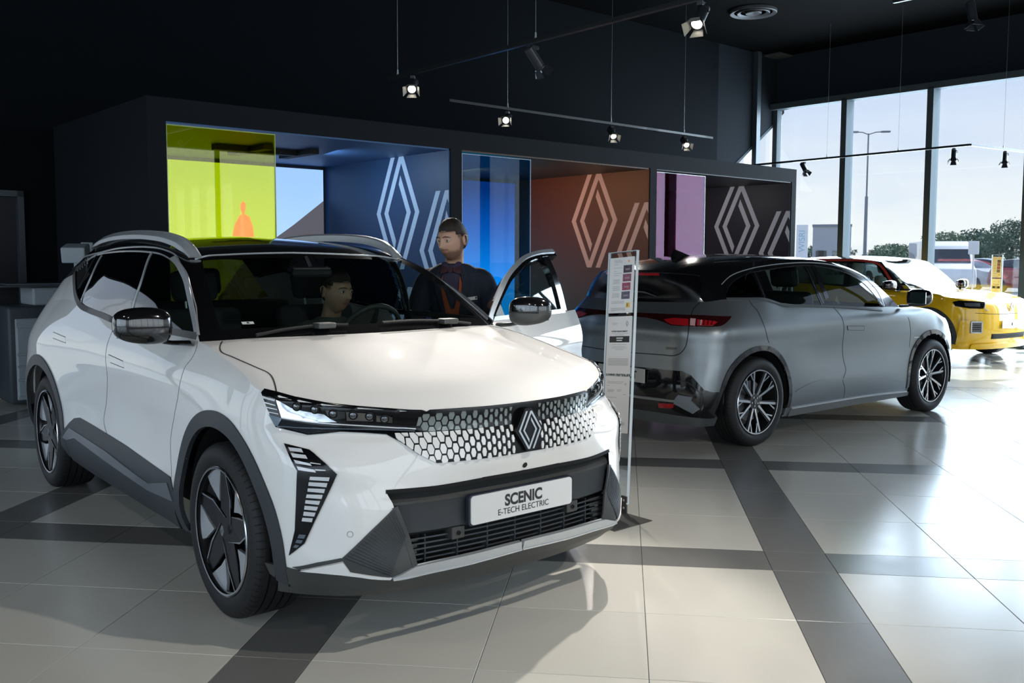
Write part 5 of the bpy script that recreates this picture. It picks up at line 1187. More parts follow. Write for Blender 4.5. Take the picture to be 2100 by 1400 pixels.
track('black bent lighting track in front of the big windows', [(2.216,17.723,ZT),(5.099,14.742,ZT),(6.264,15.764,ZT)], [(3.4,16.5,ZT),(4.3,15.57,ZT),(5.80,15.36,ZT)])
SG = 'spotlights on the tracks'
spot((-1.936,8.516,ZT-.014), (-1.5,5.2,1.0), 'lit spotlight at the left end of the track over the white car', 330)
spot((-.727,7.393,ZT-.014), (.9,9.0,.6), 'dark spotlight turned away to the right in the middle of the track', 0, on=False)
spot((.482,6.27,ZT-.014), (-.4,4.2,.9), 'large lit spotlight at the top centre right of the picture', 330)
spot((-1.33,10.68,ZT-.014), (-1.6,5.4,1.0), 'lit spotlight at the left of the booth front track', 330)
spot((-.176,11.985,ZT-.014), (.8,9.0,.9), 'lit spotlight in the middle of the booth front track', 150)
spot((.8,13.09,ZT-.014), (1.8,9.4,.9), 'lit spotlight at the right end of the booth front track', 150)
spot((3.075,16.835,ZT-.014), (3.9,15.0,.6), 'small dark spotlight at the left of the window track', 0, on=False)
spot((4.928,14.92,ZT-.014), (4.3,13.2,.5), 'small dark spotlight at the bend of the window track', 0, on=False)
spot((5.842,15.39,ZT-.014), (5.2,13.9,.5), 'small dark spotlight at the right end of the window track', 0, on=False)
ZT2 = 3.98
track('short high lighting track just above the frame at the right', [(2.6,9.75,ZT2),(3.8,8.68,ZT2)], [(2.8,9.57,ZT2),(3.6,8.86,ZT2)])
spot((3.16,9.25,ZT2-.014), (3.5,8.3,.4), 'dark spotlight cut by the top edge at the right', 0, on=False, drop=.20)
# two more tracks over the camera, out of the frame, light the fronts of the cars
for pts, aims in (([(-3.4,2.0,ZT),(-1.0,-.2,ZT)], [(-1.7,4.4,.9),(-.7,3.6,.8)]), ([(.9,3.3,ZT),(2.9,1.4,ZT)], [(-.3,3.9,.6),(1.6,5.6,0)])):
    track('black lighting track above the camera, %s' % ('on its left' if pts[0][0] < 0 else 'on its right'), pts, [pts[0]])
    for t, am in zip((.25, .8), aims):
        p = Vector(pts[0]).lerp(Vector(pts[1]), t); p.z = ZT - .014
        spot(p, am, 'spotlight above the camera, %s one of its %s track' % ('first' if t < .5 else 'second', 'left' if pts[0][0] < 0 else 'right'), 18 if pts[0][0] < 0 else 130, ang=75, group='spotlights above the camera')
# air diffusers in the ceiling
dif = empty('round_ceiling_diffuser', (2.01, 15.59, ZC)); tag(dif, 'round black air diffuser in the dark ceiling', 'air vent')
for r0, r1 in ((.30,.36),(.20,.25),(.0,.12)):
    MB().lathe([(r0,-.03),(r1,-.05),(r1+.01,-.04),(r1+.01,0),(r0,0)], 32).build('ring', mat('diffuser_grey', (.05,.05,.055), .5), dif, sharp=40)
sq = MB().box(-.22,.22,-.22,.22,-.035,0, Matrix.Translation((2.91,19.0,ZC)) @ MBLD, .01).build('square_ceiling_diffuser', MATS['diffuser_grey']); tag(sq, 'square grey air diffuser in the ceiling near the windows', 'air vent')
# ---------------------------------------------------------------- outside
sun = bpy.data.lights.new('sun', 'SUN'); sun.energy = 6.0; sun.angle = math.radians(.6); sun.color = (1, .96, .90)
so = bpy.data.objects.new('sun', sun); SC.collection.objects.link(so)
so.rotation_euler = (-UX + NX * .42 - Vector((0,0,.88))).to_track_quat('-Z', 'Y').to_euler()
def outring(name, z, m, a, b, c, d):
    return struct(bbox(name, a, b, c, d, z - .1, z, m))
g1 = struct(MB().box(U1 + .31, 240, -160, 200, -.5, -.15, MBLD).build('ground_car_park', mat('asphalt', (.30,.30,.30), .9, var=.1, vscale=1)))
g2 = struct(MB().box(-160, U1 + .31, N0 - 150, N0 - .31, -.5, -.15, MBLD).build('ground_forecourt', MATS['asphalt']))
g3 = struct(MB().box(-160, U0 - .31, N0 - .31, 200, -.5, -.15, MBLD).build('ground_side', MATS['asphalt']))
def at_px_floor(d, px):  # helper for laying out the car park: distance along the floor and bearing (degrees right of the axis)
    a = math.radians(px); return Vector((math.sin(a) * d, math.cos(a) * d, -.15))
grass = struct(MB().box(U1 + 14, U1 + 19, -60, 60, -.16, -.13, MBLD).build('grass_strip', mat('grass', (.20,.28,.10), .9, var=.25, vscale=3)))
# trees
M_leaf = mat('leaf_green', (.15,.22,.14), .8, var=.35, vscale=.6); M_leaf2 = mat('leaf_dark', (.10,.16,.11), .8, var=.35, vscale=.6); M_bark = mat('bark', (.08,.06,.045), .9)
def tree(name, p, h, w, m, label, nleaf=1400, seed=1):
    rnd = random.Random(seed); t = empty(name, p); tag(t, label, 'tree', None)
    MB().tube([(0,0,0),(0.05,0,h*.35),(0,0.05,h*.6)], [h*.035,h*.025,h*.012], 8).build('trunk', M_bark, t)
    V = []; F = []
    for i in range(nleaf):
        a, b, r = rnd.uniform(0, 2*math.pi), rnd.uniform(-1, 1), rnd.random() ** .4
        c = math.sqrt(1 - b*b); lump = 1 + .25 * math.sin(3*a + 5*b)
        x, y, z = w/2*r*c*math.cos(a)*lump, w/2*r*c*math.sin(a)*lump, h*.58 + h*.42*r*b
        s = w * .028 * rnd.uniform(.6, 1.5); k = len(V)
        for _ in range(3): V.append((x + rnd.uniform(-s,s), y + rnd.uniform(-s,s), z + rnd.uniform(-s,s)))
        F.append((k, k+1, k+2))
    o = mobj('foliage', V, F, m, t, smooth=False); o['kind'] = 'stuff'; return t
tb = [(100, 17.9, 4.2, 5.0), (98, 21.3, 5.2, 5.0), (118, 15.4, 3.2, 6), (118, 11.8, 3.2, 6), (104, 25.6, 5.6, 7), (118, 19.6, 4.8, 7), (104, 30.5, 6, 8)]
for i, (d, a, h, w) in enumerate(tb):
    tree('dense_tree', at_px_floor(d, a), h, w, (M_leaf, M_leaf2)[i % 2], ['round green tree left of the road sign outside','taller dark green tree at the right outside','low green tree behind the white van','low dark tree beyond the street lamp','green tree outside the right end of the windows','distant tree between the two larger ones outside','tree far right out of the frame'][i], 5000, i)['group'] = 'trees beyond the car park'
# lamp post
lp = empty('street_lamp', at_px_floor(46, 13.85)); tag(lp, 'tall grey twin-arm street lamp outside the big windows', 'street lamp')
MB().tube([(0,0,0),(0,0,4.4)], [.085,.07], 10).build('lower_post', mat('galvanised_grey', (.22,.25,.29), .5, metal=.3), lp)
MB().tube([(0,0,4.4),(0,0,7.25)], [.04,.035], 8).build('upper_post', MATS['galvanised_grey'], lp)
for sx, nm in ((.62, 'arm'), (-.5, 'arm')): MB().tube([(0,0,7.2),(sx*.5,0,7.3),(sx,0,7.32)], .025, 6).build(nm, MATS['galvanised_grey'], lp)
MB().box(.55,.95,-.09,.09,7.28,7.36, bev=.02).build('lamp_head', MATS['galvanised_grey'], lp); MB().box(-.80,-.45,-.09,.09,7.28,7.36, bev=.02).build('lamp_head', MATS['galvanised_grey'], lp)
# parked cars: light version of a small hatchback skin
def lowcar(name, p, yaw, col, label, group, sc=(1,1,1)):
    c = empty(name, p, yaw); tag(c, label, 'car', group); c.scale = sc
    if 'low' not in wheels:
        ps = skin_white(); d = {}
        for q in ps:
            G = q.G[::max(1, len(q.G)//12), ::max(1, q.G.shape[1]//24)]
            V = G.reshape(-1, 3); F = grid_faces(*G.shape[:2]); k = len(V)
            VV = np.concatenate([V, V * MIR]); FF = list(F) + [f[::-1] + k for f in F]
            me = bpy.data.meshes.new(q.name); me.from_pydata([tuple(v) for v in VV], [], [tuple(map(int, f)) for f in FF]); me.polygons.foreach_set('use_smooth', [True]*len(FF)); me.materials.append(M_white); me.update(); d[q.name] = me
        wl = MB()
        wl.lathe([(.0,0),(.2,0),(.21,.01),(.34,.0),(.35,.02),(.35,.2),(0,.2)], 20, Matrix(((1,0,0,0),(0,0,1,0),(0,1,0,0),(0,0,0,1))))
        o = wl.build('wheel', M_tyre); d['wheel'] = o.data; bpy.data.objects.remove(o)
        wheels['low'] = d
    d = wheels['low']
    for nm, me in d.items():
        if nm == 'wheel': continue
        o = bpy.data.objects.new({'windshield':'windscreen','side':'side_windows','body':'body','rear_glass':'rear_window'}.get(nm, nm), me); link(o, c)
        o.material_slots[0].link = 'OBJECT'; o.material_slots[0].material = M_black if nm in ('windshield','side','rear_glass') else col
    for x in (0, -2.785):
        for sg in (-1, 1):
            o = bpy.data.objects.new('wheel', d['wheel']); link(o, c); o.matrix_local = Matrix.Translation((x, sg*.93, .35)) @ (Matrix.Rotation(math.pi, 4, 'Z') if sg > 0 else Matrix.Identity(4))
    return c
cb = paint('pale_blue_paint', (.25,.38,.55), .3); cs = paint('silver_paint', (.5,.53,.56), .3); cw = paint('white_paint', (.85,.85,.85), .3); cr2 = paint('dark_red_paint', (.25,.03,.04), .3); cg = paint('grey_paint', (.16,.18,.2), .3)
for i, (d, a, col, lb, yaw) in enumerate([(52, 20.2, cs, 'silver', -60), (60, 21.5, cb, 'light blue', -60), (72, 19.2, cb, 'blue', -60), (48, 24.0, cr2, 'dark red', -60), (60, 26.6, cg, 'grey', -62), (72, 14.6, cw, 'white', -58), (78, 16.9, cs, 'silver', -60), (64, 11.5, cw, 'white', -60)]):
    lowcar('parked_car', at_px_floor(d, a), math.radians(yaw), col, lb + ' car parked outside, %s' % ['right of the white van','behind the road sign','farthest behind the white van','behind the right window post','out of the frame at the right','beyond the middle window','beyond the middle window post','below the advertising pylon'][i], 'cars in the car park')
# white van
van = empty('white_van', at_px_floor(47, 17.75), math.radians(-98)); tag(van, 'white panel van parked outside the middle window', 'van')
prof = [(-2.4,.35),(-2.45,2.2),(-2.3,2.35),(1.1,2.35),(1.7,2.15),(2.35,1.35),(2.9,1.15),(3.05,.8),(3.0,.35)]
def vanmesh(nm, pr, hw, m, bev=.06):
    bm = bmesh.new(); vs = [[bm.verts.new((x, s*hw, z)) for x, z in pr] for s in (-1, 1)]
    bm.faces.new(vs[0][::-1]); bm.faces.new(vs[1])
    for i in range(len(pr)): j = (i+1) % len(pr); bm.faces.new([vs[0][i], vs[0][j], vs[1][j], vs[1][i]])
    bmesh.ops.recalc_face_normals(bm, faces=bm.faces[:])
    if bev: bmesh.ops.bevel(bm, geom=bm.edges[:], offset=bev, segments=3, affect='EDGES', profile=.5)
    me = bpy.data.meshes.new(nm); bm.to_mesh(me); bm.free(); me.materials.append(m); me.polygons.foreach_set('use_smooth', [True]*len(me.polygons)); me.set_sharp_from_angle(angle=math.radians(40))
    return link(bpy.data.objects.new(nm, me), van)
vanmesh('body', prof, .98, cw); vanmesh('windscreen', [(1.62,2.12),(1.72,2.12),(2.33,1.40),(2.2,1.38)], .86, M_black, 0); vanmesh('cab_window', [(.75,1.35),(.85,2.0),(1.5,2.0),(2.0,1.38)], 1.0, M_black, 0)
for x in (-1.6, 2.0):
    for sg in (-1, 1):
        o = bpy.data.objects.new('wheel', wheels['low']['wheel']); link(o, van); o.matrix_local = Matrix.Translation((x, sg*1.0, .35)) @ (Matrix.Rotation(math.pi, 4, 'Z') if sg > 0 else Matrix.Identity(4))
# buildings and signs
bd = empty('trade_building', at_px_floor(90, 12.1), math.radians(-12)); tag(bd, 'pale grey low trade building far beyond the car park', 'building')
MB().box(-1.7, 1.5, -3, 3, 0, 4.3).build('walls', mat('pale_grey_cladding', (.42,.44,.47), .7), bd); MB().box(-1.75, 1.55, -3.1, 3.1, 4.3, 4.5).build('roof_edge', MATS['galvanised_grey'], bd)
for k in range(2): MB().box(-1.4+1.4*k, -.5+1.4*k, -3.05, -2.95, 1.2, 2.2).build('window', M_black, bd)
lb = empty('red_roofed_hall', at_px_floor(150, 16.1), math.radians(-16)); tag(lb, 'low pink and white hall on the horizon outside', 'building')
MB().box(-5, 5, -3, 3, 0, 1.9).build('walls', mat('white_render', (.75,.72,.7), .8), lb); MB().box(-5.2, 5.2, -3.2, 3.2, 1.9, 2.7).build('roof', mat('faded_red_sheet', (.50,.28,.26), .7), lb)
tt = empty('sign_pylon', at_px_floor(60, 10.4), math.radians(-11)); tag(tt, 'tall white advertising pylon with pale blue vertical lettering outside', 'sign')
MB().box(-.34,.34,-.08,.08,0,3.6, bev=.02).build('pylon_body', mat('pylon_white', (.85,.87,.9), .4), tt)
text_obj('pylon_lettering', 'WISRI', .52, Vector((0,-.085,2.6)), frame_matrix((0,0,1),(-1,0,0),(0,-1,0)), mat('pale_blue_lettering', (.35,.6,.75), .5), tt)
rs = empty('road_sign', at_px_floor(30, 19.45), math.radians(-20)); tag(rs, 'white sign on a slim post outside the right window', 'sign')
MB().tube([(0,0,0),(0,0,2.0)], .025, 8).build('post', mat('sign_white', (.8,.82,.83), .4), rs); MB().box(-.14,.14,-.03,.03,1.72,2.10, bev=.02).build('panel', MATS['sign_white'], rs)
# ---------------------------------------------------------------- grey hatchback seen from behind
M_grey = mat('satin_grey_paint', (.225, .245, .255), .34, metal=.75, spec=.5)
M_red = mat('tail_lamp_red', (.42, .01, .015), .18, coat=1); M_pink = mat('tail_lamp_pale', (.62,.36,.37), .15, coat=1); M_dred = mat('tail_lamp_dark', (.03,.004,.005), .08, coat=1)
def cutfun(skips): return lambda c: np.any([f(c) for f in skips], axis=0)
def wheel_grey(parent, R=.351, w=.22, rim=.254):
    e = empty('wheel', parent=parent)
    wheel_tyre(R, w, rim, e, M_tyre); wheel_base(e, R, w, rim)
    dish = lambda r: .030 - .026 * min(1, (r / rim) ** 1.5)
    sp = []; dark = []
    for k in range(5):
        a = math.radians(90 + 72 * k)
        for s in (1, -1):
            m = lambda P: rotp([(x, z*s) for x, z in P], a)
            sp.append(m([pol(.058, 15), pol(.058, 33), pol(rim-.006, 20.2), pol(rim-.006, 16.2)]))                 # long spoke
            sp.append(m([pol(.160, 19.0), pol(.172, 23), pol(rim-.006, 31.2), pol(rim-.006, 27.8)]))              # branch out
            sp.append(m([pol(rim-.030, 18.5), pol(rim-.006, 15), pol(rim-.006, 21.5)]))                            # foot
            dark.append(m([pol(.05, 8), pol(.05, 34), pol(rim-.008, 22), pol(rim-.008, 13)]))
    for i, p in enumerate(sp): rim_poly('spoke', [p], .004, .012, M_rimsilver, e, dish)
    for p in dark: rim_poly('spoke_back', [p], .012, .028, MATS['rim_black'], e, dish)
    rim_poly('hub_plate', [[pol(.062, 12*i) for i in range(30)]], .006, .03, MATS['rim_black'], e, dish)
    MB().lathe([(rim-.009,-.002),(rim-.001,-.003),(rim+.003,.003)], 60, Matrix(((1,0,0,0),(0,0,1,0),(0,1,0,0),(0,0,0,1)))).build('rim_lip', M_rimsilver, e, sharp=40)
    for k in range(5):
        a = math.radians(54 + 72*k); MB().lathe([(0,-.004),(.008,-.004),(.009,.01)], 10, Matrix.Translation((.036*math.cos(a), .032, .036*math.sin(a))) @ Matrix(((1,0,0,0),(0,0,1,0),(0,1,0,0),(0,0,0,1)))).build('wheel_bolt', M_rimsilver, e)
    cap = logo_mesh('wheel_cap_mark', .016, .003, M_emblem, e); cap.matrix_local = Matrix.Translation((0, .028, 0)) @ frame_matrix((1,0,0), (0,0,1), (0,-1,0))
    return e
def housings(car, x, zc, r, sgn, y1=.85, y0=.58):
    hs_ = MB(); na = 24
    for i in range(na):
        q = [(x + r*math.cos(a), zc + r*math.sin(a)) for a in (math.radians(-14 + 208*i/na), math.radians(-14 + 208*(i+1)/na))]
        hs_.add([(q[0][0], sgn*y1, q[0][1]), (q[1][0], sgn*y1, q[1][1]), (q[1][0], sgn*y0, q[1][1]), (q[0][0], sgn*y0, q[0][1]), (x, sgn*y0, zc)], [(0,1,2,3),(3,2,4)])
    hs_.build('wheel_housing', M_inside, car)
def arch_ring(sk, car, x0, zc, r0, r1, m, a0=-12, a1=192, zmin=.18, off=.006, thick=.018):
    out = [(x0 + r1*math.cos(t), .87, max(zmin, zc + r1*math.sin(t))) for t in [math.radians(a0 + (a1-a0)*i/26) for i in range(27)]]
    inn = [(x0 + r0*math.cos(t), .87, max(zmin, zc + r0*math.sin(t))) for t in [math.radians(a1 - (a1-a0)*i/26) for i in range(27)]]
    sk.panel('arch_cladding', out + inn, (0,1,0), m, car, off=off, thick=thick, step=.03)
def mirror(parent, x, y0, m_top, m_bot, sg=-1, name='door_mirror', z=1.18):
    """door mirror: rounded housing, cap and foot"""
    bm = bmesh.new(); bmesh.ops.create_uvsphere(bm, u_segments=32, v_segments=20, radius=1)
    for v in bm.verts:
        a, b, c = v.co
        f = lambda t, p: math.copysign(abs(t) ** p, t)
        a, b, c = f(a, .70), f(b, .58), f(c, .66)
        yy = b * .118; xx = a * .062; zz = c * .080
        zz *= 1 - .16 * (b > 0) * b * 1.0
        xx += .012 * (1 - b*b)
        v.co = (x + xx - .02*(b+1)*.5, sg*(y0 + .118 + yy), z + zz + .006*b)
    top = [f for f in bm.faces if f.calc_center_median().z > z - .004]
    me = bpy.data.meshes.new(name); 
    for f in bm.faces: f.material_index = 0 if f.calc_center_median().z > z - .004 else 1; f.smooth = True
    bm.to_mesh(me); bm.free(); me.materials.append(m_top); me.materials.append(m_bot)
    o = link(bpy.data.objects.new(name, me), parent)
    MB().box(x - .06, x + .071, min(sg*(y0+.03), sg*(y0+.20)), max(sg*(y0+.03), sg*(y0+.20)), z - .009, z - .003, bev=.0).build('mirror_seam', M_seam, o)
    MB().tube([(x + .02, sg*(y0 - .075), z - .085), (x + .01, sg*(y0 - .0), z - .080), (x, sg*(y0 + .07), z - .066)], [.030, .024, .02], 12, rz=.45).build('mirror_foot', m_bot, o)
    MB().box(x - .066, x - .058, min(sg*(y0+.03), sg*(y0+.21)), max(sg*(y0+.03), sg*(y0+.21)), z - .055, z + .055, bev=.003).build('mirror_glass', mat('mirror_glass', (.7,.72,.75), .03, metal=1), o)
    return o
def simple_seat(parent, x, y, m, w=.50, name='seat'):
    o = MB().box(x-.05, x+.45, y-w/2, y+w/2, .48, .62, bev=.04).build(name, m, parent, sharp=50)
    Mr = Matrix.Translation((x, y, .58)) @ Matrix.Rotation(math.radians(-14), 4, 'Y')
    MB().box(-.07,.05,-w/2,w/2,0,.62, Mr, .045).build('seat_back', m, o, sharp=50)
    MB().box(-.055,.045,-.13,.13,.66,.84, Mr, .04).build('headrest', m, o, sharp=50)
    MB().tube([Mr @ Vector((0,-.06,.6)), Mr @ Vector((0,-.06,.7))], .007, 6).build('headrest_post', M_alu, o); MB().tube([Mr @ Vector((0,.06,.6)), Mr @ Vector((0,.06,.7))], .007, 6).build('headrest_post', M_alu, o)
    return o
def build_grey():
    T = OUT_GREY
    car = empty('hatchback_car', (2.334, 9.913, 0), math.radians(45.12))
    tag(car, 'satin grey hatchback with gloss black roof seen from behind, middle car of three', 'car')
    sk = Skin(skin_grey()); SIDE = (0,1,0); REAR = (-1,0,0); RC = (-math.cos(math.radians(35)), math.sin(math.radians(35)), 0)
    af, ar = circ_in(0, .355, .40), circ_in(-2.685, .355, .405)
    sm = T['seam_mid']; sr = T['seam_rear']; gs = T['gate_seam']
    def xs(seam, z): q = sorted((p[2], p[0]) for p in seam); return np.interp(z, [a for a, b in q], [b for a, b in q])
    g = [(None, None, cutfun([af, ar, lambda c: c[:,2] < .17])),
         ('rear_bumper', M_grey, lambda c: (c[:,0] < -2.95) & (c[:,2] < .60)),
         ('tailgate', M_grey, lambda c: (c[:,0] < -2.9) & (c[:,1] < np.interp(c[:,2], [.6,.62,.66,.75,.9,1.0,1.10,1.14], [.50,.56,.60,.625,.645,.655,.64,.62]))),
         ('rear_door', M_grey, lambda c: (c[:,0] <= xs(sm, c[:,2])) & (c[:,0] > xs(sr, c[:,2])) & (c[:,1] > .5) & (c[:,2] > .26) & ~circ_in(-2.685,.355,.5)(c)),
         ('front_door', M_grey, lambda c: (c[:,0] < -.42) & (c[:,0] > xs(sm, c[:,2])) & (c[:,1] > .5) & (c[:,2] > .26)),
         ('front_bumper', M_grey, lambda c: (c[:,0] > .33)), ('front_fender', M_grey, lambda c: c[:,0] > -.5)]
    sk.emit('body', g, car, ('rear_quarter', M_grey))
    sk.emit('hood', [], car, ('hood', M_grey)); sk.emit('roof', [], car, ('roof_panel', M_black))
    P = sk.P['windshield']; nr, nS = P.G.shape[:2]; ii = np.arange(len(P.F)); rr = ii // (nS-1) / (nr-1); ss = ii % (nS-1) / (nS-1)
    gl = (ss < .9) & (rr > .05) & (rr < .94)
    sk.emit('windshield', [('windscreen_glass', M_glass_s, lambda c: gl)], car, ('windscreen_surround', M_black))
    dlo = [(p[0], p[2]) for p in T['dlo']]
    dloc = [(p[0], p[2]) for p in T['dlo'] if p[0] > -2.55]
    sk.emit('side', [('front_side_glass', M_glass_s, lambda c: inpoly(c[:,[0,2]], dlo) & (c[:,0] > -1.62)), (None, None, lambda c: inpoly(c[:,[0,2]], dlo) & (c[:,0] > -1.82) & (c[:,0] <= -1.62) & False),
        ('rear_side_glass', M_glass_s, lambda c: inpoly(c[:,[0,2]], dlo) & (c[:,0] > -2.55)), ('quarter_glass', M_glass_d, lambda c: inpoly(c[:,[0,2]], dlo))], car, ('roof_side', M_black))
    sk.emit('rear_glass', [], car, ('rear_surround', M_black))
    R = sk.ribbon
    sk.panel('rear_window', T['glass'] , REAR, mat('rear_window_black', (.003,.003,.004), .22, spec=.2), car, off=.003, thick=.003)
    R('window_trim', T['trim_outer'], SIDE, .006, .004, M_chrome, car); R('window_trim', T['trim_inner'], SIDE, .004, .004, MATS['rim_graphite'], car)
    R('belt_trim', T['belt'], SIDE, .022, .005, mat('belt_grey', (.07,.08,.085), .3, coat=.5), car)
    R('door_post', T['b_post'], SIDE, .05, .004, M_black, car, smoothpath=False); R('door_post', T['b_post2'], SIDE, .06, .003, M_black, car, smoothpath=False)
    R('post_line', T['b_post'], SIDE, .005, .006, MATS['rim_graphite'], car); R('post_line', T['c_post'], SIDE, .008, .004, MATS['rim_graphite'], car)
    R('door_post', T['c_post'], SIDE, .05, .002, M_black, car)
    R('door_gap', sm, SIDE, .005, .001, M_seam, car); R('door_gap', sr, SIDE, .005, .001, M_seam, car); R('door_gap', T['seam_front'], SIDE, .004, .001, M_seam, car)
    R('door_crease', T['door_crease'], SIDE, .010, .003, M_grey, car)
    R('flap_gap', T['flap'], SIDE, .003, .001, M_seam, car, both=False); R('fender_line', T['flap2'], SIDE, .006, .003, M_chrome, car)
    h = T['handle']; sk.panel('door_handle', h, SIDE, M_grey, car, off=.003, thick=.004); R('handle_gap', h + [h[0]], SIDE, .003, .0035, M_seam, car, smoothpath=False)
    # rear details
    gsc = gs + [(-3.39, 0, gs[-1][2] + .002)]
    R('tailgate_gap', gsc, RC, .007, .001, M_seam, car)
    def cen(l): return [(p if p[1] > .03 else (p[0], 0.0, p[2])) for p in l]
    sk.panel('tail_lamp_strip', cen(T['tail_strip']), RC, M_dred, car, off=.004, thick=.006, step=.025)
    sk.panel('tail_lamp_lens', T['tail_red1'], RC, M_red, car, off=.007, thick=.003); sk.panel('tail_lamp_lens', T['tail_red2'], RC, M_red, car, off=.007, thick=.003)
    sk.panel('reversing_lamp', T['tail_pink'], RC, M_pink, car, off=.008, thick=.003); sk.panel('reversing_lamp', T['tail_pink2'], RC, M_pink, car, off=.009, thick=.003)
    for k in range(4):
        a = Vector(T['tail_red2'][1]).lerp(Vector(T['tail_red2'][0]), .1 + k*.24); b = Vector(T['tail_red2'][3]).lerp(Vector(T['tail_red2'][4]), .1 + k*.24)
        R('lamp_rib', [a, b], RC, .006, .010, M_dred, car, smoothpath=False)
    R('gate_trim', T['gate_line'], RC, .006, .003, MATS['rim_graphite'], car)
    sk.panel('brake_lamp', cen([(p[0], max(0, p[1]-.0), p[2]) for p in T['brake_lamp']]), REAR, mat('brake_lamp_red', (.30,.005,.008), .25, coat=1), car, off=.007, thick=.004, both=True)
    sk.panel('badge_plate', T['badge'], REAR, M_black, car, off=.003, thick=.003, both=False, mirror=True)
    MB().tube([tuple(np.array(p) * MIR + np.array([-.018,0,.004])) for p in curve(T['wiper'], 12)], [.012]*8 + [.009,.008,.006,.004], 8, rz=.6).build('rear_wiper', mat('wiper_grey', (.10,.105,.11), .4), car, smooth=True)
    sk.panel('lower_bumper', [(p if p[0] > -3.36 or p[1] > .1 else (p[0], 0.0, p[2])) for p in T['bumper_black']], RC, M_black, car, off=.005, thick=.01, step=.04)
    sk.panel('diffuser_strip', T['diffuser'], RC, mat('diffuser_silver', (.35,.36,.36), .3, metal=.5), car, off=.02, thick=.02)
    sk.panel('diffuser_fin', T['chevron'], RC, mat('diffuser_fin_grey', (.22,.25,.28), .35, metal=.3), car, off=.024, thick=.02)
    sk.panel('rear_reflector', T['reflector'], RC, M_red, car, off=.018, thick=.012)
    R('bumper_edge', T['bumper_edge'], RC, .008, .008, MATS['rim_graphite'], car)
    px0 = -3.405
    Mp = Matrix.Translation((px0, -.085, .555)) @ frame_matrix((0,-1,0), (0,0,1), (-1,0,0))
    pl = MB().box(-.26,.26,-.055,.055,0,.006, Mp, .002).build('number_plate', mat('plate_cream', (.62,.62,.58), .4), car)
    text_obj('plate_lettering', 'RENAULT', .085, Mp @ Vector((.0, 0, .0066)), Mp.to_3x3().to_4x4(), M_ink, pl, bold=.002, sx=.95)
    # lower skirts
    sk.panel('sill_strip', T['sill_strip'], SIDE, mat('sill_grey', (.16,.165,.165), .35, metal=.4), car, off=.010, thick=.02, step=.05)
    R('sill_line', T['sill_line'], SIDE, .012, .016, M_chrome, car)
    for x in (0, -2.685):
        arch_ring(sk, car, x, .355, .400, .442, M_black)
        for sg in (-1, 1): housings(car, x, .355, .405, sg)
    w0 = None
    for i, (x, sg, a) in enumerate(((-2.685,-1,8),(0,-1,30),(-2.685,1,0),(0,1,12))):
        o = wheel_grey(car) if w0 is None else copy_tree(w0, car); w0 = w0 or o
        o.matrix_local = Matrix.Translation((x, sg*.872, .351)) @ (Matrix.Rotation(math.pi, 4, 'Z') if sg > 0 else Matrix.Identity(4)) @ Matrix.Rotation(math.radians(a), 4, 'Y')
    MB().box(-3.15, .6, -.58, .58, .19, .26, bev=.02).build('underbody', M_inside, car)
    # shark fin aerial
    bm = bmesh.new(); k0 = [(-2.56,0,1.478),(-2.72,0,1.462),(-2.70,0,1.530),(-2.66,0,1.528)]
    prof = [(-2.50,.006,1.484),(-2.60,.022,1.475),(-2.72,.024,1.462)]
    V = [(-2.48,0,1.482),(-2.6,.024,1.474),(-2.72,.028,1.460),(-2.72,-.028,1.460),(-2.6,-.024,1.474),(-2.58,.006,1.508),(-2.70,.010,1.540),(-2.70,-.010,1.540),(-2.58,-.006,1.508),(-2.735,.008,1.50),(-2.735,-.008,1.50)]
    mobj('roof_aerial', V, [(0,1,5),(0,5,8),(0,8,4),(1,2,6,5),(5,6,7,8),(4,8,7,3),(2,9,6),(9,10,7,6),(3,7,10),(2,3,10,9)], M_black, car, smooth=False)
    mirror(car, -.50, .87, M_black, M_plastic2, -1, z=1.115); mirror(car, -.50, .87, M_black, M_plastic2, 1, z=1.115)
    for y in (-.37, .37): simple_seat(car, -1.5, y, M_seat)
    simple_seat(car, -2.25, 0, M_seat, 1.15, 'rear_bench')
    MB().box(-.80,-.34,-.68,.68,.72,.98, bev=.05).build('dashboard', M_dash, car, sharp=50)
    th = curve([(-.88,.37+.18*math.cos(a),.94+.18*math.sin(a)) for a in [i*math.pi/6 for i in range(13)]], 40); MB().tube(th, .014, 8, cap=False).build('steering_wheel', M_dash, car, smooth=True)
    MB().box(-3.0,-.4,-.66,.66,.26,.45).build('cabin_floor', M_inside, car)
    return car
car_grey = build_grey()
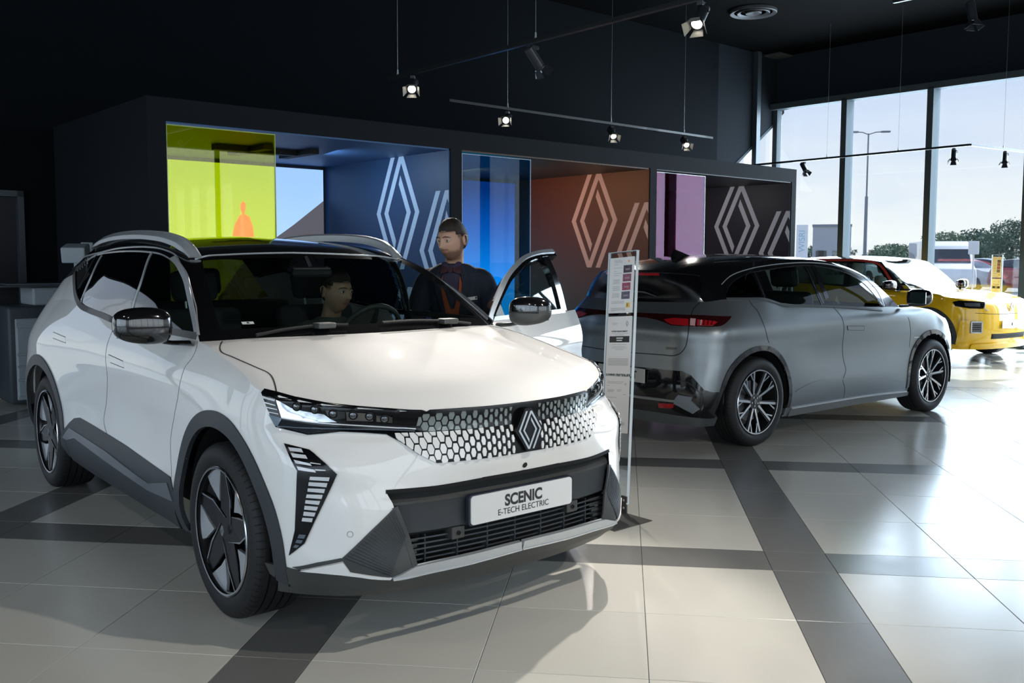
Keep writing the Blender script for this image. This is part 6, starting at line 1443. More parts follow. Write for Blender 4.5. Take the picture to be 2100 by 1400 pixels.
# ---------------------------------------------------------------- yellow small car by the windows
M_yel = paint('yellow_paint', (.83, .48, .006), .3)
def build_yellow():
    car = empty('city_car', (5.055, 14.701, 0), math.radians(-49.0)); tag(car, 'yellow small car with black roof and red roof line by the windows', 'car')
    sk = Skin(skin_yellow()); SIDE = (0,1,0); FR = (1,0,0); FC = (math.cos(math.radians(35)), math.sin(math.radians(35)), 0)
    af, ar = circ_in(0,.335,.375), circ_in(-2.54,.335,.375)
    sk.emit('body', [(None, None, cutfun([af, ar, lambda c: c[:,2] < .16])), ('front_bumper', M_yel, lambda c: (c[:,0] > .3) & (c[:,2] < .66)), ('front_fender', M_yel, lambda c: c[:,0] > -.55), ('front_door', M_yel, lambda c: c[:,0] > -1.55)], car, ('rear_body', M_yel))
    sk.emit('hood', [], car, ('hood', M_yel)); sk.emit('roof', [], car, ('roof_panel', M_black))
    P = sk.P['windshield']; nr, nS = P.G.shape[:2]; ii = np.arange(len(P.F)); rr = ii // (nS-1) / (nr-1); ss = ii % (nS-1) / (nS-1); gl = (ss < .90) & (rr > .04) & (rr < .94)
    sk.emit('windshield', [('windscreen_glass', glassy('clear_windscreen', (.62,.68,.68), .10), lambda c: gl)], car, ('windscreen_surround', M_black))
    win = lambda c: (c[:,2] > 1.05) & (c[:,2] < 1.39) & (c[:,0] < np.interp(c[:,2], [1.0,1.12,1.25,1.35,1.41], [-.62,-.75,-.89,-1.0,-1.12])) & (c[:,0] > -2.5)
    sk.emit('side', [('side_glass', M_glass_s, lambda c: win(c) & ~((c[:,0] < -1.42) & (c[:,0] > -1.52)))], car, ('roof_side', M_black)); sk.emit('rear_glass', [], car, ('rear_window', M_glass_d))
    R = sk.ribbon
    R('red_roof_line', [(-.60,.77,1.04),(-.74,.73,1.17),(-.86,.69,1.29),(-.98,.67,1.37),(-1.2,.665,1.42),(-1.7,.67,1.43),(-2.2,.66,1.42)], SIDE, .035, .008, mat('red_roof_trim', (.60,.06,.04), .35, coat=.5), car)
    R('belt_trim', [(-.58,.77,1.03),(-.9,.79,1.035),(-1.5,.79,1.04),(-2.4,.78,1.06)], SIDE, .02, .006, M_black, car)
    # lamps, fog lamps, grille, plate
    L1 = [(.60,.50,.85),(.50,.64,.865),(.36,.76,.87),(.28,.80,.85),(.33,.80,.79),(.47,.70,.765),(.60,.55,.76)]
    sk.panel('headlamp', L1, FC, M_black, car, off=.006, thick=.01)
    sk.panel('headlamp_lens', [(.55,.57,.835),(.40,.73,.84),(.42,.73,.80),(.56,.58,.79)], FC, mat('smoked_lens', (.08,.09,.1), .1, coat=1), car, off=.010, thick=.006)
    R('daytime_line', [(.60,.50,.84),(.605,.53,.77),(.63,.48,.73)], FC, .012, .012, M_led, car, smoothpath=False)
    for s in (1, -1):
        q, n = sk.hit((.55, .64*s, .50), (FC[0], FC[1]*s, 0)); Mx = Matrix.Translation(q) @ frame_matrix(Vector((0,0,1)).cross(n), Vector((0,0,1)), n)
        b = MB().box(-.085,.085,-.085,.085,-.01,.012, Mx, .012).build('fog_lamp', M_black, car)
        for a in ((-.085,.085,.068,.085),(-.085,.085,-.085,-.068),(-.085,-.068,-.085,.085),(.068,.085,-.085,.085)): MB().box(a[0],a[1],a[2],a[3],.012,.020, Mx).build('fog_frame', M_led, b)
        for k in (-.03, .0, .03): MB().box(-.05,.05,k-.006,k+.006,.012,.016, Mx).build('fog_bar', M_seam, b)
        # bumper corner fins
        sk.panel('bumper_fin', [(.40,.78,.60),(.52,.73,.60),(.50,.74,.30),(.42,.77,.22),(.36,.80,.26)], FC, M_yel, car, off=.03, thick=.03, both=False, mirror=(s < 0))
    sk.panel('lower_grille', [(.74,0,.40),(.73,.25,.40),(.68,.44,.40),(.68,.44,.33),(.73,.25,.33),(.74,0,.33)], FR, M_inside, car, off=.004, thick=.004)
    for z in (.345,.365,.385): R('grille_bar', [(.74,0,z),(.73,.25,z),(.69,.42,z)], FR, .006, .01, M_plastic2, car)
    sk.panel('front_lip', [(.72,0,.27),(.70,.3,.27),(.6,.6,.27),(.5,.72,.26),(.5,.72,.20),(.6,.6,.20),(.70,.3,.20),(.72,0,.20)], FR, M_yel, car, off=.03, thick=.03)
    R('hood_gap', [(.745,0,.68),(.73,.25,.68),(.66,.5,.69),(.55,.66,.70)], FC, .006, .002, M_seam, car)
    MB().box(-.26,.26,-.055,.055,0,.008, Matrix.Translation((.755,0,.53)) @ frame_matrix((0,1,0),(0,0,1),(1,0,0)), .003).build('number_plate', M_plate, car)
    dm = logo_mesh('plate_mark', .018, .002, M_ink, car, h=1.3); dm.matrix_local = Matrix.Translation((.764,0,.53)) @ frame_matrix((0,1,0),(0,0,1),(1,0,0))
    lg = logo_mesh('nose_emblem', .05, .01, M_emblem, car, h=1.3); lg.matrix_local = Matrix.Translation((.752,0,.78)) @ frame_matrix((0,1,0),(0,0,1),(1,0,.1))
    for x in (0, -2.54):
        arch_ring(sk, car, x, .335, .372, .43, M_plastic)
        for sg in (-1, 1): housings(car, x, .335, .375, sg)
    w0 = None
    for x, sg in ((0,-1),(0,1),(-2.54,-1),(-2.54,1)):
        o = wheel_grey(car, .335, .20, .232) if w0 is None else copy_tree(w0, car); w0 = w0 or o
        o.matrix_local = Matrix.Translation((x, sg*.87, .335)) @ (Matrix.Rotation(math.pi, 4, 'Z') if sg > 0 else Matrix.Identity(4))
    MB().box(-3.0,.55,-.56,.56,.18,.25, bev=.02).build('underbody', M_inside, car)
    mirror(car, -.56, .86, M_black, M_black, -1, z=1.06); mirror(car, -.56, .86, M_black, M_black, 1, z=1.06)
    for y in (-.36, .36): simple_seat(car, -1.4, y, mat('pale_seat_fabric', (.30,.30,.28), .8))
    simple_seat(car, -2.1, 0, MATS['pale_seat_fabric'], 1.1, 'rear_bench')
    MB().box(-.82,-.36,-.66,.66,.70,.95, bev=.05).build('dashboard', M_dash, car, sharp=50)
    th = curve([(-.90,.36+.17*math.cos(a),.96+.17*math.sin(a)) for a in [i*math.pi/6 for i in range(13)]], 40); MB().tube(th, .014, 8, cap=False).build('steering_wheel', M_dash, car, smooth=True)
    return car
car_yellow = build_yellow()
# ---------------------------------------------------------------- cabin, mirrors and open door of the white car
car = car_white
for y in (-.37, .37): simple_seat(car, -1.45, y, M_seat)
simple_seat(car, -2.3, 0, M_seat, 1.2, 'rear_bench')
db = MB(); V = []; F = []
prof = [(-.34,1.06),(-.42,1.075),(-.70,1.065),(-.80,1.03),(-.84,.95),(-.80,.84),(-.74,.74),(-.60,.70)]
for i, y in enumerate(np.linspace(-.74, .74, 25)):
    for x, z in prof: V.append((x + .05*(y/.74)**2, y, z - .015*(y/.74)**2))
k = len(prof)
for i in range(24):
    for j in range(k-1): F.append((i*k+j, (i+1)*k+j, (i+1)*k+j+1, i*k+j+1))
mobj('dashboard', V, F, M_dash, car, smooth=True, sharp=40)
MB().box(-.86,-.84,-.12,.14,.86,1.05, bev=.006).build('centre_screen', M_black, car)
sw = MB(); ctr = Vector((-.93,.37,1.045)); ax = Vector((-.85,0,.42)).normalized(); e1 = Vector((0,1,0)); e2 = ax.cross(e1)
sw.tube([ctr + e1*.185*math.cos(a) + e2*.175*math.sin(a) for a in [i*math.pi/16 for i in range(33)]], .015, 10, cap=False); so_ = sw.build('steering_wheel', mat('wheel_leather', (.05,.06,.058), .5), car, smooth=True)
for a in (0, math.pi, -math.pi/2): MB().tube([ctr, ctr + e1*.18*math.cos(a) + e2*.17*math.sin(a)], [.03,.012], 8, rz=.5).build('spoke', M_dash, so_)
MB().lathe([(0,.02),(.05,.018),(.06,0),(.05,-.02),(.03,-.12),(0,-.12)], 20, Matrix.Translation(ctr) @ ax.to_track_quat('Z','Y').to_matrix().to_4x4()).build('hub', M_dash, so_, sharp=50)
MB().box(-3.2,-.4,-.70,.70,.27,.45).build('cabin_floor', M_inside, car)
MB().box(-1.30,-.9,-.10,.10,.45,.72, bev=.03).build('centre_console', M_dash, car)
MB().tube([(-.98,0,1.475),(-.93,0,1.42)], .01, 6).build('mirror_stalk', M_dash, car); MB().box(-.93,-.90,-.12,.12,1.36,1.42, bev=.02).build('rear_view_mirror', M_dash, car)
st = MB().box(0,.055,0,.0005,0,.018, Matrix.Translation((-.475,-.595,1.17)) @ Matrix.Rotation(math.radians(0), 4, 'Z')); 
q, n = skin_w.hit((-.42,-.585,1.16), (.55,-.25,.8)); Mx = Matrix.Translation(q + n*.002) @ frame_matrix((.05,1,0), n.cross(Vector((.05,1,0))), n)
sl = MB().box(-.028,.028,-.010,.010,0,.0008, Mx).build('windscreen_sticker', mat('sticker_white', (.65,.68,.65), .5), car)
text_obj('sticker_print', 'EL', .014, Mx @ Vector((.002,.0,.0012)), Mx.to_3x3().to_4x4(), M_ink, sl, bold=.0006)
# wipers
for y0, y1 in ((-.60,-.14), (.05,.60)):
    P = [tuple(skin_w.hit((-.30 - .02*math.sin(3*t), y0 + (y1-y0)*t, 1.13), (.4,0,1))[0] + Vector((.01,0,.014))) for t in np.linspace(0,1,8)]
    w_ = MB().tube(P, .008, 6).build('windscreen_wiper', M_seam, car)
    m_ = P[5]; MB().box(m_[0]-.02,m_[0]+.05,m_[1]-.04,m_[1]+.05,m_[2]-.012,m_[2]+.014, bev=.006).build('wiper_joint', M_plastic2, w_)
mirror(car, -.44, .93, M_black, M_black, -1, z=1.18)
skin_w.ribbon('door_aperture', [(-.40,.80,1.11),(-.50,.79,1.18),(-.59,.77,1.24),(-.75,.73,1.33),(-.90,.69,1.40),(-1.05,.65,1.45),(-1.27,.67,1.50)], (0,1,0), .05, .004, M_plastic, car, both=False)
skin_w.ribbon('door_aperture', [(-1.27,.67,1.50),(-1.26,.75,1.36),(-1.27,.82,1.2),(-1.28,.84,1.12),(-1.36,.91,.9),(-1.42,.905,.7),(-1.45,.91,.5)], (0,1,0), .075, .004, M_plastic, car, both=False)
# open driver door: the left front door turned about its hinge line
TW = OUT_WHITE; hx, hy = -.42, .87
Hm = Matrix.Translation((hx, hy, 0)) @ Matrix.Rotation(math.radians(-69), 4, 'Z') @ Matrix.Translation((-hx, -hy, 0))
seam_a, seam_b = TW['door_seam_a'], TW['door_seam_b']
def xs_(seam, z): q = sorted((p[2], p[0]) for p in seam); return np.interp(z, [a for a, b in q], [b for a, b in q])
pb = skin_w.P['body']; cen = pb.centers(); m = (cen[:,0] < xs_(seam_a, cen[:,2])) & (cen[:,0] > xs_(seam_b, cen[:,2])) & (cen[:,2] > .30) & (cen[:,1] > .5) & (cen[:,0] > -1.8) & ~circ_in(0,.365,.5)(cen)
F = pb.F[m]; u, inv = np.unique(F, return_inverse=True); F = inv.reshape(F.shape); V = pb.V[u].copy(); N = pb.N[u]; n = len(V)
for sm_ in (seam_a, seam_b):
    tx = xs_(sm_, V[:, 2]); mk = abs(V[:, 0] - tx) < .0145; V[mk, 0] = tx[mk]
door = mobj('open_front_door', list(V) + list(V - N*.05), list(F) + [f[::-1] + n for f in F], M_white, car, N=list(N) + list(-N)); door.matrix_local = Hm
ec = {}
for f in F.tolist():
    for a, b in zip(f, f[1:] + f[:1]): ec[(a, b)] = 1
rim = MB()
for (a, b) in list(ec):
    if (b, a) not in ec: rim.add([V[a], V[b], V[b] - N[b]*.06, V[a] - N[a]*.06], [(1,0,3,2)])
rim.build('door_edge', M_white, door)
def dsub(nm, V, F, mt, **k): return mobj(nm, V, F, mt, door, **k)
ps = skin_w.P['side']; cen = ps.centers(); dl = [(p[0], p[2]) for p in TW['dlo']]
low = np.interp(-cen[:,0], [.3,.44,1.5], [1.128,1.13,1.134])
reg = (cen[:,0] > -1.345) & (cen[:,2] < 1.512)
for nm, mk, mt, off in (('door_glass', reg & inpoly(cen[:,[0,2]], dl) & (cen[:,0] > -1.28), glassy('open_door_glass', (.42,.50,.50), .03), -.012), ('door_top', reg & (cen[:,2] < low), M_white, 0)):
    F = ps.F[mk]; u, inv = np.unique(F, return_inverse=True); F = inv.reshape(F.shape); V = ps.V[u]; N = ps.N[u]
    if off: V = V + N*off
    dsub(nm, V, F, mt, N=N)
def tubeframe(nm, P, w, t, mt, inset=0, lift=.003):
    P = [Vector(p) for p in curve(P, 40)]; V = []; F = []
    H = [skin_w.hit(p, (0,1,.2)) for p in P]
    for i, (p, n_) in enumerate(H):
        tt = (H[min(i+1, len(H)-1)][0] - H[max(i-1,0)][0]).normalized(); sd = tt.cross(n_).normalized()
        p = p + sd*inset
        V += [p + sd*w/2 + n_*lift, p - sd*w/2 + n_*lift, p - sd*w/2 - n_*t, p + sd*w/2 - n_*t]
    for i in range(len(H)-1):
        for k in range(4): F.append((4*i+k, 4*i+(k+1)%4, 4*i+4+(k+1)%4, 4*i+4+k))
    F += [(0,1,2,3), tuple(4*(len(H)-1)+k for k in (3,2,1,0))]
    o = dsub(nm, V, F, mt, smooth=True, sharp=40); bm = bmesh.new(); bm.from_mesh(o.data); bmesh.ops.recalc_face_normals(bm, faces=bm.faces[:]); bm.to_mesh(o.data); bm.free(); return o
gt = TW['glass_top']; tp = TW['trim_top']
fr_ = [tuple((np.array(a) + np.array(b)) / 2) for a, b in zip(tp[4:], gt[4:])]
tubeframe('window_frame_silver', fr_, .030, .012, M_chrome, 0, .010)
tubeframe('window_frame_black', [tuple(np.array(p) + [0,0,-.012]) for p in fr_], .05, .045, M_black, 0)
tubeframe('rear_frame_black', [(-1.335,.69,1.497),(-1.32,.73,1.42),(-1.325,.78,1.30),(-1.335,.83,1.13)], .075, .04, M_black)
tubeframe('rear_frame_edge', [(-1.37,.69,1.497),(-1.355,.73,1.42),(-1.36,.78,1.30),(-1.37,.83,1.13)], .004, .03, M_chrome)
tubeframe('belt_strip', [(-.44,.82,1.128),(-.7,.828,1.129),(-1.05,.836,1.131),(-1.35,.841,1.132)], .026, .03, M_chrome)
dsub('mirror_triangle', [(-.44,.80,1.13),(-.62,.815,1.13),(-.60,.775,1.245),(-.44,.79,1.13)], [(0,1,2)], mat('mirror_triangle_grey', (.30,.34,.38), .35))
mo = mirror(car, -.48, .93, M_black, M_plastic2, 1, name='open_door_mirror', z=1.18); mo.parent = door
ip = MB().box(-1.28,-.50,.79,.815,.42,1.10, bev=.02).build('inner_door_card', M_dash, door); MB().box(-1.15,-.75,.72,.80,.86,.90, bev=.015).build('arm_rest', M_seat, door)
# ---------------------------------------------------------------- price stand
def stand(name, base, ang, label, tilt, cat='price stand', plate=True):
    s = empty(name, base, ang); tag(s, label, cat)   # local x runs along the width of the sheet, -y faces the reader
    Mt = Matrix.Rotation(math.radians(tilt[1]), 4, 'Y') @ Matrix.Rotation(math.radians(tilt[0]), 4, 'X')
    acr = glassy('clear_acrylic', (.90,.93,.94), .02); edge = mat('acrylic_edge', (.55,.62,.66), .15, coat=1)
    w = .112
    MB().box(-w,w,-.003,.003,.05,1.525, Mt).build('acrylic_sheet', acr, s)
    MB().box(-w-.001,-w+.001,-.012,.010,.05,1.527, Mt).build('sheet_edge', edge, s); MB().box(w-.001,w+.001,-.012,.010,.05,1.527, Mt).build('sheet_edge', edge, s); MB().box(-w,w,-.012,.014,1.524,1.528, Mt).build('sheet_edge', edge, s)
    paper = mat('paper_white', (.72,.72,.72), .6); ink = M_ink; inkg = mat('ink_grey', (.30,.30,.31), .6)
    for k, (z0, z1) in enumerate(((1.160,1.492),(.800,1.140),(.455,.785))):
        p = MB().box(-.096,.098,-.0105,-.0095,z0,z1, Mt).build('price_sheet', paper, s)
        yf = -.0107
        def bar(a, b, c, d, m, nm='printed_line'): return MB().box(a, b, yf-.0003, yf, z0 + c, z0 + d, Mt).build(nm, m, p)
        def tx(t, size, x, z, b=0, m=ink, al='LEFT'):
            return text_obj('printed_text', t, size, Mt @ Vector((x, yf - .0003, z0 + z)), Mt @ frame_matrix((1,0,0),(0,0,1),(0,-1,0)), m, p, extrude=.0002, bold=b, align=al)
        if k == 0:
            lines = MB()
            for z, a, b in [(.316,-.062,-.01),(.309,-.062,.0),(.302,-.062,.005),(.290,-.062,-.03),(.270,-.062,.005),(.250,-.062,-.04),(.238,-.062,-.0),(.225,-.062,-.02)] + [(.200-.006*i,-.066,-.012) for i in range(5)] + [(.160-.006*i,-.068,-.01) for i in range(5)] + [(.118-.006*i,-.070,-.012) for i in range(5)] + [(.070-.006*i,-.074,.03) for i in range(3)] + [(.030-.005*i,-.076,.04) for i in range(4)]:
                lines.box(a, b, yf-.0002, yf, z0+z-.001, z0+z+.0008, Mt)
            o = lines.build('printed_lines', inkg, p); o['kind'] = 'stuff'
            for i, (z, c) in enumerate(((.238,(.09,.075,.10)),(.186,(.25,.10,.14)),(.134,(.30,.08,.13)),(.082,(.12,.12,.17)))):
                ph = bar(.014-.003*i,.080-.003*i,z,z+.045,mat('photo_print_%s' % 'abcd'[i], c, .4, var=.8, vscale=60), 'printed_photo')
                MB().box(.03-.003*i,.065-.003*i,yf-.0006,yf-.0003,z0+z+.015,z0+z+.026, Mt @ Matrix.Identity(4)).build('printed_car_picture', mat('photo_light', (.30,.24,.27), .5), ph)
            bar(.050,.060,.300,.312,mat('orange_print', (.8,.25,.05), .5), 'orange_mark'); bar(.044,.076,.030,.060,mat('label_yellow', (.75,.55,.15), .5), 'energy_label'); bar(.050,.060,.035,.055,mat('label_red', (.6,.2,.1), .5), 'energy_label')
        elif k == 1:
            tx('VOTRE FINANCEMENT', .0125, .002, .250, .0003, al='CENTER')
            q = logo_mesh('printed_mark', .011, .0004, inkg, p, h=1.5); q.matrix_local = Mt @ Matrix.Translation((.060, yf, z0 + .295)) @ frame_matrix((1,0,0),(0,0,1),(0,-1,0))
            b = bar(-.075,.082,.185,.222,mat('black_print_bar', (.02,.02,.02), .5), 'price_bar')
            MB().box(-.02,.032,yf-.0006,yf-.0003,z0+.207,z0+.214, Mt).build('price_print', paper, b); MB().box(-.018,.025,yf-.0006,yf-.0003,z0+.194,z0+.200, Mt).build('price_print', paper, b)
            lines = MB()
            for z, a, b_ in [(.300,-.062,-.012),(.292,-.060,-.02),(.238,-.06,.075),(.230,-.03,.04),(.172,-.055,.06),(.160,-.05,.05),(.152,-.06,.06),(.143,-.03,.04)] + [(.090-.005*i,-.08,.08) for i in range(9)]: lines.box(a, b_, yf-.0002, yf, z0+z-.001, z0+z+.0008, Mt)
            o = lines.build('printed_lines', inkg, p); o['kind'] = 'stuff'
        else:
            lines = MB()
            for z, a, b_ in [(.298,-.075,.05),(.290,-.075,.04),(.275,-.078,-.06),(.250,-.075,-.02),(.244,-.075,-.02),(.238,-.075,-.03),(.250,.0,.04),(.244,.0,.03),(.225,.05,.075),(.205,-.08,.0)] + [(.060-.006*i,-.08,.07) for i in range(3)]: lines.box(a, b_, yf-.0002, yf, z0+z-.0012, z0+z+.001, Mt)
            o = lines.build('printed_lines', inkg, p); o['kind'] = 'stuff'
            MB().lathe([(.0045,0),(.006,0),(.006,.0004),(.0045,.0004)], 16, Mt @ Matrix.Translation((.066, yf, z0+.285)) @ frame_matrix((1,0,0),(0,0,1),(0,-1,0))).build('printed_ring', ink, p)
    if plate:
        st_ = mat('stand_steel', (.085,.082,.075), .45, metal=.3)
        MB().box(-.015,.290,-.300,.01,.0,.005, bev=.001).build('base_plate', st_, s)
        br = MB().box(.060,.108,-.004,.004,.0,.105).build('bracket', st_, s)
        MB().box(-.108,-.060,-.004,.004,.0,.105).build('bracket', st_, s)
        for z in (.035,.08): MB().lathe([(0,.004),(.006,.003),(.007,0)], 12, Matrix.Translation((.086,-.004,z)) @ frame_matrix((1,0,0),(0,0,1),(0,-1,0))).build('screw', M_alu, br)
    return s
stand('price_stand', (-.045, 5.385, 0), math.radians(-42), 'clear acrylic price stand with white sheets beside the white car nose', (-7.5, -4.5))
s2 = stand('price_stand', (5.98, 15.88, 0), math.radians(-68), 'white price stand by the windows behind the yellow car', (0, 0), plate=True)
# ---------------------------------------------------------------- office printer at the left
pr = empty('office_printer', B(2.62, 10.02, 0), UA); tag(pr, 'pale grey floor-standing office printer behind the white car tail', 'printer')
Mw = mat('printer_pale', (.34,.38,.41), .5); Mdk = mat('printer_slate', (.045,.055,.065), .5)
MB().box(-.36,.26,-.02,.58,.02,.98, bev=.03).build('cabinet', Mdk, pr, sharp=50)
MB().box(-.30,.26,-.045,-.015,.06,.86, bev=.01).build('front_panel', Mw, pr)
for k, z in enumerate((.10,.27,.40,.52)): MB().box(-.29,.25,-.060,-.040,z,z+(.15,.11,.10,.25)[k], bev=.006).build('paper_drawer', Mw, pr)
for z in (.34,.46): MB().box(-.08,.04,-.066,-.058,z-.01,z+.015, bev=.003).build('drawer_grip', mat('printer_mid', (.25,.29,.32), .5), pr)
MB().box(-.12,-.06,-.051,-.045,.79,.81).build('printer_label', Mdk, pr)
MB().box(-.12,.30,.02,.50,.98,1.16, bev=.02).build('scanner', Mw, pr)
MB().box(-.42,.28,-.06,.46,1.165,1.19, bev=.006).build('open_tray', Mdk, pr); MB().box(-.36,.24,-.04,.40,1.19,1.20).build('tray_inset', mat('tray_blue_grey', (.10,.13,.15), .35), pr)
cl_ = empty('document_column', B(2.72, 9.10, 0), UA + math.radians(60)); tag(cl_, 'pale grey slim machine with tilted box top behind the white car roof', 'machine')
MB().box(-.08,.08,-.08,.08,0,1.47, bev=.01).build('column', Mw, cl_)
MB().box(-.10,.10,-.10,.10,1.46,1.60, Matrix.Rotation(math.radians(-12), 4, 'Y') @ Matrix.Translation((.32,0,.0)) @ Matrix.Translation((-.32,0,0)), .012).build('tilted_head', Mw, cl_)
MB().box(.10,.14,-.05,.06,1.48,1.60, bev=.01).build('side_clip', mat('printer_mid2', (.30,.34,.36), .5), cl_)
# ---------------------------------------------------------------- people
M_skin = mat('skin', (.50,.29,.20), .5, var=.05, vscale=30, bump=.1, bscale=300); M_lip = mat('lips', (.38,.14,.11), .45); M_hair = mat('dark_brown_hair', (.022,.013,.009), .6, bump=.8, bscale=500)
M_beard = mat('short_beard', (.16,.085,.055), .7, bump=.5, bscale=900); M_eye = mat('eye_white', (.65,.63,.6), .2, coat=.5); M_iris = mat('iris_dark', (.02,.012,.008), .15, coat=1)
def face_material():
    m = mat('face_skin', (.50,.29,.20), .48, bump=.1, bscale=300); t = m.node_tree; b = t.nodes['Principled BSDF']
    a = nd(t, 'ShaderNodeVertexColor', layer_name='face_mask'); sp = nd(t, 'ShaderNodeSeparateColor'); t.links.new(a.outputs['Color'], sp.inputs[0])
    tcn = nd(t, 'ShaderNodeTexCoord'); n = nd(t, 'ShaderNodeTexNoise', Scale=260, Detail=2); t.links.new(tcn.outputs['Object'], n.inputs['Vector'])
    prev = None
    for ch, col, k in ((0, (.075,.038,.025), .85), (1, (.36,.13,.10), .8), (2, (.03,.018,.012), .8)):
        mx = nd(t, 'ShaderNodeMixRGB'); mu = nd(t, 'ShaderNodeMath', operation='MULTIPLY'); mr = nd(t, 'ShaderNodeMapRange'); mr.inputs['To Min'].default_value = k*.55; mr.inputs['To Max'].default_value = k*1.15
        t.links.new(n.outputs['Fac'], mr.inputs['Value']); t.links.new(mr.outputs[0], mu.inputs[0]); t.links.new(sp.outputs[ch], mu.inputs[1]); t.links.new(mu.outputs[0], mx.inputs[0]); mx.inputs[2].default_value = (*col, 1)
        if prev is None: mx.inputs[1].default_value = (.50,.29,.20,1)
        else: t.links.new(prev.outputs[0], mx.inputs[1])
        prev = mx
    t.links.new(prev.outputs[0], b.inputs['Base Color']); return m
M_skinface = face_material()
def gs(x, m, s): return math.exp(-((x - m) / s) ** 2)
def head_verts(nu=56, nv=44):
    """face looks to -y, centre of the head at the origin; returns grid rows"""
    V = []; 
    for j in range(nv + 1):
        ph = math.pi * j / nv; z = math.cos(ph); r = math.sin(ph)
        for i in range(nu):
            th = 2 * math.pi * i / nu; x = r * math.sin(th); y = -r * math.cos(th)
            X = x * .076; Y = y * .096; Z = z * .118
            front = max(0., -y)
            # jaw and chin
            if z < 0:
                t = -z; X *= 1 - .30 * t * t; Y = Y * (1 - .10 * t) if y < 0 else Y * (1 - .42 * t) - .0
                if y > 0: Z *= 1 - .25 * t * (y)
            if y < 0: Y *= 1 - .10 * max(0, z) ** 2
            f = front ** 2
            Y -= f * (.028 * gs(X, 0, .011) * (gs(Z, -.020, .013)) + .015 * gs(X, 0, .010) * gs(Z, .005, .020) + .009 * gs(X, 0, .020) * gs(Z, -.022, .010))
            Y -= f * (.005 * gs(X, 0, .045) * gs(Z, .034, .010))
            Y += f * (.011 * (gs(X, .031, .014) + gs(X, -.031, .014)) * gs(Z, .014, .011))
            Y -= f * (.004 * (gs(X, .043, .016) + gs(X, -.043, .016)) * gs(Z, -.014, .016))
            Y -= f * (.008 * gs(X, 0, .024) * gs(Z, -.050, .016) - .004 * gs(X, 0, .02) * gs(Z, -.0515, .0025))
            Y += f * .004 * gs(X, 0, .02) * gs(Z, -.068, .006)
            Y -= f * .012 * gs(X, 0, .022) * gs(Z, -.092, .018)
            V.append((X, Y, Z))
    F = []
    for j in range(nv):
        for i in range(nu): F.append((j*nu+i, j*nu+(i+1)%nu, (j+1)*nu+(i+1)%nu, (j+1)*nu+i))
    return V, F
def ellips(c, r, n=12, M=None):
    V = []; F = []
    for j in range(n+1):
        ph = math.pi*j/n
        for i in range(2*n):
            th = math.pi*i/n; V.append((c[0]+r[0]*math.sin(ph)*math.cos(th), c[1]+r[1]*math.sin(ph)*math.sin(th), c[2]+r[2]*math.cos(ph)))
    for j in range(n):
        for i in range(2*n): F.append((j*2*n+i, (j+1)*2*n+i, (j+1)*2*n+(i+1)%(2*n), j*2*n+(i+1)%(2*n)))
    if M is not None: V = [tuple(M @ Vector(v)) for v in V]
    return V, F
def sections(S, n=28, p=2.3):
    """rings: (centre, right vector*rx, forward vector*ry)"""
    V = []; F = []
    for c, a, b in S:
        for k in range(n):
            t = 2*math.pi*k/n; ct, st = math.cos(t), math.sin(t)
            V.append(tuple(Vector(c) + Vector(a)*math.copysign(abs(ct)**(2/p), ct) + Vector(b)*math.copysign(abs(st)**(2/p), st)))
    for i in range(len(S)-1):
        for k in range(n): F.append((i*n+k, i*n+(k+1)%n, (i+1)*n+(k+1)%n, (i+1)*n+k))
    F += [tuple(range(n))[::-1], tuple((len(S)-1)*n + k for k in range(n))]
    return V, F
def limb(P, R, n=16):
    """tapered, smoothed limb"""
    k = knots(P); ts = np.linspace(0, k[-1], 26); C_ = herm(k, np.array(P, float), ts); RR = np.interp(ts, k, R)
    m = MB(); m.tube(C_, list(RR), n); return m.V, m.F
def fix(o):
    bm = bmesh.new(); bm.from_mesh(o.data); bmesh.ops.recalc_face_normals(bm, faces=bm.faces[:]); bm.to_mesh(o.data); bm.free(); return o
def hand(mb, W, fwd, up, sg):
    """palm, four bent fingers and a thumb; W wrist, fwd along the palm, up the back of the hand"""
    W, f, u = Vector(W), Vector(fwd).normalized(), Vector(up).normalized(); s = f.cross(u).normalized() * sg; u = s.cross(f)*sg if False else u
    mb.add(*sections([(W, s*.026, u*.016), (W + f*.03, s*.034, u*.015), (W + f*.065, s*.040, u*.013), (W + f*.088, s*.038, u*.011)], 16, 2.6))
    for k, (o_, L_) in enumerate(((-.029,.062),(-.010,.072),(.010,.068),(.028,.052))):
        a = W + f*.080 + s*o_; P = [a, a + f*L_*.42 - u*.004, a + f*L_*.75 - u*.016, a + f*L_*.92 - u*.034]
        m = MB(); m.tube(P, [.0088,.0085,.0078,.0065], 8); mb.add(m.V, m.F)
    a = W + f*.022 - s*.026; m = MB(); m.tube([a, a - s*.022 + f*.024 - u*.006, a - s*.028 + f*.050 - u*.014], [.0105,.0095,.0075], 8); mb.add(m.V, m.F)
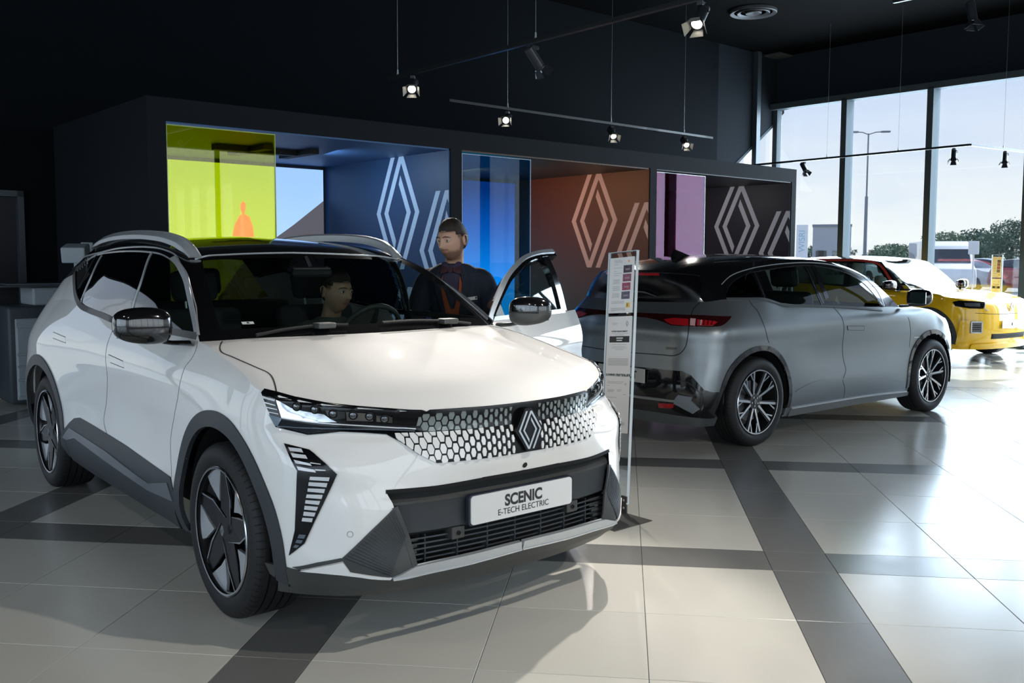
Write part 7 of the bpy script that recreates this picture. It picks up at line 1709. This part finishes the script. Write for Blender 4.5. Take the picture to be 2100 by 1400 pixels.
def person(name, label, base, rz, head_c, head_rz, head_tilt, torso, arms, legs, cols, stand_pose=True, beard=True):
    p = empty(name, base, rz); tag(p, label, 'person')
    Hm_ = Matrix.Translation(head_c) @ Matrix.Rotation(head_rz, 4, 'Z') @ Matrix.Rotation(head_tilt, 4, 'X') @ Matrix.Scale(1.06, 4)
    hv, hf = head_verts(); bd = MB(); bd.add([tuple(Hm_ @ Vector(v)) for v in hv], hf)
    neck_t = Hm_ @ Vector((0,.018,-.055)); neck_b = Vector(torso[-1][0])
    bd.add(*sections([(neck_b - Vector((0,0,.05)), (.085,0,0), (0,.06,0)), (neck_b, (.062,0,0), (0,.058,0)), (neck_b.lerp(neck_t, .5), (.056,0,0), (0,.058,0)), (neck_t, (.056,0,0), (0,.062,0))], 24, 2.1))
    bd.add(*sections(torso, 28)); 
    for A in arms: bd.add(*limb(A['P'], [r*.86 for r in A['R']])); hand(bd, A['P'][-1], A['f'], A['u'], A['s'])
    for Lg in legs: bd.add(*limb(Lg['P'], [r*.85 for r in Lg['R']]))
    o = bd.build('body', M_skin, p, smooth=True); fix(o)
    rm = o.modifiers.new('r', 'REMESH'); rm.mode = 'VOXEL'; rm.voxel_size = .0055; rm.use_smooth_shade = True
    sm = o.modifiers.new('s', 'SMOOTH'); sm.iterations = 2; sm.factor = .5
    dg = bpy.context.evaluated_depsgraph_get(); me = bpy.data.meshes.new_from_object(o.evaluated_get(dg)); o.modifiers.clear(); o.data = me
    # stubble, lips and the soft hairline are stored as a mask on the vertices, the colours belong to the skin itself
    me.materials.clear(); me.materials.append(M_skinface); Hi = Hm_.inverted()
    at = me.color_attributes.new('face_mask', 'FLOAT_COLOR', 'POINT'); buf = np.zeros((len(me.vertices), 4), np.float32)
    def ss(x, a, b): t = min(1, max(0, (x - a) / (b - a))); return t*t*(3 - 2*t)
    for i, v in enumerate(me.vertices):
        c = Hi @ v.co
        if abs(c.x) < .1 and -.14 < c.z < .13 and -.14 < c.y < .11:
            bd_ = 0
            if beard:
                low = ss(-c.z, .036 + .30*max(0, abs(c.x) - .03) * (c.y < -.04), .062)
                chin = low * ss(-c.y, -.035, .0) * ss(c.z, -.128, -.105)
                mous = ss(-c.z, .034, .038) * ss(c.z, -.049, -.044) * ss(-abs(c.x), -.034, -.024) * (c.y < -.05)
                side = ss(abs(c.x), .056, .064) * ss(c.y, -.03, -.012) * ss(-c.y, -.030, -.018) * ss(-c.z, -.03, -.01)
                bd_ = max(chin, mous, side)
            lip = ss(-abs(c.x), -.024, -.018) * ss(-abs(c.z + .0515), -.0085, -.006) * (c.y < -.075)
            hl_ = ss(c.z, .050, .066) if c.y < -.03 else ss(c.z, .012, .030)
            buf[i] = (bd_ * (1 - lip), lip, hl_, 1)
    at.data.foreach_set('color', buf.ravel())
    me.polygons.foreach_set('use_smooth', [True]*len(me.polygons))
    # hair
    hr = MB(); keep = []
    for f in hf:
        c = sum((Vector(hv[i]) for i in f), Vector()) / 4
        line = .066 + .004*math.cos(c.x*60) if c.y < -.035 else (.040 if c.y < -.005 else (.022 if c.y < .018 else -.045))
        if c.z > line: keep.append(f)
    used = sorted({i for f in keep for i in f}); mp = {v: k for k, v in enumerate(used)}
    rr_ = random.Random(5)
    HV = []
    for i in used:
        v = Vector(hv[i]); n = v.normalized(); lz = .066 if v.y < -.035 else (.040 if v.y < -.005 else (.022 if v.y < .018 else -.045)); th = .001 + .012*min(1, max(0, (v.z - lz + .006)/.045))**.7 + .006*max(0, v.z/.118)**2
        HV.append(tuple(Hm_ @ (v + n*(th + rr_.uniform(-.0006,.0012)))))
    base_ = [tuple(Hm_ @ (Vector(hv[i])*.97)) for i in used]
    HF = [tuple(mp[i] for i in f) for f in keep]; ec = {}
    for f in HF:
        for a, b in zip(f, f[1:] + f[:1]): ec[(a, b)] = 1
    n = len(used); sk_ = [(b, a, a+n, b+n) for (a, b) in ec if (b, a) not in ec]
    ho = mobj('hair', HV + base_, HF + sk_, M_hair, p, smooth=True); fix(ho)
    for s in (1, -1):
        V, F = ellips((s*.0305,-.0755,.0135), (.0145,.0145,.0125), 10, Hm_); e = mobj('eye', V, F, M_eye, p)
        V, F = ellips((s*.0305 + .003,-.0885,.0125), (.0062,.0025,.0062), 8, Hm_); mobj('iris', V, F, M_iris, e)
        lid = MB(); lid.tube([Hm_ @ Vector(q) for q in ((s*.015,-.086,.013),(s*.024,-.0915,.0225),(s*.034,-.0905,.0225),(s*.046,-.082,.015))], .0032, 6); lid.build('eyelid', M_skin, e)
        lid = MB(); lid.tube([Hm_ @ Vector(q) for q in ((s*.015,-.086,.011),(s*.026,-.0885,.0035),(s*.036,-.087,.0035),(s*.046,-.081,.011))], .0024, 6); lid.build('eyelid', M_skin, e)
        br = MB(); br.tube([Hm_ @ Vector(q) for q in ((s*.012,-.1005,.032),(s*.028,-.0985,.038),(s*.044,-.086,.035),(s*.053,-.077,.029))], [.0032,.0042,.0036,.002], 6, rz=.6); br.build('eyebrow', M_hair, p)
        er = MB(); er.add(*ellips((0,0,0), (.009,.019,.032), 10, Hm_ @ Matrix.Translation((s*.0745,.018,.002)) @ Matrix.Rotation(s*.35, 4, 'Z') @ Matrix.Rotation(.15, 4, 'X')))
        er.tube([Hm_ @ Vector(q) for q in ((s*.078,.004,.020),(s*.085,.016,.034),(s*.087,.032,.026),(s*.084,.034,.004),(s*.078,.020,-.028))], [.003,.004,.0045,.0045,.005], 6); er.build('ear', M_skin, p, smooth=True)
    return p, Hm_
def wear(name, p, parts, m):
    mb = MB()
    for V, F in parts: mb.add(V, F)
    o = mb.build(name, m, p, smooth=True); fix(o)
    return o
def unite(o, vox=.007):
    rm = o.modifiers.new('r', 'REMESH'); rm.mode = 'VOXEL'; rm.voxel_size = vox; rm.use_smooth_shade = True
    sm = o.modifiers.new('s', 'SMOOTH'); sm.iterations = 4; sm.factor = .6
    dg = bpy.context.evaluated_depsgraph_get(); mm = o.data.materials[0]; me = bpy.data.meshes.new_from_object(o.evaluated_get(dg)); o.modifiers.clear(); o.data = me
    me.polygons.foreach_set('use_smooth', [True]*len(me.polygons)); return o
def bvh_skin(o):
    s = Skin.__new__(Skin); s.bvh = BVHTree.FromPolygons([v.co[:] for v in o.data.vertices], [tuple(f.vertices) for f in o.data.polygons]); return s
# salesman beside the open door, bending slightly towards the driver
def lean(z): return .10 * max(0, (z - .9)) ** 1.3 / .5 ** 1.3
def tr(z, rx, ry, dy=0): return ((0, -lean(z) + dy, z), (rx, 0, 0), (0, ry, 0))
torso = [tr(.78,.15,.10), tr(.92,.15,.10), tr(1.05,.145,.10), tr(1.2,.16,.105), tr(1.3,.17,.10), tr(1.37,.15,.09), tr(1.42,.09,.065)]
armL = dict(P=[(.06,-.07,1.335),(.165,-.075,1.335),(.215,-.07,1.24),(.235,-.06,1.09),(.215,-.16,.93),(.17,-.27,.90)], R=[.05,.058,.056,.047,.040,.030], f=(-.5,-.8,-.1), u=(0,0,1), s=1)
armR = dict(P=[(-.06,-.07,1.335),(-.165,-.075,1.335),(-.215,-.09,1.24),(-.245,-.12,1.09),(-.255,-.24,.99),(-.25,-.36,.97)], R=[.05,.058,.056,.047,.040,.030], f=(-.1,-1,-.05), u=(0,0,1), s=-1)
legs = [dict(P=[(s*.09,0,.82),(s*.10,-.01,.5),(s*.10,.01,.28),(s*.10,.02,.08)], R=[.085,.062,.052,.04]) for s in (1, -1)]
man, MH = person('person', 'man in navy jacket and dark red bow tie standing at the open car door', (-1.06, 5.93, 0), math.radians(-2), (0.0,-.165,1.575), math.radians(-26), math.radians(9), torso, [armL, armR], legs, None)
M_navy = mat('navy_wool', (.012,.017,.032), .85, bump=.4, bscale=700); M_shirt = mat('dark_plum_shirt', (.030,.024,.055), .7); M_tie = mat('burgundy_satin', (.035,.006,.011), .45); M_vest = mat('rust_waistcoat', (.28,.055,.018), .75, bump=.3, bscale=600)
jk = [tr(.74,.185,.125), tr(.86,.180,.122), tr(1.0,.170,.118), tr(1.12,.172,.12), tr(1.25,.188,.122), tr(1.33,.200,.115), tr(1.375,.190,.100), tr(1.41,.135,.080), tr(1.435,.090,.066)]
jacket = wear('jacket', man, [sections(jk, 36, 2.2), limb(armL['P'][:-1] + [tuple(Vector(armL['P'][-1]) + Vector((.01,.02,0)))], [.06,.072,.070,.062,.052,.044]), limb(armR['P'][:-1] + [tuple(Vector(armR['P'][-1]) + Vector((0,.02,0)))], [.06,.072,.070,.062,.052,.044])], M_navy); unite(jacket)
js = bvh_skin(jacket); FD = (0,-1,.1)
def jy(x, z, off=0):
    h = js.bvh.ray_cast(Vector((x, -1.2, z)), Vector((0,1,0))); return (h[0].y if h[0] else -.15) - off
def jpanel(nm, poly, m, off, thick, d=(0,-1,0)): return js.panel(nm, [(x, jy(x, z), z) for x, z in poly], d, m, man, off=off, thick=thick, step=.012, both=False)
jpanel('shirt_front', [(-.045,1.425),(.045,1.425),(.052,1.36),(.035,1.26),(.0,1.17),(-.035,1.26),(-.052,1.36)], M_shirt, .002, .004)
jpanel('waistcoat', [(-.055,1.36),(-.046,1.27),(-.012,1.15),(.012,1.15),(.046,1.27),(.055,1.36),(.072,1.30),(.062,1.16),(.035,1.02),(-.035,1.02),(-.062,1.16),(-.072,1.30)], M_vest, .004, .004)
for s in (1, -1):
    jpanel('lapel', [(s*.048,1.432),(s*.080,1.41),(s*.112,1.33),(s*.098,1.315),(s*.108,1.295),(s*.070,1.14),(s*.030,1.02),(s*.040,1.10),(s*.060,1.22),(s*.070,1.32)], M_navy, .010, .008)
    jpanel('shirt_collar', [(s*.006,1.408),(s*.040,1.372),(s*.062,1.40),(s*.060,1.448),(s*.040,1.446)], M_shirt, .014, .006)
    bw = [(s*.006,1.392),(s*.020,1.400),(s*.058,1.415),(s*.062,1.368),(s*.020,1.378)]
    jpanel('bow_tie', bw, M_tie, .022, .012)
jpanel('tie_knot', [(-.011,1.403),(.011,1.403),(.011,1.375),(-.011,1.375)], M_tie, .028, .012)
nb = jpanel('name_badge', [(.088,1.222),(.150,1.232),(.150,1.212),(.088,1.202)], mat('badge_white', (.62,.62,.60), .4), .006, .004)
jpanel('badge_mark', [(.140,1.228),(.147,1.2285),(.147,1.2155),(.140,1.215)], M_ink, .0075, .002); jpanel('badge_print', [(.094,1.213),(.112,1.2155),(.112,1.2125),(.094,1.210)], MATS['ink_grey'], .0075, .002)
jpanel('pocket', [(-.148,1.235),(-.085,1.245),(-.085,1.232),(-.148,1.222)], M_navy, .006, .006)
jpanel('jacket_button', [(-.008,1.005),(.008,1.005),(.008,.99),(-.008,.99)], M_ink, .006, .006)
tz = wear('trousers', man, [limb(l['P'], [.10,.078,.068,.062]) for l in legs] + [sections([((0,0,.72),(.165,0,0),(0,.115,0)),((0,0,.90),(.160,0,0),(0,.11,0))], 28)], M_navy)
for s in (1, -1): wear('shoe', man, [sections([((s*.10,.08,.035),(.028,0,0),(0,0,.033)),((s*.10,.04,.05),(.040,0,0),(0,0,.048)),((s*.10,-.05,.045),(.044,0,0),(0,0,.044)),((s*.10,-.13,.032),(.042,0,0),(0,0,.030)),((s*.10,-.18,.022),(.024,0,0),(0,0,.018))], 18)], mat('black_leather', (.012,.011,.011), .3, coat=.4))
# driver, seated (base at the seat of the white car)
cw_, cs_ = math.cos(math.radians(-43.62)), math.sin(math.radians(-43.62))
bx = -.998 + cw_*(-1.30) - cs_*.37; by = 4.219 + cs_*(-1.30) + cw_*.37
def ts(z, rx, ry): return ((0, .10 - .28*(1.1 - z)*-.35, z), (rx, 0, 0), (0, ry, 0))
dt = [ts(.62,.17,.12), ts(.75,.16,.11), ts(.9,.17,.11), ts(1.0,.18,.105), ts(1.06,.15,.09), ts(1.10,.085,.065)]
aL = dict(P=[(.06,.10,1.03),(.17,.10,1.03),(.23,.04,.93),(.24,-.10,.86),(.20,-.26,.94)], R=[.05,.056,.052,.044,.034], f=(-.4,-1,.2), u=(0,0,1), s=1)
aR = dict(P=[(-.06,.10,1.03),(-.17,.10,1.03),(-.23,.04,.93),(-.24,-.10,.86),(-.20,-.26,.94)], R=[.05,.056,.052,.044,.034], f=(.4,-1,.2), u=(0,0,1), s=-1)
dl_ = [dict(P=[(s*.09,.10,.66),(s*.12,-.20,.68),(s*.12,-.36,.62),(s*.12,-.50,.40)], R=[.085,.070,.060,.05]) for s in (1, -1)]
# facing the nose of the car: local -y turned to the car's x axis
drv, DH = person('person', 'person in a grey jacket sitting in the driver seat of the white car', (bx, by, 0), math.radians(-43.62 + 90), (0, .02, 1.265), math.radians(12), math.radians(6), dt, [aL, aR], dl_, None, beard=False)
M_gj = mat('grey_green_jacket', (.075,.085,.08), .85, bump=.3, bscale=500)
dj = wear('jacket', drv, [sections([ts(.60,.195,.145), ts(.75,.19,.135), ts(.9,.20,.13), ts(1.0,.205,.12), ts(1.05,.18,.10), ts(1.09,.12,.08), ts(1.115,.085,.07)], 32, 2.2), limb(aL['P'][:-1] + [(.205,-.24,.935)], [.055,.068,.064,.056,.046]), limb(aR['P'][:-1] + [(-.205,-.24,.935)], [.055,.068,.064,.056,.046])], M_gj); unite(dj, .009)
wear('trousers', drv, [limb(l['P'], [.10,.082,.07,.06]) for l in dl_], mat('dark_denim', (.02,.025,.035), .8))
ds = bvh_skin(dj)
ds.panel('red_strap', [(-.01,-.05,1.06),(.015,-.05,1.06),(.03,-.05,.85),(.0,-.05,.85)], (0,-1,0), mat('red_strap', (.5,.03,.03), .6), drv, off=.004, thick=.004, both=False)
